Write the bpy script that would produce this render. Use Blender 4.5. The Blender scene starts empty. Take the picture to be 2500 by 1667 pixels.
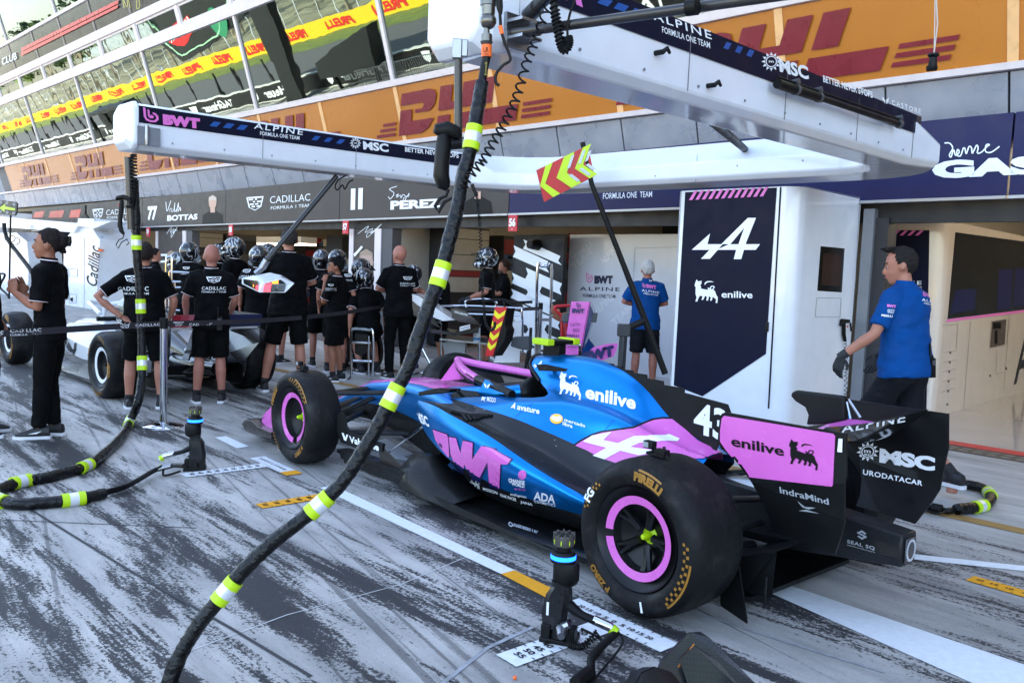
import bpy, bmesh, math, random
from mathutils import Vector as V, Matrix, noise
from mathutils.geometry import tessellate_polygon
from mathutils.bvhtree import BVHTree
random.seed(7)
S = bpy.context.scene
COL = S.collection
PI = math.pi
rad = math.radians
# ---------------- camera (28 mm phone view, eye 1.52 m above the pit lane) ----------------
F, PIT, ROL, EYE = 2040.65, 0.0853347, 0.0393250, 1.52324
CF = V((0, math.cos(PIT), -math.sin(PIT))); R0 = V((1, 0, 0)); U0 = R0.cross(CF)
CR = math.cos(ROL) * R0 + math.sin(ROL) * U0
CU = -math.sin(ROL) * R0 + math.cos(ROL) * U0
CO = V((0, 0, EYE))
cam = bpy.data.cameras.new('camera'); cam.sensor_width = 36; cam.lens = 36 * F / 2500; cam.clip_start = .05; cam.clip_end = 1500
co = bpy.data.objects.new('camera', cam); COL.objects.link(co)
m = Matrix((CR, CU, -CF)).transposed().to_4x4(); m.translation = CO; co.matrix_world = m
S.camera = co
# ---------------- frames: facade (u along it, n away from the pit lane, z) and the car (x ahead, y left, z) ----------------
FA = 0.776955
UU = V((math.cos(FA), -math.sin(FA), 0)); NN = V((math.sin(FA), math.cos(FA), 0)); ZZ = V((0, 0, 1))
def FU(u, n, z=0): return UU * u + NN * n + ZZ * z
YAW, TX, TY = 2.280796, 1.283801, 4.230022
XC = V((math.cos(YAW), math.sin(YAW), 0)); YC = V((-math.sin(YAW), math.cos(YAW), 0)); T0 = V((TX, TY, 0))
def CW(x, y, z=0): return T0 + XC * x + YC * y + ZZ * z
def W2C(P): d = P - T0; return V((d.dot(XC), d.dot(YC), P.z))
def W2F(P): return V((P.dot(UU), P.dot(NN), P.z))
# ---------------- light: building shade, sun behind the building, open sky in front ----------------
W = bpy.data.worlds.new('World'); S.world = W; W.use_nodes = True
SUN_EL = rad(40)
sv = (NN * math.cos(rad(14)) - UU * math.sin(rad(14)))   # horizontal direction towards the sun
nt = W.node_tree; bg = nt.nodes['Background']; sk = nt.nodes.new('ShaderNodeTexSky'); sk.sky_type = 'NISHITA'
sk.sun_disc = False; sk.sun_elevation = SUN_EL; sk.sun_rotation = math.atan2(sv.x, sv.y); sk.air_density = 1.0; sk.dust_density = 1.5; sk.ozone_density = 1.0
hs = nt.nodes.new('ShaderNodeHueSaturation'); hs.inputs['Saturation'].default_value = .86; nt.links.new(sk.outputs[0], hs.inputs['Color']); nt.links.new(hs.outputs[0], bg.inputs[0]); bg.inputs[1].default_value = 0.15
sl = bpy.data.lights.new('sun', 'SUN'); sl.energy = 4.0; sl.angle = rad(.5); sl.color = (1, .95, .87)
so = bpy.data.objects.new('sun', sl); COL.objects.link(so)
sd = sv * math.cos(SUN_EL) + ZZ * math.sin(SUN_EL)
so.rotation_euler = sd.to_track_quat('Z', 'Y').to_euler()
S.view_settings.view_transform = 'Standard'; S.view_settings.look = 'None'; S.view_settings.exposure = 2.58; S.view_settings.gamma = 1
S.cycles.max_bounces = 8; S.cycles.use_denoising = True; S.cycles.sample_clamp_indirect = 6
# ---------------- pixel readings of the photograph turned into points on real planes ----------------
def ray(px, py): return CF + CR * ((px - 1250) / F) - CU * ((py - 833.5) / F)
def pl(px, py, P, N):
    d = ray(px, py); return CO + d * ((P - CO).dot(N) / d.dot(N))
def G(px, py, z=0): return pl(px, py, V((0, 0, z)), ZZ)
def on_n(px, py, n): return pl(px, py, NN * n, NN)
def on_u(px, py, u): return pl(px, py, UU * u, UU)
def on_Y(px, py, y): return pl(px, py, V((0, y, 0)), V((0, 1, 0)))
def on_cy(px, py, y): return pl(px, py, CW(0, y), YC)
def on_cx(px, py, x): return pl(px, py, CW(x, 0), XC)
LK = .3; LM = (NN + ZZ * LK)
def lean(u, z, off=0): return FU(u, 9.45 - LK * (z - 3.2) - off, z)   # the glass front leans out over the lane
def on_lean(px, py, off=0): return pl(px, py, lean(0, 3.2, off), LM)
# ---------------- materials ----------------
def lin(c): return tuple(((x / 255) / 12.92 if x / 255 <= .04045 else ((x / 255 + .055) / 1.055) ** 2.4) for x in c)
MATS = {}
def mat(name, rgb=(128, 128, 128), rough=.5, metal=0, var=.08, vs=6, bump=0, bs=60, coat=0, emit=0, spec=.5, rv=.1, alpha=1, trans=0):
    if name in MATS: return MATS[name]
    m = bpy.data.materials.new(name); m.use_nodes = True; MATS[name] = m
    t = m.node_tree; b = t.nodes['Principled BSDF']; c = lin(rgb)
    b.inputs['Base Color'].default_value = (*c, 1); b.inputs['Roughness'].default_value = rough; b.inputs['Metallic'].default_value = metal
    b.inputs['Coat Weight'].default_value = coat; b.inputs['Coat Roughness'].default_value = .06; b.inputs['Specular IOR Level'].default_value = spec
    b.inputs['Transmission Weight'].default_value = trans
    if emit: b.inputs['Emission Color'].default_value = (*c, 1); b.inputs['Emission Strength'].default_value = emit
    if var or rv:
        g = t.nodes.new('ShaderNodeNewGeometry'); n = t.nodes.new('ShaderNodeTexNoise'); n.inputs['Scale'].default_value = vs; n.inputs['Detail'].default_value = 6
        t.links.new(g.outputs['Position'], n.inputs['Vector'])
        if var:
            r = t.nodes.new('ShaderNodeMapRange'); r.inputs[1].default_value = .3; r.inputs[2].default_value = .7; r.inputs[3].default_value = 1 - var; r.inputs[4].default_value = 1 + var
            t.links.new(n.outputs[0], r.inputs[0]); h = t.nodes.new('ShaderNodeHueSaturation'); h.inputs['Color'].default_value = (*c, 1)
            t.links.new(r.outputs[0], h.inputs['Value']); t.links.new(h.outputs[0], b.inputs['Base Color'])
        if rv:
            r2 = t.nodes.new('ShaderNodeMapRange'); r2.inputs[1].default_value = .3; r2.inputs[2].default_value = .7
            r2.inputs[3].default_value = max(.02, rough * (1 - rv * 2)); r2.inputs[4].default_value = min(1, rough * (1 + rv * 2))
            t.links.new(n.outputs[0], r2.inputs[0]); t.links.new(r2.outputs[0], b.inputs['Roughness'])
    if bump:
        g = t.nodes.new('ShaderNodeNewGeometry'); n = t.nodes.new('ShaderNodeTexNoise'); n.inputs['Scale'].default_value = bs; n.inputs['Detail'].default_value = 4
        t.links.new(g.outputs['Position'], n.inputs['Vector']); k = t.nodes.new('ShaderNodeBump'); k.inputs['Strength'].default_value = bump; k.inputs['Distance'].default_value = .02
        t.links.new(n.outputs[0], k.inputs['Height']); t.links.new(k.outputs[0], b.inputs['Normal'])
    return m
def carbon(name, rgb=(13, 14, 16), rough=.3, scale=140, coat=.6):
    "woven carbon fibre: a fine twill of two dark tones under clear lacquer"
    if name in MATS: return MATS[name]
    m = mat(name, rgb, rough, 0, 0, coat=coat, rv=.2, spec=.2)
    t = m.node_tree; b = t.nodes['Principled BSDF']; g = t.nodes.new('ShaderNodeNewGeometry'); mp = t.nodes.new('ShaderNodeMapping'); mp.inputs['Rotation'].default_value = (.6, .4, .785)
    ck = t.nodes.new('ShaderNodeTexChecker'); ck.inputs['Scale'].default_value = scale
    c = lin(rgb); ck.inputs[1].default_value = (*[x * .55 for x in c], 1); ck.inputs[2].default_value = (*[x * 1.7 + .002 for x in c], 1)
    t.links.new(g.outputs['Position'], mp.inputs[0]); t.links.new(mp.outputs[0], ck.inputs['Vector']); t.links.new(ck.outputs['Color'], b.inputs['Base Color'])
    return m
# ---------------- mesh building ----------------
def empty(name, loc, label=None, cat=None, group=None):
    o = bpy.data.objects.new(name, None); COL.objects.link(o); o.location = loc; o.empty_display_size = .1
    if label: tag(o, label, cat, group)
    return o
def tag(o, label=None, cat=None, group=None, kind=None):
    if label: o['label'] = label
    if cat: o['category'] = cat
    if group: o['group'] = group
    if kind: o['kind'] = kind
    return o
def wloc(o):
    l = o.location.copy()
    while o.parent: o = o.parent; l = l + o.location
    return l
class MB:
    def __init__(s): s.v = []; s.f = []; s.mi = []; s.mats = []; s.k = 0
    def mat(s, m):
        if m not in s.mats: s.mats.append(m)
        s.k = s.mats.index(m); return s
    def add(s, vs, fs):
        o = len(s.v); s.v += [V(v) for v in vs]
        for f in fs: s.f.append([i + o for i in f]); s.mi.append(s.k)
        return s
    def box(s, c, sz, ax=(V((1, 0, 0)), V((0, 1, 0)), V((0, 0, 1)))):
        c = V(c); x, y, z = [V(a) * h / 2 for a, h in zip(ax, sz)]
        vs = [c + x * i + y * j + z * k for k in (-1, 1) for j in (-1, 1) for i in (-1, 1)]
        return s.add(vs, [(0, 2, 3, 1), (4, 5, 7, 6), (0, 1, 5, 4), (2, 6, 7, 3), (0, 4, 6, 2), (1, 3, 7, 5)])
    def fbox(s, u0, u1, n0, n1, z0, z1):
        return s.box(FU((u0 + u1) / 2, (n0 + n1) / 2, (z0 + z1) / 2), (abs(u1 - u0), abs(n1 - n0), abs(z1 - z0)), (UU, NN, ZZ))
    def cbox(s, x0, x1, y0, y1, z0, z1):
        return s.box(CW((x0 + x1) / 2, (y0 + y1) / 2, (z0 + z1) / 2), (abs(x1 - x0), abs(y1 - y0), abs(z1 - z0)), (XC, YC, ZZ))
    def loft(s, rings, closed=True, cap=True):
        n = len(rings[0]); o = len(s.v); s.v += [V(p) for r in rings for p in r]
        for i in range(len(rings) - 1):
            for j in range(n if closed else n - 1):
                a = o + i * n + j; b = o + i * n + (j + 1) % n; s.f.append([a, b, b + n, a + n]); s.mi.append(s.k)
        if cap and closed:
            s.f.append([o + j for j in range(n)][::-1]); s.mi.append(s.k); e = o + (len(rings) - 1) * n; s.f.append([e + j for j in range(n)]); s.mi.append(s.k)
        return s
    def tube(s, pts, r, seg=10, cap=True, flat=1.0, up=None):
        pts = [V(p) for p in pts]; rs = r if isinstance(r, (list, tuple)) else [r] * len(pts)
        rings = []; px = None
        for i, p in enumerate(pts):
            d = (pts[min(i + 1, len(pts) - 1)] - pts[max(i - 1, 0)])
            d = d.normalized() if d.length > 1e-9 else V((0, 0, 1))
            if px is None:
                q = up or (ZZ if abs(d.z) < .9 else V((1, 0, 0))); px = (q - d * q.dot(d)).normalized()
            else:
                px = (px - d * px.dot(d)); px = px.normalized() if px.length > 1e-6 else V((1, 0, 0))
            py = d.cross(px)
            rings.append([p + (px * math.cos(a) * flat + py * math.sin(a)) * rs[i] for a in [2 * PI * k / seg for k in range(seg)]])
        return s.loft(rings, True, cap)
    def prism(s, poly, off):
        n = len(poly); poly = [V(p) for p in poly]; off = V(off)
        vs = poly + [p + off for p in poly]; tr = tessellate_polygon([poly])
        return s.add(vs, [list(t) for t in tr] + [[i + n for i in t][::-1] for t in tr] + [(i, (i + 1) % n, (i + 1) % n + n, i + n) for i in range(n)])
    def lathe(s, prof, c, ax, seg=32, cap=True):
        c = V(c); ax = V(ax).normalized(); q = ZZ if abs(ax.z) < .9 else V((1, 0, 0)); x = (q - ax * q.dot(ax)).normalized(); y = ax.cross(x)
        rings = [[c + ax * h + (x * math.cos(2 * PI * k / seg) + y * math.sin(2 * PI * k / seg)) * r for k in range(seg)] for r, h in prof]
        return s.loft(rings, True, cap)
    def ball(s, c, r, seg=12, sc=(1, 1, 1), ax=(V((1, 0, 0)), V((0, 1, 0)), V((0, 0, 1)))):
        c = V(c); rings = []
        for i in range(seg // 2 + 1):
            t = -PI / 2 + PI * i / (seg // 2); t = max(-PI / 2 + .02, min(PI / 2 - .02, t))
            rings.append([c + (V(ax[0]) * (math.cos(t) * math.cos(a) * sc[0]) + V(ax[1]) * (math.cos(t) * math.sin(a) * sc[1]) + V(ax[2]) * (math.sin(t) * sc[2])) * r for a in [2 * PI * k / seg for k in range(seg)]])
        return s.loft(rings)
    def build(s, name, m=None, parent=None, smooth=40, bev=0, fix=True, sub=0):
        me = bpy.data.meshes.new(name); me.from_pydata([tuple(v) for v in s.v], [], s.f)
        if m is not None: me.materials.append(m)
        else:
            for x in s.mats: me.materials.append(x)
            me.polygons.foreach_set('material_index', s.mi)
        if fix:
            b = bmesh.new(); b.from_mesh(me); bmesh.ops.recalc_face_normals(b, faces=b.faces); b.to_mesh(me); b.free()
        if smooth: me.shade_smooth(); me.set_sharp_from_angle(angle=rad(smooth))
        o = bpy.data.objects.new(name, me); COL.objects.link(o)
        if bev:
            q = o.modifiers.new('bevel', 'BEVEL'); q.width = bev; q.segments = 2; q.limit_method = 'ANGLE'; q.angle_limit = rad(40)
        if sub:
            q = o.modifiers.new('subsurf', 'SUBSURF'); q.levels = sub; q.render_levels = sub
        if parent: attach(o, parent)
        else: rebase(o)
        return o
def attach(o, p):
    o.parent = p; l = wloc(p); o.matrix_parent_inverse = Matrix.Translation(-l)
    if o.data:      # keep vertices local to a sensible origin
        rebase(o)
    return o
def rebase(o):
    me = o.data
    if not me.vertices: return
    xs = [v.co for v in me.vertices]; c = V(((min(v.x for v in xs) + max(v.x for v in xs)) / 2, (min(v.y for v in xs) + max(v.y for v in xs)) / 2, min(v.z for v in xs)))
    me.transform(Matrix.Translation(-c)); o.location = c
    if o.parent: o.matrix_parent_inverse = Matrix.Identity(4); o.location = c - wloc(o.parent)
# ---------------- lettering ----------------
TX_C = {}
def txt(s, bold=0, shear=0, sp=1):
    "flat outline of a word: cap height 1, baseline 0 -> (verts2d, faces, width)"
    k = (s, bold, shear, sp)
    if k in TX_C: return TX_C[k]
    out = []
    for q in ('H', s):
        c = bpy.data.curves.new('lettering', 'FONT'); c.body = q; c.size = 1; c.offset = bold * .02; c.shear = shear; c.space_character = sp; c.resolution_u = 3; c.fill_mode = 'FRONT'
        o = bpy.data.objects.new('lettering', c); COL.objects.link(o); bpy.context.view_layer.update()
        dg = bpy.context.evaluated_depsgraph_get(); me = o.evaluated_get(dg).to_mesh()
        out.append(([(v.co.x, v.co.y) for v in me.vertices], [list(p.vertices) for p in me.polygons])); o.to_mesh_clear()
        bpy.data.objects.remove(o); bpy.data.curves.remove(c)
    h = max(v[1] for v in out[0][0]); vs, fs = out[1]; x0 = min(v[0] for v in vs); w = (max(v[0] for v in vs) - x0) / h
    TX_C[k] = ([((x - x0) / h, y / h) for x, y in vs], fs, w); return TX_C[k]
class Deco:
    "collects flat shapes given as photo points or 2-D plans and lays them on a surface"
    def __init__(s, surf, sub=0): s.surf = surf; s.mb = MB(); s.sub = sub; s.ch = [s.mb]
    def lay(s, pts, fs):
        if s.sub:
            b = bmesh.new(); vs = [b.verts.new((p[0], p[1], 0)) for p in pts]
            for f in fs:
                try: b.faces.new([vs[i] for i in f])
                except ValueError: pass
            bmesh.ops.triangulate(b, faces=b.faces)
            for _ in range(6):
                e = [x for x in b.edges if x.calc_length() > s.sub]
                if not e: break
                bmesh.ops.subdivide_edges(b, edges=e, cuts=1)
                bmesh.ops.triangulate(b, faces=[x for x in b.faces if len(x.verts) > 3])
            b.verts.ensure_lookup_table(); b.verts.index_update(); pts = [(v.co.x, v.co.y) for v in b.verts]; fs = [[v.index for v in f.verts] for f in b.faces]; b.free()
        q = [s.surf(x, y) for x, y in pts]; ok = [p is not None for p in q]
        s.mb.add([p if p is not None else V((0, 0, 0)) for p in q], [f for f in fs if all(ok[i] for i in f)]); return s
    def poly(s, pts): return s.lay(pts, [list(t) for t in tessellate_polygon([[V((x, y, 0)) for x, y in pts]])])
    def text(s, t, p0, p1, up, bold=0, shear=0, sp=1):
        "baseline from p0 to p1, cap height vector up"
        s.new(); vs, fs, w = txt(t, bold, shear, sp); dx, dy = (p1[0] - p0[0]) / w, (p1[1] - p0[1]) / w
        return s.lay([(p0[0] + dx * x + up[0] * y, p0[1] + dy * x + up[1] * y) for x, y in vs], fs)
    def quad(s, shapes, A, B, D):
        "shapes: polygons in a unit square mapped to corner A, x-edge B-A, y-edge D-A"
        s.new()
        for sh in shapes: s.poly([(A[0] + (B[0] - A[0]) * x + (D[0] - A[0]) * y, A[1] + (B[1] - A[1]) * x + (D[1] - A[1]) * y) for x, y in sh])
        return s
    def line(s, pts, w):
        for (x0, y0), (x1, y1) in zip(pts, pts[1:]):
            l = math.hypot(x1 - x0, y1 - y0) or 1; a, b = -(y1 - y0) / l * w / 2, (x1 - x0) / l * w / 2
            s.poly([(x0 + a, y0 + b), (x1 + a, y1 + b), (x1 - a, y1 - b), (x0 - a, y0 - b)])
        return s
    def new(s):
        if s.mb.f: s.mb = MB(); s.ch.append(s.mb)
    def build(s, name, m, parent):
        c = [b for b in s.ch if b.f]
        if not c: return None
        return [b.build(name, m, parent, smooth=30 if s.sub else 0, fix=False) for b in c][0]
def sf(fn, *a, off=.004):
    "surface from a plane function, lifted a little towards the viewer"
    def g(x, y):
        P = fn(x, y, *a); return P + (CO - P).normalized() * off
    return g
def bvh_of(objs):
    vs = []; fs = []; dg = bpy.context.evaluated_depsgraph_get()
    for o in objs:
        e = o.evaluated_get(dg); me = e.to_mesh(); k = len(vs); M_ = o.matrix_world
        vs += [M_ @ v.co for v in me.vertices]; fs += [[i + k for i in p.vertices] for p in me.polygons]; e.to_mesh_clear()
    return BVHTree.FromPolygons(vs, fs)
def sb(objs, off=.003):
    bpy.context.view_layer.update(); t = bvh_of(objs)
    def g(x, y):
        d = ray(x, y).normalized(); h = t.ray_cast(CO, d)
        if h[0] is None: return None
        n = h[1] if h[1].dot(d) < 0 else -h[1]
        return h[0] + n * off
    return g
def fl(o, u0, z0, su, sz=None):
    "plan surface: 2-D plan (x right, y up) laid on a function of (u, z)"
    sz = sz or su
    return lambda x, y: o(u0 + x * su, z0 + y * sz)
def smooth_path(pts, k=6):
    pts = [V(p) for p in pts]; out = []
    for i in range(len(pts) - 1):
        a, b, c, d = pts[max(i - 1, 0)], pts[i], pts[i + 1], pts[min(i + 2, len(pts) - 1)]
        for j in range(k):
            t = j / k; out.append(.5 * ((2 * b) + (c - a) * t + (2 * a - 5 * b + 4 * c - d) * t * t + (3 * b - a - 3 * c + d) * t ** 3))
    return out + [pts[-1]]
def helix(path, r, turns, n=9):
    path = smooth_path(path, 12); L = len(path) - 1; out = []; N = turns * n
    for i in range(N + 1):
        t = i / N * L; k = min(int(t), L - 1); p = path[k].lerp(path[k + 1], t - k); d = (path[k + 1] - path[k]).normalized()
        q = ZZ if abs(d.z) < .8 else V((1, 0, 0)); x = (q - d * q.dot(d)).normalized(); y = d.cross(x); a = 2 * PI * i / n
        out.append(p + (x * math.cos(a) + y * math.sin(a)) * r)
    return out
# common finishes
white = mat('white_gloss', (222, 225, 231), .18, var=.03, coat=.5)
whitem = mat('white_paint', (222, 224, 226), .45, var=.04)
navy = mat('navy_vinyl', (12, 15, 38), .5, var=.05, spec=.15)
pink = mat('pink_paint', (214, 104, 186), .3, var=.03, coat=.3)
black = mat('black_plastic', (8, 8, 9), .5, spec=.25, var=.15)
chrome = mat('chrome', (205, 207, 210), .1, 1, .03)
steel = mat('steel', (150, 152, 156), .32, 1, .08)
alu = mat('frame_aluminium', (214, 205, 206), .42, .25, .05)
lwhite = mat('lettering_white', (236, 238, 240), .4, var=0, rv=0)
lblack = mat('lettering_black', (8, 8, 9), .5, spec=.2, var=0, rv=0)
lpink = mat('lettering_pink', (222, 112, 190), .4, var=0, rv=0)
lblue = mat('stripe_blue', (18, 76, 150), .4, var=0, rv=0)
lime = mat('lime_fluor', (178, 212, 6), .5, var=.04)
cb = carbon('carbon_fibre')
rub = mat('rubber_black', (12, 12, 13), .55, var=.2, bump=.2, bs=40)
# ================= ground =================
def ground_mat():
    m = bpy.data.materials.new('pit_lane_concrete'); m.use_nodes = True; t = m.node_tree; b = t.nodes['Principled BSDF']; N_ = t.nodes.new; L = t.links.new
    def nz(sc, rot, scale, det=8, rough=.6, off=0):
        mp = N_('ShaderNodeMapping'); mp.inputs['Rotation'].default_value = (0, 0, -rot); mp.inputs['Location'].default_value = (off, off * .7, 0)
        v = N_('ShaderNodeVectorMath'); v.operation = 'MULTIPLY'; v.inputs[1].default_value = (*sc, 1)
        n = N_('ShaderNodeTexNoise'); n.inputs['Scale'].default_value = scale; n.inputs['Detail'].default_value = det; n.inputs['Roughness'].default_value = rough
        L(g.outputs['Position'], mp.inputs[0]); L(mp.outputs[0], v.inputs[0]); L(v.outputs[0], n.inputs['Vector']); return n.outputs[0]
    def ramp(x, a, c, lo=0, hi=1):
        r = N_('ShaderNodeMapRange'); r.inputs[1].default_value = a; r.inputs[2].default_value = c; r.inputs[3].default_value = lo; r.inputs[4].default_value = hi; L(x, r.inputs[0]); return r.outputs[0]
    def mth(op, a, c):
        q = N_('ShaderNodeMath'); q.operation = op
        for i, x in enumerate((a, c)):
            if isinstance(x, (int, float)): q.inputs[i].default_value = x
            else: L(x, q.inputs[i])
        return q.outputs[0]
    g = N_('ShaderNodeNewGeometry')
    fine = nz((1, 1), 0, 55, 5, .75)
    grain = nz((1, 1), 0, 240, 2, .6); scr = nz((.12, 1), YAW + .04, 34, 5, .75, 1.7)
    # rubber laid in long patches along the lane, ragged at the edges
    cr = YAW
    p1 = nz((.22, 1.15), cr, 1.45, 9, .68); p2 = nz((.14, 2.1), cr + .07, 1.6, 9, .7, 3.1); p3 = nz((.06, 6), cr - .16, 2.2, 6, .6, 9); p4 = nz((.05, 7), cr - 1.0, 1.6, 6, .62, 5)
    jit = mth('ADD', mth('MULTIPLY', mth('SUBTRACT', fine, .5), .36), mth('MULTIPLY', mth('SUBTRACT', scr, .5), .2))
    dot = N_('ShaderNodeVectorMath'); dot.operation = 'DOT_PRODUCT'; dot.inputs[1].default_value = NN; L(g.outputs['Position'], dot.inputs[0])
    lane = ramp(dot.outputs[1 if len(dot.outputs) > 1 else 0], 5.6, 6.4, 0, .28)       # fewer marks past the yellow line
    a1 = ramp(mth('SUBTRACT', mth('ADD', p1, jit), lane), .525, .56)
    a2 = ramp(mth('SUBTRACT', mth('ADD', p2, jit), lane), .562, .59)
    a3 = mth('MULTIPLY', ramp(mth('SUBTRACT', mth('ADD', p3, mth('MULTIPLY', jit, .5)), lane), .60, .64), .6)
    a4 = mth('MULTIPLY', ramp(mth('SUBTRACT', mth('ADD', p4, mth('MULTIPLY', jit, .6)), lane), .64, .69), .4)
    mx = mth('MAXIMUM', mth('MAXIMUM', a1, a2), mth('MAXIMUM', a3, a4))
    film = ramp(nz((.1, .9), cr + .03, .9, 4, .5, 12), .42, .68, 1.0, .70); big = nz((1, 1), 0, .5, 4); mid = nz((.3, 1.2), cr, 3.5, 8, .65, 2)
    tone = N_('ShaderNodeMix'); tone.data_type = 'RGBA'; tone.inputs[6].default_value = (*lin((150, 148, 144)), 1); tone.inputs[7].default_value = (*lin((190, 186, 180)), 1); L(ramp(mid, .36, .62), tone.inputs[0])
    t2 = N_('ShaderNodeHueSaturation'); L(tone.outputs[2], t2.inputs['Color']); L(mth('MULTIPLY', mth('MULTIPLY', film, ramp(big, .35, .65, .9, 1.1)), mth('MULTIPLY', ramp(fine, .3, .7, .88, 1.1), ramp(grain, .3, .7, .84, 1.14))), t2.inputs['Value'])
    rubc = N_('ShaderNodeMix'); rubc.data_type = 'RGBA'; rubc.inputs[6].default_value = (*lin((20, 20, 23)), 1); rubc.inputs[7].default_value = (*lin((44, 44, 47)), 1); L(ramp(fine, .35, .7), rubc.inputs[0])
    fin = N_('ShaderNodeMix'); fin.data_type = 'RGBA'; L(mth('MULTIPLY', mx, .97), fin.inputs[0]); L(t2.outputs[0], fin.inputs[6]); L(rubc.outputs[2], fin.inputs[7])
    L(fin.outputs[2], b.inputs['Base Color']); L(mth('ADD', .66, mth('MULTIPLY', mx, .06)), b.inputs['Roughness'])
    k = N_('ShaderNodeBump'); k.inputs['Strength'].default_value = .25; k.inputs['Distance'].default_value = .01; L(fine, k.inputs['Height']); L(k.outputs[0], b.inputs['Normal'])
    return m
gp = MB(); gp.add([FU(-200, -12.5), FU(60, -12.5), FU(60, 8.95), FU(-200, 8.95)], [(0, 1, 2, 3)])
tag(gp.build('pit_lane', ground_mat(), smooth=0), kind='structure')
gf = MB(); gf.add([FU(-200, 8.95, .004), FU(60, 8.95, .004), FU(60, 19, .004), FU(-200, 19, .004)], [(0, 1, 2, 3)])
tag(gf.build('garage_floor', mat('garage_floor_gloss', (176, 170, 165), .12, var=.05, vs=1.5, coat=.3), smooth=0), kind='structure')
gp = MB(); gp.add([FU(-900, -900, -.03), FU(500, -900, -.03), FU(500, 300, -.03), FU(-900, 300, -.03)], [(0, 1, 2, 3)])
tag(gp.build('terrain', mat('park_ground', (120, 118, 80), .9, var=.3, vs=.3), smooth=0), kind='structure')
# ================= pit building =================
def gline(l, w_, m):
    for (x0, y0), (x1, y1) in zip(l, l[1:]):
        A, C = G(x0, y0, .003), G(x1, y1, .003); k = (C - A).cross(ZZ).normalized() * w_ / 2; q = MB(); q.add([A + k, C + k, C - k, A - k], [(0, 1, 2, 3)]); tag(q.build('slab_joint', m, smooth=0, fix=False), kind='structure')
jd = mat('joint_dark', (58, 58, 60), .8, var=.3, vs=20); jl = mat('joint_pale', (196, 196, 194), .7, var=.2, vs=20)
gline([(70, 1240), (330, 1400), (560, 1530), (760, 1650)], .016, jd); gline([(0, 1268), (480, 1288)], .008, jd); gline([(430, 1600), (700, 1500), (980, 1425)], .006, jl); gline([(980, 1425), (1130, 1362), (1290, 1310)], .006, jl); gline([(1080, 1667), (1190, 1580), (1300, 1530)], .02, mat('joint_grey', (150, 152, 156), .7, var=.3, vs=20)); gline([(1660, 1480), (1900, 1560), (2160, 1640)], .014, mat('joint_grey', (150, 152, 156)))
B = empty('pit_building', FU(-15, 9.6), 'pit building with a leaning mirror glass front above open garages', 'building')
UL, UR = -37.2, 6.0
shell = mat('building_concrete', (120, 118, 116), .8)
cream = mat('garage_cream', (150, 142, 130), .4, var=.04)
w = MB()
prof = [(9.62, 3.12), (9.45 - LK * (12 - 3.2) + .1, 12), (22, 12), (22, 3.12)]
w.prism([FU(UL, n, z) for n, z in prof], UU * (60 - UL)); w.build('upper_storeys', shell, B, smooth=0)
w = MB(); w.fbox(UL, 60, 18.0, 18.3, 0, 3.1); w.build('back_wall', mat('garage_back_dark', (38, 37, 38), .5, var=.2), B, smooth=0)
w = MB(); w.fbox(UL, 60, 9.55, 18, 2.98, 3.1); w.build('garage_ceiling', mat('ceiling_tan', (128, 112, 82), .7), B, smooth=0)
for u in (-33.5, -25.4, -12.55, -4.02):     # partition walls between garages
    w = MB(); w.fbox(u - .1, u + .1, 9.66, 17.98, 0, 2.97); w.build('partition_wall', cream, B, smooth=0)
# grey cladding, ledges, frames (flush runs butted, seams cut as gaps)
seam = [-2.45 - 2.375 * i for i in range(-3, 15)]
def zt(u): return 3.2 + .004 * (u + 12)
c = MB(); half = [(-2.49 - 1.187 * i) for i in range(-7, 30)]
for a, d in zip(half, half[1:]):
    z0, z1 = 3.13, 3.64
    c.prism([lean(d + .012, z0), lean(a - .012, z0), lean(a - .012, z1), lean(d + .012, z1)], NN * .05)
c.build('cladding_panel', mat('cladding_blue_grey', (148, 152, 162), .32, .35, .1, vs=2.5, rv=.25), B, smooth=0)
def run(name, z0, z1, pr, m, u0=UL, u1=UR + 2): c = MB(); c.prism([lean(u0, z0, pr), lean(u1, z0, pr), lean(u1, z1, pr), lean(u0, z1, pr)], NN * .12 * 1); return c.build(name, m, B, smooth=0)
for z0, z1 in ((3.65, 3.715), (4.60, 4.70), (6.50, 6.70), (7.12, 7.31), (8.05, 8.13)): run('ledge', z0, z1, .07, alu)
for i, u in enumerate(seam): 
    for z0, z1, ww in ((4.70, 6.50, .045), (6.70, 7.12, .075), (8.13, 11.6, .05)):
        if z0 in (4.70, 8.13) and i % 2 == 0: continue
        q = MB(); q.prism([lean(u - ww, z0, .05), lean(u + ww, z0, .05), lean(u + ww, z1, .05), lean(u - ww, z1, .05)], NN * .1); q.build('mullion', alu, B, smooth=0)
def glass_mat():
    m = mat('mirror_glass', (112, 122, 116), .012, 1, 0, rv=0); t = m.node_tree; b = t.nodes['Principled BSDF']
    g = t.nodes.new('ShaderNodeNewGeometry'); n = t.nodes.new('ShaderNodeTexNoise'); n.inputs['Scale'].default_value = 1.3; n.inputs['Detail'].default_value = 1.5
    k = t.nodes.new('ShaderNodeBump'); k.inputs['Strength'].default_value = .035; k.inputs['Distance'].default_value = .05
    t.links.new(g.outputs['Position'], n.inputs['Vector']); t.links.new(n.outputs[0], k.inputs['Height']); t.links.new(k.outputs[0], b.inputs['Normal']); return m
gm = glass_mat()
sp = [x for i, x in enumerate(seam) if i % 2]
for a, d in zip(sp, sp[1:]):
    if d < UL: break
    for z0, z1 in ((4.70, 6.50), (8.13, 11.6)):
        q = MB(); q.prism([lean(d + .045, z0, .01), lean(a - .045, z0, .01), lean(a - .045, z1, .01), lean(d + .045, z1, .01)], NN * .03); q.build('window', gm, B, smooth=0)
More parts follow.
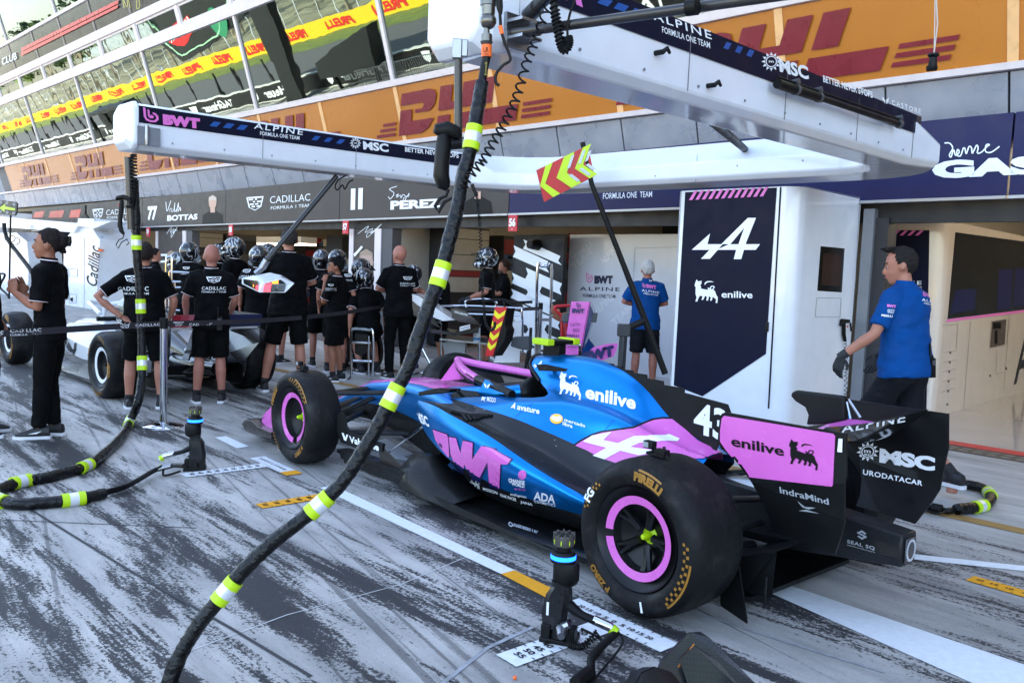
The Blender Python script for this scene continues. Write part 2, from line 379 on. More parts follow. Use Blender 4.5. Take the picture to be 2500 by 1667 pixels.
for a, d in zip(seam, seam[1:]):
    if d < UL - .5: break
    q = MB(); fr = [(6.72, 7.10)]
    q.prism([lean(d + .13, 6.76, .012), lean(a - .13, 6.76, .012), lean(a - .13, 7.07, .012), lean(d + .13, 7.07, .012)], NN * .02); wd = q.build('window', gm, B, smooth=0)
    f = MB()
    for x0, x1, z0, z1 in ((d + .075, a - .075, 6.70, 6.758), (d + .075, a - .075, 7.072, 7.12), (d + .075, d + .128, 6.758, 7.072), (a - .128, a - .075, 6.758, 7.072)):
        f.prism([lean(x0, z0, .03), lean(x1, z0, .03), lean(x1, z1, .03), lean(x0, z1, .03)], NN * .05)
    f.build('window_frame', alu, wd, smooth=0)
w = MB(); w.tube([FU(-42.3, 14.2, 0), FU(-42.3, 14.2, 12)], 5.2, 40); w.build('end_tower', MATS['cladding_blue_grey'], B)
# roller shutter boxes and jambs of the garage mouths
w = MB(); w.fbox(UL, 6, 9.50, 9.62, 2.20, 2.44); w.build('shutter_box', mat('shutter_dark', (26, 25, 26), .5), B, smooth=0)
# ================= signs over the garages =================
gbrown = mat('sign_grey_brown', (72, 66, 62), .45, var=.04, spec=.2); gnavy = mat('sign_navy', (36, 36, 74), .45, var=.05, spec=.2)
edge = mat('sign_edge', (170, 172, 176), .4, .6)
def hz(u): return 2.335 + .0062 * (u + 20.2), 3.12 + .0075 * (u + 20.2)
def board(u0, u1, m, label, cat='sign'):
    t = empty('garage_sign', FU((u0 + u1) / 2, 9.4, hz(u0)[0]), label, cat, 'signs over the garages')
    a0, a1 = hz(u0); b0, b1 = hz(u1)
    q = MB(); q.prism([FU(u0 + .01, 9.36, a0), FU(u1 - .01, 9.36, b0), FU(u1 - .01, 9.36, b1), FU(u0 + .01, 9.36, a1)], NN * .08); q.build('panel', m, t, smooth=0)
    q = MB(); q.prism([FU(u0 + .01, 9.34, a0 - .03), FU(u1 - .01, 9.34, b0 - .03), FU(u1 - .01, 9.34, b0), FU(u0 + .01, 9.34, a0)], NN * .1); q.build('edge_trim', edge, t, smooth=0)
    return t
s_n = sf(on_n, 9.36, off=.012)
def crest(d, A, B_, D, fill=True):
    "shield of checked bars"
    sh = [[(0, .9), (1, .9), (1, 1), (0, 1)], [(0, .9), (.07, .9), (.2, .25), (.13, .25)], [(.93, .9), (1, .9), (.87, .25), (.8, .25)], [(.13, .25), (.2, .25), (.5, .06), (.5, 0)], [(.8, .25), (.87, .25), (.5, 0), (.5, .06)]]
    for r, row in enumerate(((.12, .38, .5, .62), (.38, .5, .62, .86), (.18, .42, .5, .7), (.3, .5, .6, .8))):
        y = .76 - r * .17; sh += [[(row[0], y), (row[1], y), (row[1], y + .1), (row[0], y + .1)], [(row[2], y), (row[3], y), (row[3], y + .1), (row[2], y + .1)]]
    d.quad(sh, A, B_, D)
def script_line(d, pts, w):
    p = [tuple(q)[:2] for q in smooth_path([(x, y, 0) for x, y in pts], 5)]; d.line(p, w)
# board 1: racing series panel with red letters, far left
uu = lambda px: W2F(on_n(px, 540, 9.36)).x
t = board(uu(78), uu(195), gbrown, 'dark board with big red slanted letters, leftmost over the garages')
d = Deco(s_n); 
for x0, x1 in ((80, 107), (118, 155), (168, 196)): d.poly([(x0, 532), (x0 + 5, 518 - (x0 - 80) * .05), (x1 + 2, 515 - (x0 - 80) * .05), (x1 - 3, 531)])
d.build('lettering', mat('lettering_red', (214, 72, 62), .4), t)
t = board(uu(195), uu(348), gbrown, 'grey brown sign with crest and car maker name, half behind the hanging hose')
d = Deco(s_n); crest(d, (226, 537), (252, 535), (226, 511)); d.text('CADILLAC', (259, 526), (330, 521), (.3, -13), -.3); d.text('FORMULA 1 TEAM', (261, 535), (334, 532), (0, -6)); d.build('lettering', lwhite, t)
t = board(uu(348), uu(551), gbrown, 'grey brown sign with number 77 and a portrait of a man with blond hair')
d = Deco(s_n); d.text('77', (360, 535), (383, 534), (1, -31), 3); d.text('BOTTAS', (408, 539), (482, 535), (.5, -13), 2.2)
script_line(d, [(405, 493), (408, 516), (417, 490)], 1.4); script_line(d, [(414, 517), (416, 509), (420, 511), (419, 517), (424, 514), (427, 495), (426, 517), (432, 510), (430, 518), (436, 495), (434, 517), (440, 506), (441, 515), (436, 503)], 1.2); d.build('lettering', lwhite, t)
def portrait(t, x, y, h, hair, skin=(200, 160, 140)):
    "printed flat portrait: shoulders, neck, face, hair"
    e = lambda cx, cy, a, b, n=14: [(cx + a * math.cos(2 * PI * i / n), cy + b * math.sin(2 * PI * i / n)) for i in range(n)]
    d = Deco(s_n); d.poly([(x - h * .32, y), (x - h * .3, y - h * .32), (x - h * .08, y - h * .46), (x + h * .08, y - h * .46), (x + h * .3, y - h * .33), (x + h * .34, y)]); d.build('printed_overall', lblack, t)
    d = Deco(sf(on_n, 9.36, off=.016)); d.poly(e(x, y - h * .68, h * .115, h * .17)); d.poly([(x - h * .07, y - h * .4), (x + h * .07, y - h * .4), (x + h * .07, y - h * .55), (x - h * .07, y - h * .55)]); d.build('printed_face', mat('print_skin', skin, .5), t)
    d = Deco(sf(on_n, 9.36, off=.02)); d.poly([(x - h * .12, y - h * .7), (x - h * .115, y - h * .86), (x, y - h * .93), (x + h * .115, y - h * .86), (x + h * .12, y - h * .7), (x + h * .09, y - h * .78), (x - h * .09, y - h * .78)]); d.build('printed_hair', mat('print_hair_%d' % hair[0], hair, .6), t)
portrait(t, 519, 551, 80, (200, 185, 165))
t = board(uu(551), uu(828), gbrown, 'grey brown sign with white crest and maker name above garages 58 and 57')
d = Deco(s_n); crest(d, (602, 516), (643, 513), (602, 482)); d.text('CADILLAC', (659, 497), (757, 490), (.5, -17), -.3); d.text('FORMULA 1 TEAM', (661, 512), (759, 505), (.2, -7.5)); d.build('lettering', lwhite, t)
t = board(uu(828), uu(1241), gbrown, 'grey brown sign with number 11 beside a driver name, behind the black hose')
d = Deco(s_n); d.text('11', (856, 507), (885, 505), (1, -46), 5); d.text('PEREZ', (953, 511), (1077, 505), (.5, -20), 2.5)
script_line(d, [(969, 455), (951, 462), (962, 472), (953, 486), (948, 480)], 1.6); script_line(d, [(966, 478), (973, 474), (968, 482), (978, 477), (979, 484), (984, 475), (990, 480), (985, 485), (985, 495), (994, 478), (993, 482), (999, 472), (997, 481)], 1.4); d.build('lettering', lwhite, t)
portrait(t, 1166, 529, 108, (40, 32, 28), (190, 145, 120))
t = board(uu(1241), -2.42, gnavy, 'navy sign over the white panel garage, mostly behind the white beam')
d = Deco(s_n); d.text('FORMULA ONE  TEAM', (1472, 486), (1592, 481), (.3, -14), .3); d.build('lettering', lwhite, t)
t = board(-2.42, 3.5, gnavy, 'navy sign with a white driver name over the right hand garage')
d = Deco(s_n); d.text('GASLY', (2275, 434), (2700, 412), (1, -40), 3.2)
script_line(d, [(2306, 350), (2318, 350), (2326, 362), (2318, 378), (2322, 384), (2328, 366), (2333, 380), (2342, 372), (2338, 365), (2336, 378), (2345, 381), (2352, 362), (2356, 364), (2359, 376), (2366, 358), (2372, 362), (2374, 375), (2384, 355), (2388, 362), (2386, 374), (2396, 372), (2410, 358), (2416, 354), (2408, 354), (2406, 370), (2420, 372), (2440, 358)], 3.2); d.build('lettering', lwhite, t)
# ================= orange banner run on the glass front =================
t = empty('advertising_banner', lean(-15, 3.72), 'long orange banner with dark red slanted letters across the building front', 'banner')
q = MB(); mo = mat('banner_orange', (180, 110, 30), .25, var=.04, coat=.08, vs=.8); ml = mat('banner_seam', (226, 176, 120), .3)
for a, d_ in zip(seam, seam[1:]):
    if d_ < UL - .5: break
    q.mat(mo).prism([lean(d_ + .05, 3.72, .02), lean(a - .05, 3.72, .02), lean(a - .05, 4.595, .02), lean(d_ + .05, 4.595, .02)], NN * .02)
    q.mat(ml).prism([lean(a - .05, 3.72, .035), lean(a + .05, 3.72, .035), lean(a + .05, 4.595, .035), lean(a - .05, 4.595, .035)], NN * .03)
q.build('panel', None, t, smooth=0)
D1 = [[(0, .72), (0, 1), (1.02, 1), (1.22, .95), (1.3, .82), (1.25, .62), (1.1, .5), (.56, .5), (.56, .58), (.82, .58), (.88, .66), (.82, .72)], [(0, 0), (0, .6), (.44, .6), (.44, .32), (1.28, .32), (1.1, .1), (.85, 0)],
      [(1.42, .46), (1.42, 1), (1.84, 1), (1.84, .62), (2.2, .62), (2.2, 1), (2.62, 1), (2.62, .46)], [(1.42, 0), (1.42, .34), (1.84, .34), (1.84, 0)], [(2.2, 0), (2.2, .34), (2.62, .34), (2.62, 0)], [(2.78, .46), (2.78, 1), (3.2, 1), (3.2, .46)], [(2.78, 0), (2.78, .34), (4.0, .34), (4.0, 0)]]
bars = [[(-.9 + .12 * i, .02 + .13 * i), (-.15, .02 + .13 * i), (-.15, .09 + .13 * i), (-.9 + .12 * i, .09 + .13 * i)] for i in range(3)] + [[(4.15, .02 + .13 * i), (4.95 - .0 * i, .02 + .13 * i), (4.95, .09 + .13 * i), (4.15, .09 + .13 * i)] for i in range(3)]
for ci in (-32.25, -26.8, -21.35, -15.9, -10.45, -4.98, .5):
    d = Deco(lambda x, y, c=ci: lean(c + (x + .42 * y - 2.25) * .725, 3.80 + y * .66, .045))
    for sh in D1 + bars: d.poly(sh)
    d.build('lettering', mat('banner_red', (118, 22, 36), .3), t)
# dark band higher up
t = empty('dark_banner', lean(-25, 7.31), 'dark grey banner with twin red stripes above the small windows', 'banner')
q = MB(); mb = mat('banner_dark', (62, 54, 56), .2, coat=.2); ml2 = mat('banner_dark_seam', (104, 92, 94), .3)
for a, d_ in zip(seam, seam[1:]):
    if d_ < UL - .5: break
    q.mat(mb).prism([lean(d_ + .06, 7.31, .02), lean(a - .06, 7.31, .02), lean(a - .06, 8.05, .02), lean(d_ + .06, 8.05, .02)], NN * .02)
    q.mat(ml2).prism([lean(a - .06, 7.31, .035), lean(a + .06, 7.31, .035), lean(a + .06, 8.05, .035), lean(a - .06, 8.05, .035)], NN * .03)
q.build('panel', None, t, smooth=0)
s_l = sf(on_lean, .05, off=.02)
d = Deco(s_l); d.poly([(52, 118), (289, 0), (289, 9), (52, 127)]); d.poly([(51, 129), (288, 12), (287, 20), (51, 138)]); d.build('stripe', mat('stripe_red', (206, 60, 64), .3), t)
d = Deco(s_l); d.text('CLUB', (5, 160), (41, 145), (-1, -17), .8); d.text('DDOCK', (-44, 180), (-2, 163), (-1, -17), .8); d.build('lettering', lwhite, t)
d = Deco(s_l); script_line(d, [(303, 20), (300, -2), (310, 18), (312, -4), (318, 20)], 1.5); script_line(d, [(334, 2), (334, 22), (341, 16), (338, -8)], 1.5); d.build('script', mat('script_yellow', (190, 180, 60), .4), t)
# ================= red garage number plates =================
for px, num in ((363, '59'), (565, '58'), (845, '57'), (1253, '56')):
    u = W2F(on_n(px, 560, 9.3)).x; z1 = hz(u)[0] - .035; P = FU(u, 9.3, z1); k = .19 if px > 400 else .21
    t = empty('number_plate', P - ZZ * .2, 'red square plate with white number %s under the sign boards' % num, 'sign', 'garage number plates')
    q = MB(); q.fbox(u - k / 2, u + k / 2, 9.28, 9.30, z1 - .25, z1); q.build('plate', mat('plate_red', (196, 32, 52), .4), t, smooth=0)
    d = Deco(lambda x, y: FU(u + x, 9.272, z1 + y)); d.text(num, (-.075 * k / .2, -.17), (.075 * k / .2, -.17), (0, .12), 2.5); d.text('BOX', (-.02, -.225), (.02, -.225), (0, .02)); d.build('lettering', lwhite, t)
# pillars with printed cloth between the garages
for x0, x1, lab in ((390, 470, 'grey pillar wrap with pale signature between garages 59 and 58'), (868, 955, 'grey pillar wrap with printed face and white lines beside garage 57')):
    u0, u1 = W2F(on_n(x0, 620, 9.5)).x, W2F(on_n(x1, 620, 9.5)).x
    t = empty('pillar', FU((u0 + u1) / 2, 9.55), lab, 'pillar', 'pillars between the garages')
    q = MB(); q.fbox(u0, u1 - .42, 9.46, 9.64, 0, 2.19); q.build('wrap', gbrown, t, smooth=0)
    q = MB(); q.fbox(u1 - .42, u1 - .22, 9.42, 9.64, 0, 2.19); q.fbox(u0 - .14, u0, 9.44, 9.64, 0, 2.19); q.build('steel_post', alu, t, smooth=0)
    q = MB(); q.fbox(u1 - .22, u1 + .1, 9.44, 9.64, 0, 2.19); q.build('dark_jamb', mat('jamb_grey', (70, 70, 74), .5), t, smooth=0)
    d = Deco(sf(on_n, 9.455, off=.01)); cx = (x0 + x1) / 2 - 8; k = 1 if x0 > 800 else .5
    script_line(d, [(cx - 30 * k, 571), (cx - 4 * k, 552), (cx - 12 * k, 568), (cx + 6 * k, 558), (cx + 2 * k, 570), (cx + 28 * k, 547), (cx + 8 * k, 567), (cx - 8 * k, 580), (cx - 4 * k, 568), (cx + 22 * k, 562)], 1.1)
    if x0 > 800: d.poly([(866, 627), (862, 621), (872 - 0, 610 + 2), (882, 600), (886, 604)]); d.poly([(912, 640), (928, 612), (946, 612), (946, 619), (931, 619), (914, 645)])
    else: d.poly([(389, 620), (409, 620), (409, 625), (389, 625)]); d.poly([(389, 636), (409, 636), (409, 641), (389, 641)])
    d.build('lettering', lwhite, t)
    d = Deco(sf(on_n, 9.455, off=.012)); e = lambda cx, cy, a, b, n=16: [(cx + a * math.cos(2 * PI * i / n), cy + b * math.sin(2 * PI * i / n)) for i in range(n)]
    cx, cy, r = (894, 640, 17) if x0 > 800 else (418, 630, 10)
    d.poly(e(cx, cy, r, r * 1.5)); d.build('printed_face', mat('print_skin2', (176, 146, 132), .5), t)
    d = Deco(sf(on_n, 9.455, off=.016)); d.poly([(cx - r, cy - r * .6), (cx - r * .9, cy - r * 1.4), (cx, cy - r * 1.9), (cx + r * .9, cy - r * 1.4), (cx + r, cy - r * .6), (cx + r * .6, cy - r), (cx - r * .6, cy - r)])
    for sx in (-.45, .4): d.poly(e(cx + r * sx, cy - r * .15, r * .22, r * .1, 8))
    d.poly([(cx - r * .4, cy + r * .75), (cx + r * .4, cy + r * .75), (cx + r * .3, cy + r * .87), (cx - r * .3, cy + r * .87)])
    d.build('printed_hair', mat('print_hair3', (150, 130, 110) if x0 < 800 else (34, 28, 26), .6), t)
# ================= logos shared by panels, car and clothing (plans in a unit square, y up) =================
def q_(pts, x0, y0, w, h): return [((x - x0) / w, 1 - (y - y0) / h) for x, y in pts]
DOG = [q_(p, 745, 490, 240, 260) for p in (
    [(765, 490), (780, 512), (815, 508), (812, 540), (800, 553), (812, 575), (800, 585), (765, 588), (745, 552), (752, 525)],
    [(755, 580), (790, 580), (830, 595), (870, 605), (920, 600), (945, 620), (960, 665), (975, 690), (970, 747), (953, 747), (958, 710), (925, 680), (915, 718), (898, 720), (905, 690), (890, 670), (878, 715), (860, 715), (868, 680), (850, 665), (830, 706), (813, 706), (825, 670), (800, 660), (780, 690), (772, 720), (753, 719), (765, 680), (755, 640)],
    [(885, 606), (873, 590), (880, 582), (895, 592), (905, 568), (935, 566), (945, 585), (930, 606), (915, 604), (934, 590), (930, 576), (912, 577), (902, 604)],
    [(842, 556), (846, 528), (870, 515), (910, 517), (937, 531), (905, 526), (872, 528), (856, 542)])]
AARR = [q_(p, 232, 345, 436, 263) for p in ([(232, 549), (349, 445), (332, 513), (430, 513), (348, 606), (291, 606), (345, 549)], [(420, 513), (590, 345), (642, 345), (575, 513), (668, 513), (640, 549), (565, 549), (548, 608), (500, 608), (515, 549), (390, 549), (470, 513), (530, 513), (566, 410), (478, 513)])]
BWTI = [[(0, 1), (.0, .35), (.12, .1), (.4, 0), (.75, .05), (.95, .25), (.95, .5), (.8, .68), (.6, .72), (.6, .6), (.78, .5), (.8, .3), (.65, .16), (.4, .14), (.2, .25), (.16, .4), (.16, .95)], [(.28, .9), (.28, .42), (.4, .28), (.6, .3), (.66, .42), (.55, .52), (.44, .52), (.44, .4), (.4, .45), (.4, .85)]]
STAR = [[(.5 + (.5 if i % 2 == 0 else .3) * math.sin(i * PI / 12), .5 + (.5 if i % 2 == 0 else .3) * math.cos(i * PI / 12)) for i in range(24)] ]
def ring(n, r0, r1): return [[(.5 + r1 * math.cos(2 * PI * i / n), .5 + r1 * math.sin(2 * PI * i / n)), (.5 + r1 * math.cos(2 * PI * (i + 1) / n), .5 + r1 * math.sin(2 * PI * (i + 1) / n)), (.5 + r0 * math.cos(2 * PI * (i + 1) / n), .5 + r0 * math.sin(2 * PI * (i + 1) / n)), (.5 + r0 * math.cos(2 * PI * i / n), .5 + r0 * math.sin(2 * PI * i / n))] for i in range(n)]
STARS = [[(.5 + .5 * math.sin(i * PI / 6), .5 + .5 * math.cos(i * PI / 6)), (.5 + .33 * math.sin((i + .45) * PI / 6), .5 + .33 * math.cos((i + .45) * PI / 6)), (.5 + .33 * math.sin((i - .45) * PI / 6), .5 + .33 * math.cos((i - .45) * PI / 6))] for i in range(12)] + ring(16, .24, .29)
WING = [[(0, 1), (.12, .45), (.42, .1), (.46, .5), (.3, .75)], [(.15, .35), (.4, 0), (.42, .12)], [(1, 1), (.88, .45), (.58, .1), (.54, .5), (.7, .75)], [(.85, .35), (.6, 0), (.58, .12)]]
def msc(d, px, py, r): d.quad(STARS, (px - r, py + r), (px + r, py + r), (px - r, py - r)); d.text('m', (px - r * .25, py + r * .1), (px + r * .25, py + r * .12), (0, -r * .3), 1)
# ================= service gantry: cabinet, U-shaped overhead beam =================
GT = empty('pit_gantry', FU(-4.6, 8.4), 'white service gantry with a navy fronted cabinet carrying two long overhead booms', 'gantry')
def sect(w, c, h1, h): return [(-w, .05), (-w + .05, 0), (w - .05, 0), (w, .05), (w, h1), (w - c, h), (-w + c, h), (-w, h1)]
path = [(-7.88, 3.0, 0), (-7.88, 5, 0), (-7.88, 7.0, 0)]
arc = lambda cu, cn, r, a0, a1, k: [(cu + r * math.cos(rad(a0 + (a1 - a0) * i / k)), cn + r * math.sin(rad(a0 + (a1 - a0) * i / k)), 1) for i in range(k + 1)]
path += arc(-6.93, 7.05, .95, 180, 90, 5)[1:] + [(-5.4, 8.0, 1)] + arc(-3.42, 7.35, .65, 90, 0, 5)
path = path[:-1] + [(-2.78, 7.2, 0), (-2.78, 5, 0), (-2.78, 2.55, 0)]
rings = []
for i, (u, n, k) in enumerate(path):
    a = V(path[max(i - 1, 0)][:2]); b = V(path[min(i + 1, len(path) - 1)][:2]); d = (b - a).normalized(); s = V((d.y, -d.x))  # to the right of travel
    pr = sect(.30, .24, .2, .43) if k else sect(.19, .04, .36, .41)
    zb = 2.455 + .014 * (n - 3)
    rings.append([FU(u + s.x * x, n + s.y * x, zb + z) for x, z in pr])
q = MB(); q.loft(rings); q.build('overhead_beam', white, GT, smooth=25, bev=.012)
# tip caps
q = MB(); z0 = 2.455
r0 = [FU(-7.88 + x, 3.0, z0 + z) for x, z in sect(.205, .05, .37, .43)]; r1 = [FU(-7.88 + x, 2.955, z0 + z) for x, z in sect(.2, .05, .37, .42)]; r2 = [FU(-7.88 + x * .7, 2.90, z0 + .06 + z * .66) for x, z in sect(.2, .05, .37, .42)]
q.loft([r0, r1, r2]); q.build('boom_tip', white, GT, smooth=25, bev=.012)
q = MB(); q.fbox(-7.675, -7.66, 2.98, 3.18, 2.5, 2.66); q.build('socket', mat('socket_grey', (120, 122, 128), .4), GT, smooth=0)
q = MB(); q.tube([FU(-7.66, 3.06, 2.67), FU(-7.66, 3.06, 2.56), FU(-7.66, 3.06, 2.5)], [.02, .025, .018]); q.build('connector', steel, GT)
q = MB(); r0 = [FU(-2.78 + x, 2.6, z0 + z) for x, z in sect(.2, .05, .4, .5)]; r1 = [FU(-2.79 + x, 2.46, z0 - .03 + z) for x, z in sect(.2, .05, .5, .62)]; r2 = [FU(-2.80 + x * .8, 2.40, z0 + .02 + z) for x, z in sect(.2, .05, .5, .62)]
q.loft([r0, r1, r2]); q.loft([[FU(-2.78 + x, n, z0 + .52 + z) for x, z in sect(.21, .05, .3, .38)] for n in (2.9, 2.26)]); q.build('boom_tip', white, GT, smooth=25, bev=.012)
# graphics bands on the booms
def band(u, n0, n1, z0, z1, m=navy):
    q = MB(); q.add([FU(u, n0, z0 + .014 * (n0 - 3)), FU(u, n1, z0 + .014 * (n1 - 3)), FU(u, n1, z1 + .014 * (n1 - 3)), FU(u, n0, z1 + .014 * (n0 - 3))], [(0, 1, 2, 3)])
    o = MB(); return q.build('graphic_band', m, GT, smooth=0, fix=False)
b1 = band(-7.684, 2.99, 7.0, 2.692, 2.838); b2 = band(-2.584, 2.6, 7.25, 2.705, 2.852)
b3 = band(-2.584, 7.252, 7.35, 2.705, 2.852, mat('brown_vinyl', (58, 36, 34), .4))
s1 = sf(on_u, -7.684, off=.01); s2 = sf(on_u, -2.584, off=.005)
def par(d, x, y, w, h, sl, dr): d.poly([(x, y), (x + w, y + w * dr), (x + w + sl, y + w * dr - h), (x + sl, y - h)])
d = Deco(s1); d.text('BWT', (398, 302), (489, 313), (-1, -23), 4); d.quad(BWTI, (352, 297), (390, 302), (349, 262)); d.build('lettering', lpink, b1)
d = Deco(s1); [par(d, 511 + i * 33, 308 + i * 4, 18, 11, 11, .13) for i in range(3)]; [par(d, 760 + i * 30, 342 + i * 4, 13, 10, 10, .13) for i in range(3)]; d.build('stripe', lblue, b1)
d = Deco(s1); d.text('ALPINE', (620, 314), (739, 330), (2, -13), .4, 0, 1.25); d.text('FORMULA ONE TEAM', (635, 330), (731, 342), (0, -9), .3); msc(d, 868, 350, 14); d.text('MSC', (887, 364), (949, 371), (-1, -19), 2); d.text('BETTER NEVER STOPS', (989, 370), (1120, 386), (0, -11), 1.2); d.text('CASTORE', (1165, 391), (1242, 404), (0, -8), .5, 0, 1.4); d.build('lettering', lwhite, b1)
d = Deco(s2); d.text('BWT', (1300, -42), (1436, 20), (-12, -52), 4); d.build('lettering', lpink, b2)
d = Deco(s2); [par(d, 1458 + i * 40, 8 + i * 13, 26, 14, 12, .35) for i in range(3)]; [par(d, 1766 + i * 28, 118 + i * 9, 12, 15, 8, .35) for i in range(3)]; d.build('stripe', lblue, b2)
d = Deco(s2); d.text('ALPINE', (1596, 48), (1738, 97), (-3, -20), .5, 0, 1.25); d.text('FORMULA ONE TEAM', (1617, 80), (1734, 119), (-1, -15), .4); msc(d, 1883, 151, 24); d.text('MSC', (1904, 174), (1975, 194), (-3, -31), 2); d.text('BETTER NEVER STOPS', (2010, 200), (2131, 240), (-1, -16), 1.2); d.text('CASTORE', (2178, 256), (2249, 279), (-1, -12), .6, 0, 1.4); d.quad(WING, (2154, 252), (2172, 257), (2152, 234)); d.build('lettering', lwhite, b2)
for px in (1615, 1742):      # small hooks on the boom side
    P = on_u(px - 12, 130 if px < 1700 else 210, -2.58); q = MB(); q.tube([P - UU * .01, P + UU * .04, P + UU * .05 + NN * .02 + ZZ * .02, P + UU * .05 + NN * .045], [.014, .014, .012, .008], 6); q.build('hook', black, GT)
# torch rods clipped under the boom
A, B_ = on_u(1898, 205, -2.52), on_u(2200, 305, -2.52); q = MB(); q.tube([A, A.lerp(B_, .3)], .03, 12); q.tube([A.lerp(B_, .3), B_], .02, 10); q.tube([A + ZZ * .04, B_ + ZZ * .035], .008, 8); q.build('clipped_rod', black, GT)
q = MB()
for k in (.12, .28, .98): P = A.lerp(B_, k); q.tube([P + UU * .02 + ZZ * .05, P - UU * .06 + ZZ * .04], .02, 8); q.lathe([(.034, -.015), (.034, .015)], P, (B_ - A), 12)
q.build('bracket', mat('bracket_grey', (70, 72, 76), .4), GT)
q = MB()
for u, n0 in ((-7.685, 3.3), (-2.585, 3.0)):
    for i in range(9): n_ = n0 + i * .5; P = FU(u, n_, 2.455 + .014 * (n_ - 3) + .09); q.lathe([(.008, 0), (.008, .004)], P, UU, 8)
    for i in range(4): n_ = n0 + .9 + i * 1.1; P = FU(u, n_, 2.455 + .014 * (n_ - 3) + .2); q.box(P, (.003, .004, .3), (UU, NN, ZZ))
q.build('bolt_row', MATS['seam_grey'] if 'seam_grey' in MATS else mat('seam_grey', (120, 122, 128), .5), GT)
q = MB()
for x, y in ((1420, 440), (1600, 430), (1800, 405), (1960, 392)): P = on_n(x, y, 7.70); q.lathe([(.009, 0), (.009, .004)], P, -NN, 8)
for x in (1395, 1700): A = on_n(x, 415, 7.72); q.box(A, (.004, .004, .32), (UU, NN, ZZ))
q.build('bolt_row', MATS['seam_grey'], GT)
# strut between boom and cross beam
A, B_ = on_u(1684, 250, -2.8), on_n(1820, 366, 7.9); q = MB(); q.tube([A, B_], .035, 10); q.build('strut', black, GT)
# carbon tubes linking to the next gantry
A = on_u(1250, 82, -2.58); B_ = on_Y(1870, -6, 3.0); B_ = A + (B_ - A) * 3.2; q = MB(); q.tube([A, A.lerp(B_, .04)], .026, 14); q.tube([A.lerp(B_, .035), B_], .02, 14); q.build('link_tube', mat('carbon_tube', (40, 38, 38), .35, coat=.3), GT)
P = A.lerp(B_, .985); q = MB(); q.lathe([(.03, -.02), (.03, .02)], on_Y(1690, 18, 3.1), B_ - A, 14); q.build('clamp', black, GT)
A = on_u(1290, 40, -2.58); B_ = on_Y(1400, -70, 3.4); B_ = A + (B_ - A) * 3; q = MB(); q.tube([A, A.lerp(B_, .07)], .034, 14); q.tube([A.lerp(B_, .07), B_], .026, 14); q.build('link_tube', MATS['carbon_tube'], GT)
q = MB()
for py in (60, 100): P = on_u(1262, py, -2.58); q.box(P + UU * .02, (.14, .12, .012), (UU, NN, ZZ)); q.box(P + UU * .0 , (.02, .14, .07), (UU, NN, ZZ))
q.build('tube_bracket', steel, GT, smooth=0)
# cabinet
q = MB(); u0, u1, n0, n1 = -5.30, -3.88, 7.9, 9.4
c = [(u0 + .06, n0), (u1 - .2, n0)] + [(u1 - .2 + .2 * math.sin(rad(a)), n0 + .2 - .2 * math.cos(rad(a))) for a in range(15, 91, 15)] + [(u1, n1), (u0, n1), (u0, n0 + .06)]
q.prism([FU(u, n, .0) for u, n in c], ZZ * 2.46); cab = q.build('cabinet', white, GT, smooth=25)
s = sf(on_n, 7.9, off=.006); z = lambda pts: [(1600 + x / 2.613, 400 + y / 2.613) for x, y in pts]
d = Deco(s); d.poly(z([(190, 182), (775, 152), (705, 1212), (300, 1482), (117, 1412)])); dn = d.build('front_door', navy, GT)
s = sf(on_n, 7.9, off=.010); d = Deco(s)
for i in range(12): x = 228 + i * 41; y = 188 - i * 2.1; d.poly(z([(x - 14, y + 44), (x + 8, y + 43), (x + 42, y - 16), (x + 22, y - 15)]))
d.build('hatching', lpink, dn)
P = lambda x, y: (1600 + x / 2.613, 400 + y / 2.613)
d = Deco(s); d.quad(AARR, P(232, 608), P(668, 608), P(232, 345)); d.quad(DOG, P(250, 898), P(405, 888), P(250, 738)); d.text('enilive', P(422, 852), P(620, 856), (0, -16), .8); d.build('lettering', lwhite, dn)
q = MB(); A = on_n(*P(800, 150), 7.898); B_ = on_n(*P(722, 1560), 7.898); q.tube([A - NN * .002, B_ - NN * .002], .008, 6); q.build('door_gap', lblack, GT)
q = MB(); A = on_n(*P(713, 1040), 7.89); q.box(A, (.03, .03, .1), (UU, NN, ZZ)); q.build('handle', black, GT, bev=.006)
s = sf(on_u, -3.88, off=.006)
d = Deco(s); d.poly(z([(1055, 525), (1208, 540), (1190, 820), (1033, 810)])); sc_ = d.build('screen', mat('screen_black', (10, 11, 13), .12, coat=.5), GT)
d = Deco(sf(on_u, -3.88, off=.01)); d.poly(z([(1070, 570), (1190, 580), (1175, 780), (1058, 772)])); d.build('display', mat('display_dim', (56, 40, 34), .08), sc_)
d = Deco(s); d.line(z([(1030, 855), (1186, 857), (1178, 978), (1020, 976), (1030, 855)]), 1.0); d.line(z([(940, 140), (1305, 215), (1290, 480)]), 1.2); d.line(z([(1290, 480), (1240, 1470)]), .7); d.build('seam', mat('seam_grey', (120, 122, 128), .5), GT)
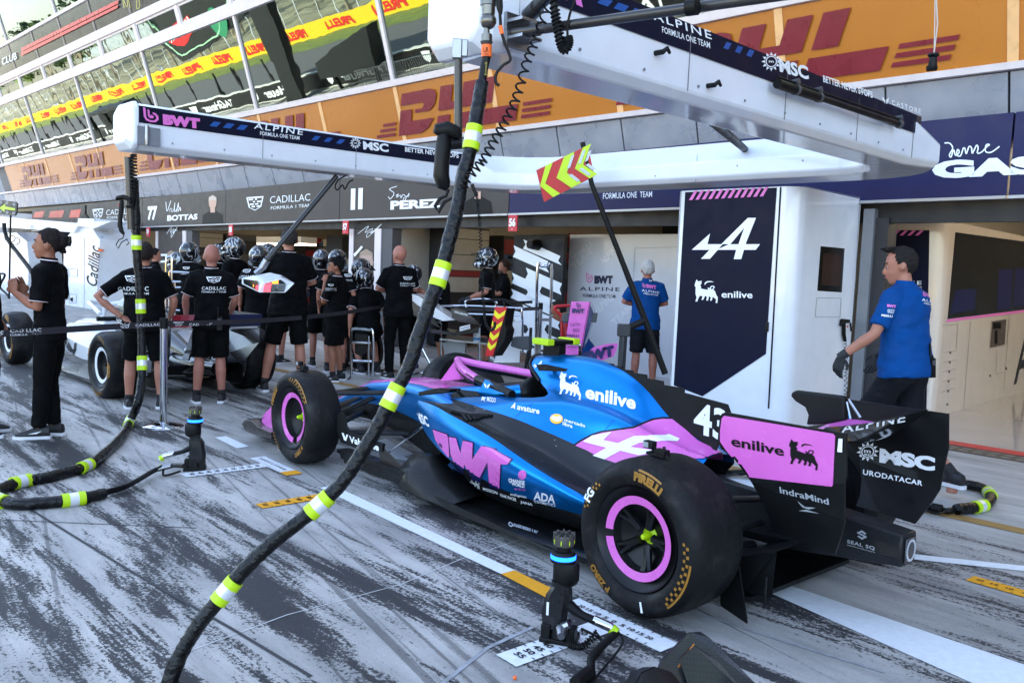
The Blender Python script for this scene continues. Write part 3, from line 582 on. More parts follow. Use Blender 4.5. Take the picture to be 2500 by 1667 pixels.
# ================= hoses, poles, controllers =================
band_y = mat('band_lime', (182, 216, 8), .45, var=.05, emit=0); band_s = mat('band_silver', (216, 218, 222), .3, .3, .05)
hose_m = mat('hose_cover', (7, 7, 8), .28, var=.2, bump=.5, bs=38, spec=.3)
def hose(name, label, path, r, bands, group='air hoses of the gantry'):
    t = empty(name, path[-1], label, 'hose', group); pp = smooth_path(path, 7)
    rr = [r * (1 + .16 * noise.noise(p * 12) + .05 * noise.noise(p * 31)) for p in pp]
    pp2 = smooth_path(path, 22); q = MB(); q.tube(pp2, r, 16); n_ = len(pp2)
    for i, c in enumerate(pp2):
        for j in range(16): v = q.v[i * 16 + j]; kk = 1 + .10 * noise.noise(c * 9) + .16 * abs(noise.noise(V((v.x * 20, v.y * 20, v.z * 20)))) + .07 * noise.noise(v * 55); q.v[i * 16 + j] = c + (v - c) * (kk - .04)
    o = q.build('hose_sleeve', hose_m, t, smooth=80)
    for P in bands:
        k = min(range(len(pp)), key=lambda i: (pp[i] - P).length); d = (pp[min(k + 1, len(pp) - 1)] - pp[max(k - 1, 0)]).normalized(); c = pp[k]; L = r * 1.15
        w = MB(); w.mat(band_y).tube([c - d * L * 1.55, c - d * L * .6], r * 1.22, 18); w.tube([c + d * L * .6, c + d * L * 1.55], r * 1.22, 18); w.mat(band_s).tube([c - d * L * .6, c + d * L * .6], r * 1.205, 18); w.build('reflective_band', None, t)
    return t
h1 = [on_Y(328, 440, 7.5), on_Y(332, 540, 7.5), on_Y(334, 615, 7.5), on_Y(342, 714, 7.5), on_Y(346, 833, 7.48), on_Y(346, 921, 7.42), on_Y(336, 985, 7.3)]
h1 += [G(x, y, .036) for x, y in ((316, 1030), (298, 1064), (251, 1110), (208, 1138), (128, 1162), (51, 1176), (8, 1191), (-18, 1208), (13, 1225), (64, 1230), (179, 1219), (255, 1204))]
bp = [on_Y(333, 588, 7.5), on_Y(344, 739, 7.5), on_Y(347, 887, 7.42)] + [G(x, y, .036) for x, y in ((316, 1030), (208, 1138), (50, 1176), (-2, 1222), (176, 1219))]
hose('air_hose', 'black hose with lime bands looping on the ground to the front wheel gun', h1, .036, bp)
q = MB(); t = empty('hose_tail', G(420, 1135), 'thin black hose end joining the looped hose to the front wheel gun', 'hose', 'hose ends at the wheel guns')
tail = [G(235, 1209, .03), G(298, 1191, .03), G(336, 1172, .04), G(383, 1145, .05), G(419, 1136, .07), G(450, 1137, .12)]
q.tube(smooth_path(tail, 6), .017, 8); q.tube(smooth_path([p + V((.03, .03, .02)) for p in tail[:4]] + [G(400, 1160, .02), G(440, 1150, .03)], 6), .008, 6); q.build('pipe', black, t)
q = MB(); q.tube([G(383, 1145, .05), G(419, 1136, .07)], .02, 10); q.build('coupling', steel, t)
q = MB(); q.tube([G(386, 1144, .051), G(398, 1141, .058)], .0215, 10); q.build('tape', lime, t)
hp = [(1186, 130), (1184, 160), (1177, 200), (1167, 260), (1154, 337), (1144, 383), (1129, 432), (1119, 497), (1100, 575), (1075, 670), (1049, 740), (1021, 824), (998, 894), (959, 968), (917, 1049), (875, 1118), (837, 1175), (780, 1232), (714, 1286), (665, 1324), (600, 1385), (553, 1442), (489, 1519), (442, 1595), (413, 1667), (395, 1730)]
Yd = lambda y: 3.40 - .52 * max(0, (y - 124)) / 1540
hose('air_hose', 'thick black hose hanging from the near boom across the picture to the bottom edge', [on_Y(x, y, Yd(y)) for x, y in hp[2:]], .0275, [on_Y(x, y, Yd(y)) for x, y in ((1152, 337), (1075, 670), (959, 970), (780, 1232), (552, 1444))])
t = empty('hose_coupling', on_Y(1186, 130, 3.4), 'steel swivel coupling with an orange tag at the top of the hanging hose', 'coupling')
q = MB(); X = lambda y: on_Y(1188 + (y < 60) * 4, y, 3.4); q.tube([X(-30), X(15), X(16), X(38)], [.032, .032, .028, .026], 14); q.ball(X(52), .033, 14); q.tube([X(66), X(84), X(85), X(102), X(103), X(110)], [.012, .012, .022, .022, .026, .02], 12); q.build('swivel', mat('gunmetal', (110, 106, 100), .25, .9), t)
q = MB(); q.tube([X(111), X(140)], .021, 14); q.build('tag', mat('tag_orange', (250, 110, 34), .5), t)
d = Deco(lambda x, y: on_Y(x, y, 3.372)); d.text('LR', (1180, 127), (1193, 127), (0, -11), .5); d.text('PRIME', (1180, 135), (1193, 135), (0, -5)); d.build('lettering', lblack, t)
q = MB(); q.tube([X(140), on_Y(1182, 165, 3.4), on_Y(1176, 205, 3.39)], .017, 12); q.build('rubber_end', black, t)
d = Deco(lambda x, y: on_Y(x, y, 3.378)); d.text('pooli', (1187, 184), (1190, 152), (-6, 0), .5); d.build('lettering', mat('lettering_olive', (150, 140, 50), .5), t)
def controller(label, px, py, Y, k, pole0, pole1, pr):
    t = empty('control_pole', on_Y(pole1[0], pole1[1], Y), label, 'control handle', 'control handles on the boom poles')
    q = MB(); q.tube([on_Y(*pole0, Y), on_Y(*pole1, Y)], pr, 12); q.build('pole', mat('pole_bronze', (70, 66, 62), .3, .5), t)
    X = lambda x, y: on_Y(px + x * k, py + y * k, Y - pr * 1.6)
    q = MB(); q.tube([X(-29, -6), X(-24, -14), X(0, -18), X(22, -8), X(28, 4)], [.012, .03 * k, .034 * k, .03 * k, .014], 12); q.tube([X(-8, -5), X(-9, 20), X(-13, 60), X(-15, 95), X(-8, 118), X(0, 128)], [.026 * k, .034 * k, .032 * k, .034 * k, .03 * k, .012], 12); q.tube([X(10, 20), X(36, 18)], .02 * k, 8); q.tube([X(2, 128), X(-4, 145), X(-18, 150), X(-30, 170), X(-22, 185), X(-8, 160), X(14, 148), X(20, 165), X(10, 172)], .008 * k, 6); q.build('handle', black, t)
    q = MB(); q.tube([X(-20, 10), X(-15, 24)], .012 * k, 8); q.build('trigger', mat('trigger_red', (190, 24, 24), .35), t)
    q = MB(); q.box(X(-1, 76) - CF * .012 * k, (.012 * k, .004, .05 * k)); q.build('label', lwhite, t, smooth=0)
controller('black pistol grip handle on the far boom pole beside the looped hose', 302, 492, 7.46, .62, (312, 384), (320, 560), .03)
controller('black pistol grip handle on the near pole crossing the orange banner', 1092, 334, 3.56, 1.0, (1119, 140), (1119, 350), .017)
q = MB(); t = empty('pole_clevis', on_Y(1119, 130, 3.56), 'grey clevis joint holding the near pole under the boom', 'joint'); q.box(on_Y(1117, 122, 3.56), (.04, .05, .08)); q.box(on_Y(1128, 118, 3.55), (.05, .012, .07)); q.build('joint', steel, t, bev=.004)
t = empty('coiled_cable', on_Y(1150, 460, 3.5), 'long black coiled cable stretched from the near boom down along the hose', 'cable', 'coiled cables')
cp = [(1350, -30), (1332, 30), (1313, 80), (1300, 118), (1285, 155), (1270, 210), (1255, 254), (1236, 292), (1220, 322), (1200, 355), (1182, 388), (1160, 415), (1140, 440), (1128, 462)]
q = MB(); q.tube(helix([on_Y(x, y, 3.36 - .0002 * y) for x, y in cp], .017, 27, 8), .0042, 5, False); q.build('coil', black, t)
t = empty('coiled_cable', on_Y(1370, 110, 3.4), 'thick ribbed black cable hanging in a short loop under the near boom', 'cable', 'coiled cables')
cp = [(1352, -20), (1355, 30), (1362, 70), (1370, 110), (1380, 122), (1388, 105), (1386, 92)]; pp = [on_Y(x, y, 3.45) for x, y in cp]
q = MB(); q.tube(smooth_path(pp, 6), .013, 10); q.tube(helix(pp, .017, 26, 8), .005, 5, False); q.tube(smooth_path([on_Y(1386, 92, 3.45), on_Y(1386, 60, 3.44), on_Y(1396, 20, 3.43), on_Y(1412, -20, 3.43)], 5), .005, 6); q.build('coil', black, t)
q = MB(); t = empty('coiled_cable', on_Y(326, 440, 7.45), 'tight black coil beside the far boom pole', 'cable', 'coiled cables'); q.tube(helix([on_Y(326, 378, 7.45), on_Y(327, 420, 7.45), on_Y(326, 470, 7.45), on_Y(322, 500, 7.45)], .025, 18, 8), .008, 5, False); q.build('coil', black, t)
q = MB(); t = empty('signal_cable', on_Y(1210, 190, 3.5), 'thin black cable with an orange sleeve curling beside the hose coupling', 'cable'); q.tube(smooth_path([on_Y(x, y, 3.38) for x, y in ((1219, -10), (1221, 40), (1224, 75), (1232, 105), (1246, 145), (1228, 160), (1212, 180), (1210, 200), (1219, 210))], 6), .006, 6); q.tube([on_Y(1219, -10, 3.38), on_Y(1220, 20, 3.38), on_Y(1222, 36, 3.38)], [.013, .013, .007], 8); q.build('cable', black, t)
q = MB(); q.tube([on_Y(1221, 64, 3.38), on_Y(1226, 84, 3.38)], .0085, 8); q.build('sleeve', MATS['tag_orange'], t)
# overhead link cable down to the trolley behind the hose
t = empty('coiled_cable', on_Y(1175, 560, 9.2), 'fine black coil hanging from the white beam in front of the garage', 'cable', 'coiled cables')
q = MB(); q.tube(helix([on_Y(x, y, 9.2) for x, y in ((1163, 470), (1168, 510), (1172, 560), (1175, 640), (1178, 710), (1182, 760))], .016, 46, 7), .0055, 4, False); q.tube(smooth_path([on_Y(x, y, 9.2) for x, y in ((1152, 450), (1160, 470), (1163, 480))], 4), .02, 6); q.tube(smooth_path([on_Y(x, y, 9.2) for x, y in ((1182, 760), (1186, 790), (1198, 806), (1207, 798), (1208, 786))], 5), .016, 8); q.build('coil', black, t)
# ================= release light =================
t = empty('stop_light', on_cy(655, 700, 0), 'white arrowhead shaped stop light with red and amber lamps on a black rod', 'traffic light'); Yl = on_cy(655, 700, 0).y
L_ = lambda x, y, dy=0: on_Y(350 + x / 5.808, 560 + y / 5.808, Yl + dy)
q = MB(); fr = [(1640, 890), (1680, 700), (1740, 760), (1960, 690), (2148, 765), (2010, 895)]; 
lf = [(1395, 690), (1640, 700), (1640, 890), (1400, 775)]
top = [L_(1395, 690), L_(1640, 665, .0), L_(1800, 610, .12), L_(1940, 650, .1), L_(2148, 765, .05)]
V_ = [L_(1395, 690, .02), L_(1390, 775, .02), L_(1645, 895, -.06), L_(1700, 760, -.06), L_(1955, 690, -.02), L_(2148, 765, .03), L_(2010, 898, -.02), L_(1800, 610, .14), L_(1960, 650, .16), L_(1450, 690, .2), L_(1660, 890, .14), L_(2000, 890, .14)]
q.add(V_, [(0, 1, 2, 3), (3, 2, 6, 5, 4), (0, 3, 7), (3, 4, 8, 7), (4, 5, 8), (0, 7, 9), (9, 7, 8, 11, 10), (1, 0, 9, 10), (2, 1, 10), (2, 10, 11, 6), (6, 11, 8, 5)]); hs = q.build('housing', white, t, smooth=0, bev=.006)
def face3(vs, name, m, off=.006):
    q = MB(); q.add([p - CF * off for p in vs], [list(range(len(vs)))]); return q.build(name, m, hs, smooth=0, fix=False)
dk = mat('lens_dark', (34, 38, 40), .15, coat=.5); rd = mat('lamp_red', (255, 46, 60), .3, emit=1.1); am = mat('lamp_amber', (250, 140, 30), .3, emit=.5)
lp = lambda a, b, k, dy0, dy1: L_(a, b, dy0 + (dy1 - dy0) * k)
face3([L_(1700, 885, -.06), L_(1730, 770, -.06), L_(1950, 712, -.025), L_(2025, 775, -.005), L_(2000, 885, -.02)], 'lens', dk)
face3([L_(1420, 705, .015), L_(1628, 730, -.055), L_(1625, 870, -.055), L_(1425, 770, .015)], 'lens', dk)
face3([L_(1702, 880, -.06), L_(1722, 785, -.06), L_(1818, 755, -.045), L_(1805, 880, -.045)], 'lamp', rd, .010)
face3([L_(1828, 748, -.045), L_(1918, 722, -.03), L_(1918, 772, -.03), L_(1828, 772, -.045)], 'lamp', am, .010)
face3([L_(1590, 795, -.035), L_(1625, 795, -.055), L_(1622, 862, -.055), L_(1588, 840, -.035)], 'lamp', rd, .010)
face3([L_(1560, 780, -.03), L_(1590, 785, -.035), L_(1588, 828, -.035), L_(1560, 815, -.03)], 'lamp', am, .010)
face3([L_(1922, 790, -.03), L_(2015, 800, -.005), L_(1995, 875, -.02), L_(1910, 875, -.03)], 'lamp', mat('lamp_off', (70, 76, 78), .2), .010)
face3([L_(1820, 795, -.045), L_(1900, 790, -.03), L_(1895, 875, -.03), L_(1815, 875, -.045)], 'lamp', MATS['lamp_off'], .010)
top_ = on_u(822, 430, -7.85); lo = on_Y(640, 655, Yl + .1); md = on_Y(652, 635, Yl + .1)
q = MB(); q.tube([top_, md], .028, 10); q.build('rod', MATS['carbon_tube'], t)
q = MB(); q.tube([md, lo], .04, 10); q.tube([lo, on_Y(624, 668, Yl + .1)], .03, 8); q.build('hinge', steel, t)
q = MB(); q.tube(smooth_path([on_u(x, y, -7.85) for x, y in ((850, 425), (838, 432), (826, 440), (818, 455), (824, 464), (836, 452), (842, 462), (852, 445), (862, 440))], 5), .008, 6); q.build('cable', black, t)
# ================= chevron board on a leaning pole =================
Yp = 9.4; t = empty('marker_board', on_Y(1624, 912, Yp), 'leaning black pole with a red and lime chevron board at its top', 'marker board')
q = MB(); pp = [on_Y(1422, 348, Yp), on_Y(1445, 451, Yp), on_Y(1504, 600, Yp), on_Y(1575, 782, Yp), on_Y(1624, 912, Yp)]; q.tube(pp, [.028, .028, .03, .036, .036], 10); q.tube([pp[3], on_Y(1523, 806, Yp)], .04, 10); q.build('pole', black, t)
q = MB(); A = on_Y(1523, 806, Yp); q.tube([A + ZZ * .04, on_Y(1516, 912, Yp)], .05, 4); q.box(A, (.14, .1, .14)); q.build('stand', mat('stand_charcoal', (40, 42, 46), .5), t, bev=.01)
C_ = [on_Y(1309, 417, Yp), on_Y(1435, 356, Yp), on_Y(1451, 431, Yp), on_Y(1328, 494, Yp)]
q = MB(); q.prism(C_, -CF * .02); bd = q.build('board', mat('board_red', (186, 18, 24), .4), t, smooth=0)
bl = lambda x, y: C_[0].lerp(C_[1], x).lerp(C_[3].lerp(C_[2], x), y) - CF * .03
d = Deco(bl)
for x0, w in ((-.12, .22), (.32, .2), (.68, .16)):
    d.poly([(max(0, x0 + .0), .5), (max(0, x0 + .3) if x0 < 0 else x0 + .22, 0), (x0 + .22 + w, 0), (x0 + w, .5), (x0 + .22 + w, 1), (x0 + .22, 1) if x0 > 0 else (x0 + .3, 1)])
d.build('chevron', mat('chevron_lime', (190, 222, 10), .4), bd)
d = Deco(lambda x, y: bl(x, y) - CF * .005)
for x0, a, b in ((.5, .08, .4), (.5, .6, .92), (.72, .1, .42), (.72, .58, .9), (.86, .2, .45), (.86, .55, .8)): s_ = .12; d.poly([(x0 + (.5 - a) * .4, a), (x0 + .06 + (.5 - a) * .4, a), (x0 + .06 + abs(.5 - b) * .4, b), (x0 + abs(.5 - b) * .4, b)] if a < .5 else [(x0 + (a - .5) * .4, a), (x0 + .06 + (a - .5) * .4, a), (x0 + .06 + (b - .5) * .4, b), (x0 + (b - .5) * .4, b)])
d.build('slot', mat('slot_grey', (170, 174, 176), .3, .3), bd)
# hanging plumb device, upper right
t = empty('plumb_marker', on_Y(2277, 172, 4.6), 'small black plumb device on a cord in front of the orange banner', 'plumb marker')
q = MB(); q.tube([on_Y(2285, -20, 4.6), on_Y(2289, 60, 4.6), on_Y(2280, 132, 4.6)], .004, 5); q.tube([on_Y(2283, -20, 4.6), on_Y(2281, 132, 4.6)], .003, 5); q.build('cord', mat('cord_grey', (190, 180, 170), .6), t)
q = MB(); q.lathe([(.028, .0), (.03, -.01), (.018, -.02), (.022, -.06), (.018, -.075)], on_Y(2279, 132, 4.6), ZZ, 14); q.tube([on_Y(2264, 168, 4.6), on_Y(2286, 166, 4.6)], .016, 8); q.build('plumb', black, t)
# ================= near racing car =================
CAR = empty('racing_car', CW(1.7, 0, 0), 'blue, pink and carbon open wheel racing car parked in its pit box', 'racing car')
blue = mat('car_blue', (0, 124, 204), .3, .8, .05, coat=.12, rv=0); cpanel = carbon('carbon_panel', (28, 30, 34), .42, 220, .2); cdark = carbon('carbon_dark', (11, 12, 13), .46, 160, .12)
bpink = mat('car_pink', (214, 102, 188), .26, 0, .02, coat=.3)
def rs(pts, n):
    p = smooth_path(pts, 10); L = [0]
    for a, b in zip(p, p[1:]): L.append(L[-1] + (b - a).length)
    out = []; k = 0
    for i in range(n):
        t = L[-1] * i / (n - 1)
        while k < len(L) - 2 and L[k + 1] < t: k += 1
        s = (t - L[k]) / max(1e-9, L[k + 1] - L[k]); out.append(p[k].lerp(p[k + 1], min(1, max(0, s))))
    return out
def fline(l): return [on_cy(x, y, yy) for x, y, yy in l]
def mirror(P): c = W2C(P); return CW(c.x, -c.y, c.z)
NL = 44
L0 = fline([(1309, 866, 0), (1345, 864, 0), (1390, 866, 0), (1450, 874, 0), (1510, 897, 0), (1549, 922, 0), (1585, 955, 0), (1638, 1018, 0), (1700, 1067, 0), (1757, 1106, 0)])
L1 = fline([(1302, 873, .075), (1340, 874, .075), (1390, 879, .07), (1450, 893, .065), (1505, 919, .055), (1540, 944, .05), (1575, 979, .045), (1625, 1034, .04), (1690, 1078, .04), (1745, 1110, .03)])
L2 = fline([(1295, 893, .13), (1335, 907, .14), (1380, 918, .13), (1440, 940, .12), (1500, 970, .11), (1545, 1000, .1), (1590, 1035, .095), (1640, 1068, .09), (1690, 1092, .08), (1735, 1114, .06)])
L2b = fline([(1318, 930, .17), (1350, 945, .185), (1390, 958, .18), (1445, 975, .17), (1500, 1000, .16), (1545, 1026, .15), (1592, 1054, .14), (1645, 1082, .13), (1690, 1102, .11), (1730, 1117, .08)])
L3 = fline([(1330, 968, .27), (1370, 980, .28), (1430, 998, .26), (1497, 1022, .24), (1550, 1047, .22), (1600, 1072, .19), (1660, 1096, .16), (1725, 1120, .11)])
L3b = fline([(1185, 968, .40), (1250, 985, .40), (1330, 1012, .36), (1400, 1040, .33), (1470, 1070, .29), (1550, 1092, .25), (1630, 1112, .2), (1720, 1128, .13)])
L4 = fline([(1100, 972, .56), (1140, 984, .54), (1190, 1000, .51), (1255, 1021, .47), (1330, 1052, .42), (1402, 1084, .37), (1450, 1108, .34), (1500, 1127, .31), (1580, 1142, .26), (1700, 1150, .17)])
L5 = fline([(1100, 985, .62), (1150, 1012, .60), (1205, 1042, .57), (1260, 1072, .53), (1330, 1108, .48), (1400, 1150, .43), (1450, 1176, .39), (1510, 1200, .34), (1580, 1215, .3)])
L6 = fline([(1022, 977, .66), (1060, 990, .70), (1099, 1012, .72), (1192, 1063, .73), (1258, 1108, .71), (1330, 1156, .66), (1420, 1207, .55), (1470, 1232, .48)])
L7 = fline([(1017, 990, .66), (1060, 1028, .73), (1140, 1078, .765), (1230, 1132, .75), (1310, 1178, .69), (1420, 1226, .57), (1470, 1246, .49)])
L8 = fline([(1018, 1008, .62), (1040, 1058, .68), (1090, 1115, .70), (1150, 1152, .69), (1222, 1192, .66), (1290, 1217, .62), (1354, 1238, .58), (1420, 1256, .53), (1470, 1266, .47)])
L9 = [CW(*p) for p in ((2.12, .46, .34), (1.95, .46, .22), (1.6, .50, .13), (1.2, .52, .115), (.8, .48, .115), (.45, .42, .115), (.3, .4, .115))]
L10 = [CW(*p) for p in ((2.1, .2, .34), (1.95, .3, .12), (1.6, .3, .10), (1.2, .3, .10), (.8, .3, .10), (.45, .3, .10), (.3, .3, .10))]
def strip(lines, k=4, both=True):
    "skin across longitudinal feature lines -> MB with both sides"
    rl = [rs(l, NL) for l in lines]; q = MB()
    rows = [smooth_path([l[i] for l in rl], k) for i in range(NL)]
    q.loft(rows, closed=False)
    if both: q.loft([[mirror(p) for p in r] for r in rows], closed=False)
    return q
ec = strip([L0, L1, L2, L2b, L3, L3b, L4]).build('engine_cover', blue, CAR, smooth=60)
cpn = strip([L4, L5, L6]).build('cooling_panel', cpanel, CAR, smooth=50)
sp = strip([L6, L7, L8]).build('sidepod', blue, CAR, smooth=60)
und = strip([L8, L9, L10]).build('undercut', cdark, CAR, smooth=60)
# roll hoop intake rim and inside
q = MB(); fr = [l[0] for l in (L0, L1, L2, L2b)]; q.tube(smooth_path(fr + [], 5), .012, 6); q.tube(smooth_path([mirror(p) for p in fr], 5), .012, 6); q.build('intake_rim', cdark, CAR)
q = MB(); q.ball(CW(1.66, 0, .89), .1, 12, (.5, 1.0, .9), (XC, YC, ZZ)); q.build('air_intake', lblack, CAR)
# spine fin with saw-tooth top
z = lambda l: [on_cy(1240 + a / 4.2, 700 + b / 4.2, 0) for a, b in l]
pf = z([(900, 770), (1085, 790), (1085, 806), (1175, 818), (1175, 845), (1285, 858), (1285, 880), (1425, 900), (1425, 935), (1595, 965), (1595, 1003), (1810, 1040), (1810, 1085), (2255, 1205), (2290, 1300), (2275, 1420), (2200, 1560), (2110, 1720), (2000, 1680), (1700, 1400), (1440, 1100), (1280, 950), (1085, 830)])
q = MB(); q.prism([p - YC * .005 for p in pf], YC * .01); fin = q.build('shark_fin', cdark, CAR, smooth=0)
d = Deco(lambda x, y: on_cy(x, y, .008)); d.text('43', (1693, 1052), (1775, 1075), (3, -72), 1.5); d.build('lettering', lwhite, fin)
# nose and cockpit tub
def rbox(x, hw, z0, z1, r=.06, n=4):
    out = []
    for cy_, cz, a0 in ((hw - r, z1 - r, 0), (-hw + r, z1 - r, 90), (-hw + r * .6, z0 + r * .6, 180), (hw - r * .6, z0 + r * .6, 270)):
        for i in range(n + 1):
            a = rad(a0 + 90 * i / n); rr = r if a0 < 180 else r * .6; out.append(CW(x, cy_ + rr * math.cos(a), cz + rr * math.sin(a)))
    return out
st = [(4.48, .06, .15, .21, .03), (4.3, .09, .17, .29, .04), (4.0, .12, .21, .42, .05), (3.6, .155, .25, .56, .06), (3.2, .19, .25, .625, .07), (2.8, .235, .2, .64, .07), (2.5, .28, .16, .635, .07), (2.25, .33, .13, .61, .07), (1.95, .36, .12, .60, .07), (1.6, .36, .12, .60, .07)]
rg = [rbox(*s) for s in st]
q = MB(); q.loft([r for r in rg]); nose = q.build('monocoque', blue, CAR, smooth=45)
q = MB(); tp = []
for (x, hw, z0, z1, r) in st[:7]: tp.append([CW(x, hw * k, z1 + .004 - (abs(k) > .8) * .018 * (x > 2)) for k in (-.86, -.7, -.3, 0, .3, .7, .86)])
q.loft(tp, closed=False); top = q.build('nose_top', bpink, CAR, smooth=40)
q = MB(); q.loft([[CW(x, s * (hw + .004), z0 + .0), CW(x, s * (hw + .004), z0 + (z1 - z0) * .42)] for s in (1,) for (x, hw, z0, z1, r) in st[1:8]], closed=False)
q.loft([[CW(x, -(hw + .004), z0), CW(x, -(hw + .004), z0 + (z1 - z0) * .42)] for (x, hw, z0, z1, r) in st[1:8]], closed=False); q.build('lower_panel', cdark, CAR, smooth=30, fix=False)
# cockpit: dark well with padded rim and steering wheel
q = MB(); q.lathe([(.30, 0), (.30, .01)], CW(2.05, 0, .604), ZZ, 28); o = q.build('cockpit_well', lblack, CAR)
for v in o.data.vertices: c = W2C(v.co + o.location + CAR.location); v.co = CW(2.05 + (c.x - 2.05) * 1.35, c.y * .82, c.z) - o.location - CAR.location
for s in (1, -1):
    q = MB(); pts = [CW(2.38, s * .2, .63), CW(2.2, s * .27, .66), CW(1.95, s * .29, .70), CW(1.75, s * .27, .72), CW(1.66, s * .18, .74)]; q.tube(smooth_path(pts, 5), [.05] * 21, 10); q.build('headrest', blue if s > 0 else cdark, CAR)
q = MB(); q.tube([CW(2.35, -.12, .64), CW(2.35, .12, .64)], .03, 8); q.tube([CW(2.35, .12, .64), CW(2.33, .13, .56)], .025, 8); q.build('steering_wheel', black, CAR)
q = MB(); q.ball(CW(1.72, 0, .70), .13, 14, (.5, 1.1, 1.0), (XC, YC, ZZ)); q.build('head_pad', cdark, CAR)
# halo
hp_ = fline([(1118, 879, 0), (1123, 893, .09), (1140, 909, .19), (1166, 926, .27)]); hb = fline([(1166, 926, .27), (1205, 944, .315), (1250, 964, .33)])
q = MB()
for f in (lambda p: p, mirror): q.tube(smooth_path([f(p) for p in hp_], 6), .030, 12)
q.prism([p - YC * .018 for p in fline([(1080, 929, 0), (1117, 878, 0), (1127, 893, 0), (1127, 926, 0)])], YC * .036); hl = q.build('halo', bpink, CAR, smooth=60)
ha = [mirror(p) for p in hp_] 
q = MB()
for f in (lambda p: p, mirror): q.tube(smooth_path([f(p) for p in hb], 5), .031, 12); q.tube(smooth_path([f(p) - ZZ * .022 for p in hp_], 6), .026, 10)
q.build('halo_arm', cdark, CAR, smooth=60)
far = smooth_path(ha + [mirror(p) for p in hb[1:]], 5); d = Deco(sb([hl], .002)); d.text('businessolver', (1137, 914), (1159, 929), (3, -7), .5); d.build('lettering', lblack, hl)
pf = fline([(1168, 957, .35), (1184, 926, .33), (1238, 958, .35), (1230, 962, .36)]); q = MB(); q.prism(pf, -YC * .03); hf = q.build('halo_fairing', blue, CAR, smooth=0); q = MB(); q.prism([mirror(p) for p in pf], YC * .03); q.build('halo_fairing', blue, CAR, smooth=0)
d = Deco(lambda x, y: on_cy(x, y, .362)); d.quad(WING, (1180, 947), (1196, 949), (1181, 934)); d.build('lettering', lwhite, hf)
# T-camera and side winglets on the roll hoop
q = MB(); q.cbox(1.47, 1.62, -.035, .035, .97, 1.06); pod = q.build('camera_pod', lblack, CAR, bev=.008)
q = MB(); q.mat(lblack).cbox(1.46, 1.60, -.13, .13, 1.06, 1.085); q.mat(lime).cbox(1.455, 1.605, .085, .145, 1.055, 1.095); q.cbox(1.455, 1.605, -.145, -.085, 1.055, 1.095); q.build('camera_bar', None, pod, bev=.006)
for s in (1, -1):
    c = [W2C(p) for p in fline([(1309, 890, .2), (1330, 889, .2), (1384, 901, .2), (1378, 907, .2), (1315, 905, .2)])]; q = MB(); q.prism([CW(p.x, s * p.y, p.z) for p in c], -YC * s * .012); q.tube([CW(c[1].x, s * .2, c[1].z - .02), CW(c[1].x, s * .12, c[1].z - .03)], .014, 8); q.build('winglet', cdark, CAR, smooth=0)
# mirrors
for s in (1, -1):
    P = on_cy(1090, 962, .56); c = W2C(P); q = MB()
    m1 = [W2C(p) for p in fline([(1020, 957, .60), (1060, 948, .57), (1100, 950, .55), (1096, 958, .55), (1022, 966, .6)])]
    q.prism([CW(p.x, s * p.y, p.z) for p in m1], -YC * s * .09); q.tube([CW(m1[2].x, s * .5, m1[2].z - .01), CW(m1[2].x - .05, s * .36, .60)], .012, 6); q.build('wing_mirror', cdark, CAR, smooth=0, bev=.006)
q = MB(); e = [W2C(p) for p in fline([(1100, 962, .36), (1120, 950, .34), (1165, 955, .34), (1172, 966, .36), (1140, 972, .4), (1110, 972, .42)])]
for s in (1, -1): q.prism([CW(p.x, s * p.y, p.z) for p in e], -ZZ * .02)
ms = q.build('cockpit_side', lblack, CAR, smooth=0); d = Deco(sb([ms], .003)); d.text('etoro', (1120, 942), (1135, 941), (0, -4), .5); d.build('lettering', lwhite, ms)
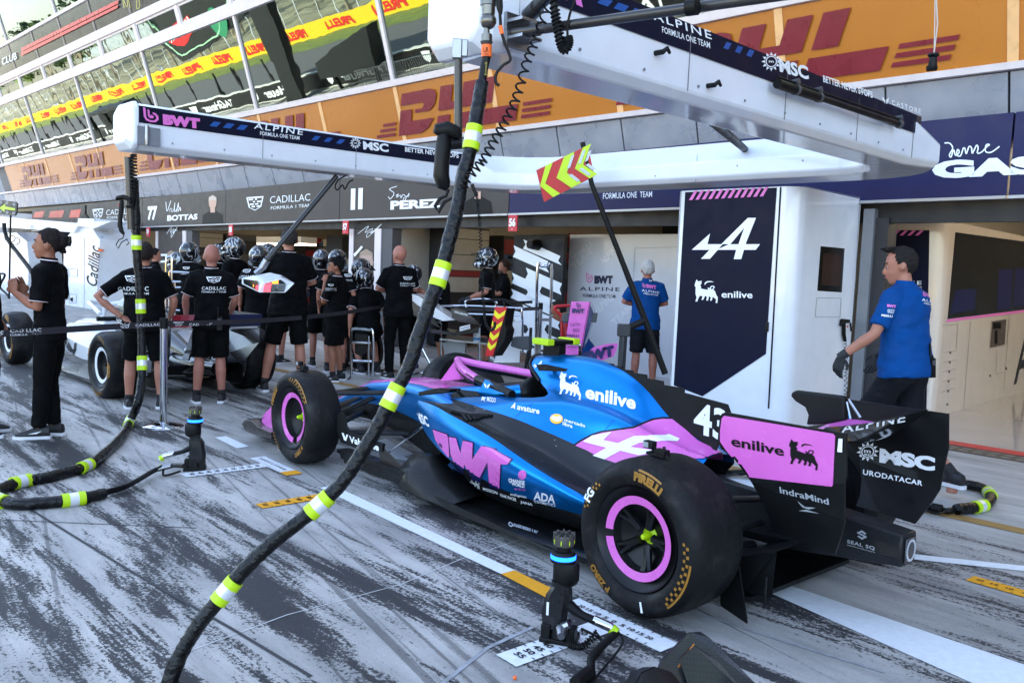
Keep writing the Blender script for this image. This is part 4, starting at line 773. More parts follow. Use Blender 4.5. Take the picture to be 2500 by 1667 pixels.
# floor, front fairing, boards
fo_ = [W2C(p) for p in fline([(1000, 1155, .72), (1022, 1186, .74), (1130, 1232, .755), (1240, 1277, .76), (1330, 1312, .75)])]
pts = [(2.35, .15)] + [(c.x, c.y) for c in fo_] + [(.42, .72), (.36, .54), (-.1, .52), (-.3, .45)]
pts = pts + [(x, -y) for x, y in pts[::-1]]
q = MB(); q.prism([CW(x, y, .055) for x, y in pts], ZZ * .022); fl_ = q.build('floor', cdark, CAR, smooth=0)
for s in (1, -1):
    q = MB(); rows = []
    for k, (x, w_) in enumerate(((c.x, c.y) for c in fo_)): rows.append([CW(x, s * (w_ - .12), .085), CW(x, s * (w_ - .03), .095), CW(x, s * w_, .13 - .015 * k), CW(x, s * (w_ + .005), .06)])
    rows.append([CW(.45, s * .60, .085), CW(.45, s * .68, .09), CW(.45, s * .71, .075), CW(.45, s * .715, .06)])
    q.loft(rows, closed=False); fe = q.build('floor_edge', cdark, CAR, smooth=40, fix=False)
    q = MB(); q.loft([[CW(x, s * y, z) for y, z in r] for x, r in ((2.34, [(.5, .10), (.56, .16), (.62, .17), (.68, .12), (.68, .07)]), (2.2, [(.42, .10), (.52, .27), (.62, .29), (.73, .2), (.74, .07)]), (2.05, [(.42, .10), (.52, .29), (.62, .29), (.745, .19), (.76, .07)]), (1.85, [(.44, .10), (.54, .2), (.62, .19), (.74, .13), (.76, .07)]), (1.6, [(.46, .09), (.54, .12), (.62, .11), (.72, .1), (.75, .07)]))], closed=False)
    q.build('floor_fairing', cdark, CAR, smooth=60, fix=False)
    q = MB(); q.cbox(2.1, 2.2, min(s * .40, s * .48), max(s * .40, s * .48), .2, .50); q.build('floor_strut', lblack, CAR, smooth=0)
    # bargeboards ahead of the floor
    def bp_(l, y): return [(lambda c: CW(c.x, s * c.y, c.z))(W2C(on_cy(a, b_, y))) for a, b_ in l]
    q = MB(); q.prism(bp_([(822, 1015), (827, 1008), (837, 1009), (843, 1040), (852, 1056), (935, 1083), (932, 1102), (880, 1098), (832, 1080), (822, 1050)], .78), -YC * s * .02); vb = q.build('bargeboard', cdark, CAR, smooth=0)
    q = MB()
    for k in range(3): q.prism(bp_([(822 + k * 8, 1096 + k * 12), (900 + k * 8, 1122 + k * 13), (1005, 1158 + k * 13), (1005, 1168 + k * 13), (895 + k * 8, 1133 + k * 13), (824 + k * 8, 1106 + k * 12)], .74), -YC * s * .1)
    q.build('board_slat', cdark, CAR, smooth=0)
    q = MB(); q.prism(bp_([(921, 1083), (928, 1088), (975, 1132), (990, 1150), (930, 1130)], .7), -YC * s * .012); q.build('board_fin', carbon('carbon_brown', (44, 38, 34), .4), CAR, smooth=0)
    if s > 0:
        d = Deco(lambda x, y: on_cy(x, y, .783)); d.text('Valvoline', (853, 1079), (925, 1100), (-1, -16), 1.5); d.poly([(834, 1056), (839, 1057), (843, 1068), (846, 1060), (850, 1061), (845, 1076), (840, 1074)]); d.build('lettering', lwhite, vb)
        d = Deco(sb([fe], .003)); d.text('businessolver', (1252, 1284), (1313, 1303), (1, -10), .8); d.quad(ring(12, .3, .5), (1241, 1284), (1252, 1288), (1241, 1273)); d.build('lettering', lwhite, fe)
    q = MB(); q.tube([CW(2.38, s * .42, .42), CW(2.75, s * .55, .12)], .008, 6); q.build('stay', chrome, CAR)
# lettering laid on the bodywork
S_sp = sb([sp, und, cpn], .003); S_ec = sb([ec], .003); f4 = lambda a, b: (1000 + a / 3.336, 820 + b / 3.336); F4 = lambda l: [f4(*p) for p in l]
bn = mat('lettering_navy', (16, 24, 84), .3, coat=.6, var=0)
BW = [[(195, 760), (310, 800), (320, 830), (330, 980), (320, 985), (250, 900), (215, 840)], [(325, 820), (385, 830), (420, 950), (440, 850), (520, 870), (515, 1000), (590, 895), (690, 920), (560, 1180), (505, 1150), (450, 1040), (440, 1110), (380, 1060), (340, 960)], [(630, 975), (690, 925), (830, 1005), (800, 1045), (745, 1040), (735, 1235), (655, 1215), (640, 1030), (600, 1010)]]
def grow(p, k): 
    cx = sum(a for a, b in p) / len(p); cy = sum(b for a, b in p) / len(p); return [(cx + (a - cx) * k[0], cy + (b - cy) * k[1]) for a, b in p]
d = Deco(S_sp, 6); [d.poly(F4(grow(p, (1.12, 1.07)))) for p in BW]; d.build('lettering', bn, sp)
d = Deco(sb([sp], .006), 6); [d.poly(F4(p)) for p in BW]; d.build('lettering', bpink, sp)
d = Deco(sb([sp], .009), 5); d.poly(F4([(243, 868), (262, 872), (276, 906), (256, 898)])); d.build('lettering', bn, sp)
d = Deco(S_sp, 7); d.text('MSC', f4(70, 690), f4(165, 738), (-6, -24), 2); d.text('CHANGE', f4(808, 1180), f4(940, 1203), (0, -8), 2); d.text('WORLD', f4(833, 1210), f4(938, 1232), (0, -8), 2); d.text('THE', f4(810, 1192), f4(832, 1196), (0, -3), 1)
d.text('windhagernext', f4(820, 1292), f4(955, 1318), (0, -6), .5); d.text('ADA', f4(1012, 1325), f4(1186, 1358), (1, -19), 1.5); d.line(F4([(1010, 1335), (1188, 1368)]), .8); d.text('COSMETICS', f4(1018, 1352), f4(1188, 1386), (0, -5), .6, 0, 1.3)
d.build('lettering', lwhite, sp)
d = Deco(sb([sp, und], .004), 8); e_ = lambda cx, cy, a, b, n=16: [(cx + a * math.cos(2 * PI * i / n), cy + b * math.sin(2 * PI * i / n)) for i in range(n)]
d.poly(e_(*f4(920, 1128), 10, 11)); d.text('sip by sip', f4(855, 1245), f4(945, 1255), (1, -5), .4, .3); d.build('emblem', bpink, sp)
d = Deco(sb([und, sp], .004), 8); d.text('Delphi', f4(455, 1205), f4(573, 1240), (-1, -16), 1.4); d.text('MISSION', f4(600, 1250), f4(718, 1285), (0, -7), 1); d.text('TRAK RACER', f4(737, 1300), f4(872, 1340), (0, -7), 1); d.text('JANA', f4(905, 1355), f4(1003, 1378), (0, -6), .5); d.build('lettering', lwhite, und)
d = Deco(S_ec, 7); d.quad(DOG, f4(1212, 500), f4(1402, 530), f4(1225, 285)); d.text('enilive', f4(1432, 505), f4(1840, 597), (2, -32), 1.6)
d.text('avature', f4(876, 600), f4(1058, 637), (1, -14), 1.2); d.poly(F4([(822, 588), (862, 542), (860, 600), (845, 586)])); d.text('MODO', f4(630, 533), f4(700, 546), (1, -11), 1); d.poly([p for i in range(10) for p in [(f4(600, 510)[0] + (8.5 if i % 2 == 0 else 3.6) * math.sin(i * PI / 5 + .2), f4(600, 510)[1] - (9.5 if i % 2 == 0 else 4) * math.cos(i * PI / 5 + .2))]])
d.text('mercado', f4(1262, 695), f4(1433, 745), (0, -8), 1); d.text('libre', f4(1248, 725), f4(1328, 752), (0, -9), 1); d.quad(AARR, f4(1005, 262), f4(1088, 262), f4(1005, 205))
d.build('lettering', lwhite, ec)
d = Deco(S_ec, 7); d.poly(e_(*f4(1197, 676), 16, 12.5)); d.build('emblem', mat('emblem_yellow', (250, 190, 40), .3, coat=.5), ec)
d = Deco(sb([ec], .005), 7); d.poly(F4([(1150, 668), (1172, 650), (1192, 662), (1225, 655), (1243, 668), (1236, 690), (1205, 700), (1180, 692)])); d.build('emblem', lwhite, ec)
# pink tail with dark border and slanted letter mark
S2 = sb([ec, cpn], .004); S3 = sb([ec, cpn], .006); S4 = sb([ec, cpn], .008)
edge_ = [(1335, 885), (1400, 842), (1490, 795), (1560, 772), (1700, 752), (1830, 737), (1900, 705), (1980, 672), (2060, 660), (2115, 662)]
tail_ = [(2150, 682), (2250, 768), (2345, 855), (2560, 960), (2560, 1000), (2000, 1000), (1700, 1040), (1640, 1020), (1560, 995), (1440, 930)]
d = Deco(S2, 8); d.poly(F4(edge_ + [(2150, 672)] + tail_[1:])); d.build('border', cdark, ec)
d = Deco(S3, 8); d.poly(F4([(1352, 893), (1410, 855), (1500, 808), (1570, 786), (1700, 768), (1840, 752), (1910, 720), (1990, 688), (2060, 678), (2140, 680)] + tail_[1:])); d.build('tail_panel', bpink, ec)
d = Deco(S4, 8); d.poly(F4([(1415, 862), (1490, 812), (1650, 780), (1580, 850), (1700, 875), (1830, 815), (2080, 815), (2110, 805), (2200, 843), (2180, 865), (2050, 860), (1880, 870), (1800, 905), (2010, 935), (1960, 955), (1870, 972), (1720, 935), (1590, 1005), (1495, 975), (1610, 912), (1480, 880)])); d.build('lettering', lwhite, ec)
# louvres in the panel
q = MB(); Sp = sb([cpn], .004)
for k in range(7):
    a, b_ = f4(335 + k * 34, 622 + k * 10), f4(470 + k * 34, 700 - k * 6 - (k > 3) * 10); m0 = [Sp(*a), Sp((a[0] + b_[0]) / 2 + 6, (a[1] + b_[1]) / 2 - 5), Sp(*b_)]
    if all(m0): q.tube(smooth_path(m0, 4), .011, 5)
q.build('louvre', lblack, cpn)
d = Deco(Sp, 0)
for a, b_ in ((300, 628), (380, 678), (475, 730), (642, 812), (815, 903), (1078, 1028), (1195, 895), (1185, 848), (855, 672), (610, 606), (535, 580), (470, 590)): d.poly(e_(*f4(a, b_), 1.2, 1.2, 6))
d.build('rivet', steel, cpn)
d = Deco(S_ec, 8); d.line(F4([(862, 658), (1003, 546)]), .8); d.line(F4([(1490, 970), (1560, 800), (1668, 678)]), .8); d.build('seam', mat('seam_dark', (10, 30, 70), .5), ec)
# ---------------- wheels ----------------
def polar(cx, cz, yf, sgn):
    def g(x, y): # x = angle in degrees clockwise seen from outside, y = radius
        a = rad(x); r = y; yy = yf(r); return CW(cx - sgn * 0 - math.sin(a) * r, yy * sgn, cz + math.cos(a) * r)
    return g
def tyre_mat():
    m = mat('tyre_rubber', (15, 15, 17), .6, var=0, rv=.2, vs=5, bump=.2, bs=34, spec=.25); t = m.node_tree; b = t.nodes['Principled BSDF']; g = t.nodes.new('ShaderNodeNewGeometry'); n = t.nodes.new('ShaderNodeTexNoise'); n.inputs['Scale'].default_value = 5.5; n.inputs['Detail'].default_value = 9; n.inputs['Roughness'].default_value = .7
    r = t.nodes.new('ShaderNodeMapRange'); r.inputs[1].default_value = .52; r.inputs[2].default_value = .74; mx = t.nodes.new('ShaderNodeMix'); mx.data_type = 'RGBA'; mx.inputs[6].default_value = (*lin((12, 12, 14)), 1); mx.inputs[7].default_value = (*lin((48, 44, 40)), 1)
    t.links.new(g.outputs['Position'], n.inputs['Vector']); t.links.new(n.outputs[0], r.inputs[0]); t.links.new(r.outputs[0], mx.inputs[0]); t.links.new(mx.outputs[2], b.inputs['Base Color']); return m
tyre_m = tyre_mat(); gold = mat('tyre_gold', (150, 104, 30), .45, var=.1)
rimd = mat('rim_dark', (20, 20, 22), .35, .4)
def tyre_text(g, t, a0, r, h, bold, d, per):
    vs, fs, w = txt(t, bold); k = h / r * 57.3
    vv = [(a0 + (x - w / 2) * k, r + y * h) for x, y in vs]; d.mb.add([g(*v) for v in vv], fs)
def wheel(par, cx, cz, R, yo, w, sgn, rot, pinkring, spokes, txtc=gold):
    ax = YC * sgn; C = CW(cx, 0, cz); wh = empty('wheel', CW(cx, sgn * (yo - w / 2), 0)); attach_empty(wh, par)
    prof = [(R * .66, yo - .035), (R * .70, yo - .012), (R * .80, yo), (R * .88, yo - .005), (R * .945, yo - .022), (R * .985, yo - .05), (R, yo - .09), (R + .002, yo - w / 2), (R, yo - w + .09), (R * .985, yo - w + .05), (R * .945, yo - w + .022), (R * .85, yo - w), (R * .66, yo - w + .03)]
    q = MB(); q.lathe(prof, C, ax, 72, cap=False); ty = q.build('tyre', tyre_m, wh, smooth=50)
    q = MB(); q.lathe([(R * .67, yo - .03), (R * .655, yo - .02), (R * .60, yo - .045), (R * .56, yo - .05), (.1, yo - .12), (.02, yo - .13), (.02, yo - .2)], C, ax, 56, False); q.lathe([(R * .67, yo - w + .03), (.1, yo - w + .06)], C, ax, 40); rm = q.build('rim', rimd, wh, smooth=40)
    r1, r0 = .19, .152
    if pinkring:
        q = MB(); n = 64
        for i in range(n):
            am = 360 * (i + .5) / n
            if pinkring[1] < am < pinkring[2]: continue
            a, b_ = 2 * PI * i / n, 2 * PI * (i + 1) / n; X = lambda t, r, yy: CW(cx - math.sin(t) * r, sgn * yy, cz + math.cos(t) * r)
            q.add([X(a, r1, yo - .036), X(b_, r1, yo - .036), X(b_, r0, yo - .045), X(a, r0, yo - .045)], [(0, 1, 2, 3)])
        q.build('rim_ring', pinkring[0], rm, smooth=30)
    q = MB(); q.lathe([(r0 - .004, yo - .047), (r0 - .012, yo - .13), (.04, yo - .17)], C, ax, 40, False); q.build('wheel_cover', mat('wheel_cover_dark', (24, 24, 26), .45), rm)
    if spokes:
        q = MB()
        for k in range(5):
            a = rad(20 + 72 * k); X = lambda t, r, yy: CW(cx - math.sin(t) * r, sgn * yy, cz + math.cos(t) * r)
            for o_ in (-.14, .14): q.tube([X(a, .045, yo - .10), X(a + o_ * .5, .10, yo - .085), X(a + o_, .15, yo - .06)], [.022, .014, .012], 6)
        q.build('spoke', rimd, rm)
    q = MB(); q.lathe([(.045, yo - .16), (.040, yo - .125), (.02, yo - .12), (.016, yo - .085), (.011, yo - .073), (.003, yo - .07)], C, ax, 18); q.build('wheel_nut', lime if pinkring and pinkring[3] else black, rm)
    if sgn > 0 or txtc:
        yf = lambda r: yo + .0018 - (0 if r < R * .86 else (r - R * .86) / (R * .09) * .012); g = polar(cx, cz, yf, sgn)
        d = Deco(g); tyre_text(g, 'PIRELLI', rot, R * .765, R * .105, 3.5, d, 0); tyre_text(g, 'P ZERO', rot + 203, R * .785, R * .085, 2.5, d, 0)
        for k in range(18):
            a = rot + 62 + k * 3.4; rr = R * (.80 + .045 * (k % 2)); d.mb.add([g(a, rr), g(a + 2.6, rr), g(a + 2.6, rr + R * .035), g(a, rr + R * .035)], [(0, 1, 2, 3)]); 
            if k > 4: d.mb.add([g(a, R * .89), g(a + 3.4, R * .89), g(a + 3.4, R * .915), g(a, R * .915)], [(0, 1, 2, 3)])
            a = rot - 62 - k * 2.6
            if k < 12: d.mb.add([g(a, rr), g(a + 2.2, rr), g(a + 2.2, rr + R * .035), g(a, rr + R * .035)], [(0, 1, 2, 3)])
        d.mb.add([g(rot - 12 + k * .8, R * rr) for rr in (.885, .91) for k in range(31)], [(k, k + 1, k + 32, k + 31) for k in range(30)])
        d.build('lettering', txtc, ty)
    return wh
def attach_empty(o, p):
    o.parent = p; o.matrix_parent_inverse = Matrix.Identity(4); o.location = o.location - wloc(p)
W1 = wheel(CAR, 0, .355, .355, .95, .375, 1, 15, (bpink, 258, 272, True), True)
W2 = wheel(CAR, 3.4, .3525, .3525, .95, .28, 1, -62, (bpink, 158, 178, True), False)
wheel(CAR, 0, .355, .355, .95, .375, -1, 0, (bpink, 258, 272, True), True); wheel(CAR, 3.4, .3525, .3525, .95, .28, -1, 40, (bpink, 158, 178, True), False)
g = polar(0, .355, lambda r: .953, 1); d = Deco(g); tyre_text(g, 'FG', -62, .285, .04, 2, d, 0); tyre_text(g, '1', 165, .27, .045, 2, d, 0); d.build('chalk_mark', lwhite, W1)
# suspension
q = MB()
for s in (1, -1):
    for a, b_ in (((3.38, .64, .52), (3.62, .15, .50)), ((3.38, .64, .52), (2.95, .22, .56)), ((3.4, .66, .22), (3.65, .15, .30)), ((3.4, .66, .22), (2.85, .22, .26)), ((3.42, .66, .3), (3.5, .15, .44)), ((3.45, .66, .36), (3.75, .14, .40))): q = MB(); q.tube([CW(a[0], s * a[1], a[2]), CW(b_[0], s * b_[1], b_[2])], .016, 8, True, 2.6, XC); q.build('suspension_arm', cdark, CAR)
    for a, b_ in (((0, .58, .48), (.3, .15, .45)), ((0, .58, .48), (-.15, .1, .45)), ((0, .58, .22), (.4, .2, .2)), ((0, .58, .22), (-.1, .15, .22)), ((-.05, .58, .3), (-.1, .1, .32))): q = MB(); q.tube([CW(a[0], s * a[1], a[2]), CW(b_[0], s * b_[1], b_[2])], .015, 8, True, 2.2, XC); q.build('suspension_arm', cdark, CAR)
# front wing
q = MB(); 
for x0, z0_, c_ in ((4.42, .10, .16), (4.26, .14, .14), (4.13, .19, .12)):
    q.loft([[CW(x0, y, z0_ + .02 * abs(y)), CW(x0 - c_ / 2, y, z0_ + .035 + .02 * abs(y)), CW(x0 - c_, y, z0_ + .05 + .02 * abs(y)), CW(x0 - c_ / 2, y, z0_ + .012 + .02 * abs(y))] for y in (-.86, -.5, -.15, .15, .5, .86)])
fw = q.build('front_wing', cdark, CAR, smooth=0)
for s in (1, -1):
    def fp(l, y): return [(lambda c: CW(c.x, s * c.y, c.z))(W2C(on_cy(a, b_, y))) for a, b_ in l]
    q = MB(); q.prism(fp([(639, 1022), (645, 1010), (662, 993), (672, 1000), (672, 1060), (640, 1045)], .86), -YC * s * .015); q.build('wing_endplate', bpink, CAR, smooth=0)
    q = MB(); f_ = fp([(590, 1036), (596, 1026), (604, 1022), (612, 1024), (628, 1040), (660, 1055), (662, 1072), (630, 1062), (600, 1050)], .93); q.prism(f_, -YC * s * .10); q.build('footplate', carbon('carbon_bronze', (50, 44, 40), .3, 160, .5), CAR, smooth=0, bev=.01)
# rear wing
f3 = lambda a, b: (1700 + a / 3.267, 920 + b / 3.267)
def yz(c): return .50 if c > .62 else .50 - (.62 - c) * .45
def epp(l, s, off=0):
    out = []
    for a, b_ in l:
        y = .5
        for _ in range(4): P = on_cy(*f3(a, b_), y); y = yz(W2C(P).z)
        c = W2C(P); out.append(CW(c.x, s * (c.y + off), c.z))
    return out
EP = [(170, 500), (178, 400), (188, 325), (200, 295), (228, 281), (700, 365), (1195, 452), (1195, 780), (1180, 850), (1180, 1150), (1160, 1250), (1105, 1410), (880, 1330), (600, 1235), (590, 1150), (540, 1020), (440, 840), (300, 650), (195, 570)]
for s in (1, -1):
    q = MB(); q.prism(epp(EP, s), -YC * s * .012); ep = q.build('rear_wing_endplate', cdark, CAR, smooth=0)
    if s > 0:
        d = Deco(sb([ep], .003), 10); d.poly([f3(*p) for p in ((225, 308), (600, 368), (1095, 452), (1110, 470), (1092, 860), (1080, 872), (750, 835), (400, 795), (330, 690), (240, 585), (192, 515), (192, 430), (205, 330))]); pk = d.build('pink_panel', bpink, ep)
        su = sb([ep], .006)
        d = Deco(su, 8); d.text('enilive', f3(285, 545), f3(705, 628), (-1, -24), 1.2); d.quad(DOG, f3(745, 715), f3(985, 748), f3(745, 490)); d.build('lettering', lblack, pk)
        def su2(x, y):
            yy = .45
            for _ in range(4): P = on_cy(x, y, yy); yy = yz(W2C(P).z)
            c = W2C(P); return CW(c.x, c.y + .006, c.z)
        d = Deco(sb([ep], .004), 8); d.text('IndraMind', f3(672, 920), f3(1062, 1015), (-2, -15), .8); d.poly([f3(*p) for p in ((808, 985), (870, 1030), (955, 1040), (900, 1050), (850, 1035))]); d.poly([f3(*p) for p in ((820, 1062), (880, 1052), (930, 1068), (985, 1085), (900, 1072))]); d.build('lettering', mat('lettering_silver', (186, 190, 196), .3, .3), ep)
        d = Deco(su); d.poly([f3(*p) for p in ((1140, 490), (1172, 492), (1168, 600), (1130, 595))]); d.build('label', lwhite, ep)
    else:
        def su(x, y):
            yy = -.45
            for _ in range(5): P = on_cy(x, y, yy); yy = -yz(W2C(P).z) + .012
            c = W2C(P); return CW(c.x, c.y + .006, c.z)
        d = Deco(sb([ep], .004), 8); d.text('MSC', f3(1462, 672), f3(1905, 745), (1, -32), 3); d.quad(STARS, f3(1280, 680), f3(1460, 670), f3(1280, 520)); d.text('m', f3(1340, 600), f3(1395, 606), (0, -9), 1.5); d.text('sc', f3(1342, 622), f3(1395, 628), (0, -6), 1); d.text('EURODATACAR', f3(1295, 770), f3(1805, 868), (1, -12), 1.2, 0, 1.1); d.build('lettering', lwhite, ep)
def foil(x0, x1, z0, z1, th, dip, name, m, ys=9):
    q = MB(); rg_ = []
    for i in range(ys):
        y = -.492 + .984 * i / (ys - 1); k = 1 - (2 * abs(y)) ** 2; dz = -dip * k
        rg_.append([CW(x0, y, z0 + dz), CW(x0 * .7 + x1 * .3, y, z0 * .8 + z1 * .2 + dz + th * .2), CW(x0 * .35 + x1 * .65, y, z0 * .5 + z1 * .5 + dz), CW(x1, y, z1 + dz * .2), CW(x0 * .35 + x1 * .65, y, z0 * .5 + z1 * .5 + dz - th * .6), CW(x0 * .7 + x1 * .3, y, z0 * .8 + z1 * .2 + dz - th)])
    q.loft(rg_); return q.build(name, m, CAR, smooth=50)
foil(-.16, -.53, .80, .84, .035, .05, 'rear_wing_plane', bpink)
fl2 = foil(-.572, -.625, .895, .925, .012, .085, 'rear_wing_flap', carbon('carbon_gloss', (12, 13, 15), .12, 160, 1))
d = Deco(sb([fl2], .003), 6); d.text('ALPINE', f3(1148, 445), f3(1660, 355), (2, -21), .8, 0, 1.15); d.build('lettering', lwhite, fl2)
q = MB(); pp_ = fline([f3(*p) + (0,) for p in ((765, 150), (775, 120), (810, 106), (1195, 152), (1200, 345), (1050, 375), (890, 380), (905, 300), (880, 240), (800, 190))]); q.prism([p - YC * .02 for p in pp_], YC * .04); q.build('wing_pylon', cdark, CAR, smooth=0, bev=.01)
q = MB()
for a, b_ in (((1215, 180), (1310, 325)), ((1200, 200), (1230, 335))): q.tube([on_cy(*f3(*a), 0), on_cy(*f3(*b_), .02)], .006, 6)
q.build('wing_link', chrome, CAR)
# rear crash structure, diffuser, exhaust
q = MB(); q.loft([[CW(x, sy * hw, z_) for sy, z_ in ((1, z0_ + .05), (.8, z1_), (-.8, z1_), (-1, z0_ + .05), (-.7, z0_), (.7, z0_))] for x, hw, z0_, z1_ in ((.2, .12, .2, .48), (-.3, .1, .22, .46), (-.5, .095, .25, .45), (-.79, .085, .285, .43))]); cs = q.build('crash_structure', carbon('carbon_matt', (24, 25, 28), .45, 160, .1), CAR, smooth=20, bev=.008)
q = MB(); q.cbox(-.80, -.792, -.045, .045, .30, .41); q.build('rear_light', mat('rear_lens', (60, 60, 64), .2), cs, bev=.004)
q = MB()
for i in range(22): a = 2 * PI * i / 22; q.cbox(-.803, -.80, .03 * math.cos(a) * 1.3 - .005, .03 * math.cos(a) * 1.3 + .005, .355 + .045 * math.sin(a) - .005, .355 + .045 * math.sin(a) + .005)
q.build('light_dots', mat('lens_silver', (190, 190, 196), .3), cs, smooth=0)
d = Deco(lambda x, y: (lambda P: CW(P.x, P.y + .003, P.z))(W2C(on_cy(x, y, .096)))); d.text('SEAL SQ', f3(1205, 1320), f3(1425, 1378), (0, -8), 1.2, 0, 1.1); d.text('semiconductors', f3(1205, 1340), f3(1425, 1400), (0, -3.5), .3); d.quad([[(0, .7), (.5, 1), (1, .7), (.8, .6), (.5, .78), (.2, .6)], [(0, .3), (.5, 0), (1, .3), (.8, .4), (.5, .22), (.2, .4)], [(0, .62), (1, .25), (1, .42), (0, .8)]], f3(1285, 1290), f3(1360, 1300), f3(1285, 1215)); d.build('lettering', MATS['lettering_silver'], cs)
q = MB(); q.loft([[CW(x, y, z_) for y, z_ in ((-.48, z0_), (-.46, z1_), (.46, z1_), (.48, z0_))] for x, z0_, z1_ in ((.4, .07, .1), (.0, .08, .16), (-.42, .12, .33))], closed=False); 
for y in (-.48, .48): q.prism([CW(.3, y, .08), CW(-.30, y, .12), CW(-.42, y, .33), (CW(.0, y, .16))], YC * .008)
q.build('diffuser', cdark, CAR, smooth=0, fix=False)
q = MB(); q.tube(smooth_path([CW(.25, .0, .42), CW(-.1, .0, .47), CW(-.35, .0, .5)], 5), .055, 12); q.build('exhaust', steel, CAR)
for s in (1, -1):
    q = MB(); q.prism([CW(-.22, s * .56, .04), CW(-.40, s * .62, .035), CW(-.33, s * .60, .26), (CW(-.2, s * .56, .30))], YC * .01); q.tube([CW(-.43, s * .55, .1), CW(-.43, s * .55, .24)], .006, 5); q.build('floor_flap', cdark, CAR, smooth=0)
# small cameras clamped on the tyres
for lab, P in (('small action camera clamped on top of the near rear tyre', CW(0, .80, .714)), ('small action camera clamped on top of the front tyre', CW(3.4, .84, .708))):
    t = empty('action_camera', P, lab, 'camera', 'cameras clamped on the tyres'); q = MB()
    q.box(P + ZZ * .045 + XC * .05, (.055, .035, .035), (XC, YC, ZZ)); o = q.build('camera_body', black, t, bev=.004)
    q = MB(); q.box(P + ZZ * .01, (.1, .05, .012), (XC, YC, ZZ)); q.tube([P + XC * .04, P + ZZ * .04 + XC * .02], .008, 6); q.tube([P - XC * .05, P - XC * .03 + ZZ * .05], .007, 6); q.box(P - XC * .02 + ZZ * .025, (.06, .04, .02), (XC, YC, ZZ)); q.build('clamp', black, t)
    q = MB(); q.box(P + ZZ * .045 + XC * .06 + YC * .018, (.03, .003, .024), (XC, YC, ZZ)); q.build('lens', mat('lens_white', (150, 152, 156), .3), t, smooth=0)
# ================= second car, parallel to the building =================
_T0, _XC, _YC = T0, XC, YC
T0, XC, YC = FU(-9.2, 4.12), -UU, -NN
CB = empty('racing_car', CW(1.7, 0, 0), 'black and white open wheel racing car half hidden behind the crew at left', 'racing car')
cw_w = mat('car_white', (222, 224, 228), .25, coat=.7, var=.03); cw_k = mat('car_black', (18, 18, 20), .22, coat=.8, var=.05)
for (cx, cz, R, yo, w, r_) in ((0, .355, .355, .95, .375, 95), (3.4, .3525, .3525, .95, .28, 20)):
    for s in (1, -1): wheel(CB, cx, cz, R, yo, w, s, r_, (mat('ring_white', (214, 216, 220), .3), 400, 401, False), False)
def ell(x, hw, z0, z1, n=20): return [CW(x, hw * math.cos(a) * (1 if math.sin(a) < 0 else .95), (z0 + z1) / 2 + (z1 - z0) / 2 * math.sin(a)) for a in [2 * PI * i / n for i in range(n)]]
q = MB(); q.loft([ell(4.5, .05, .15, .22), ell(4.0, .12, .2, .42), ell(3.2, .2, .22, .62), ell(2.5, .3, .14, .66), ell(1.7, .36, .1, .66)]); q.build('monocoque', cw_w, CB, smooth=60)
q = MB(); q.loft([ell(1.75, .14, .6, .98), ell(1.3, .16, .4, 1.0), ell(.9, .15, .35, .9), ell(.4, .12, .3, .68), ell(-.2, .07, .3, .48)]); q.build('engine_cover', cw_k, CB, smooth=60)
for s in (1, -1):
    q = MB(); q.loft([[CW(x, s * y, z) for y, z in ((.25, z1), (hw * .8, z1), (hw, (z0 + z1) * .55), (hw * .92, z0), (.25, z0 - .1))] for x, hw, z0, z1 in ((2.2, .66, .38, .64), (1.8, .74, .32, .64), (1.3, .74, .28, .58), (.8, .64, .24, .46), (.35, .5, .2, .34))]); so2 = q.build('sidepod', cw_w, CB, smooth=50)
    q = MB(); q.cbox(.4, 2.2, min(s * .3, s * .75), max(s * .3, s * .75), .06, .09); q.build('floor', cw_k, CB, smooth=0)
    q = MB(); q.prism([CW(.05, s * .5, .93), CW(-.75, s * .5, .93), CW(-.75, s * .5, .62), CW(-.5, s * .42, .35), CW(-.2, s * .42, .45), CW(.02, s * .5, .7)], YC * .012); q.build('rear_wing_endplate', cw_k, CB, smooth=0)
    if s > 0:
        d = Deco(sb([so2], .004), 6); [d.poly(p) for p in ([(168, 833), (176, 851), (186, 852), (180, 876), (170, 868), (160, 850)], [(182, 838), (188, 834), (186, 858), (180, 855)], [(160, 825), (166, 827), (156, 860), (150, 850)])]; d.build('lettering', cw_k, so2)
    q = MB()
    for x in (4.15, 4.32): q.tube([CW(x, 0, .16), CW(x, s * .9, .16)], .05, 6, True, .3)
    q.cbox(4.0, 4.4, min(s * .88, s * .9), max(s * .88, s * .9), .06, .3); q.build('front_wing', cw_k, CB, smooth=0)
q = MB(); q.mat(mat('wing_red', (150, 30, 44), .35)); n = 12
for i in range(n):
    y0, y1 = .495 - .99 * i / n, .495 - .99 * (i + 1) / n; t_ = i / (n - 1)
    c = tuple(a + (b_ - a) * min(1, t_ * 2.2) for a, b_ in zip((150, 24, 40), (196, 196, 202))) if t_ < .62 else (26, 30, 72)
    q.mat(mat('wing_tone_%d' % i, c, .35, var=.02)); q.prism([CW(-.76, y0, .80), CW(-.76, y1, .80), CW(-.80, y1, .93), CW(-.80, y0, .93)], XC * .02)
q.build('rear_wing_flap', None, CB, smooth=0)
q = MB(); q.loft([[CW(-.2, y, .74), CW(-.7, y, .79), CW(-.7, y, .77), CW(-.2, y, .71)] for y in (-.49, .49)]); q.build('rear_wing_plane', cw_w, CB, smooth=0)
q = MB()
for s in (.12, -.12): q.prism([CW(-.2, s, .4), CW(-.35, s, .4), CW(-.62, s, .8), CW(-.5, s, .8)], YC * .02)
q.build('wing_pylon', cw_k, CB, smooth=0)
q = MB(); q.tube([CW(.1, 0, .45), CW(-.4, 0, .50)], .06, 12); q.build('exhaust', steel, CB)
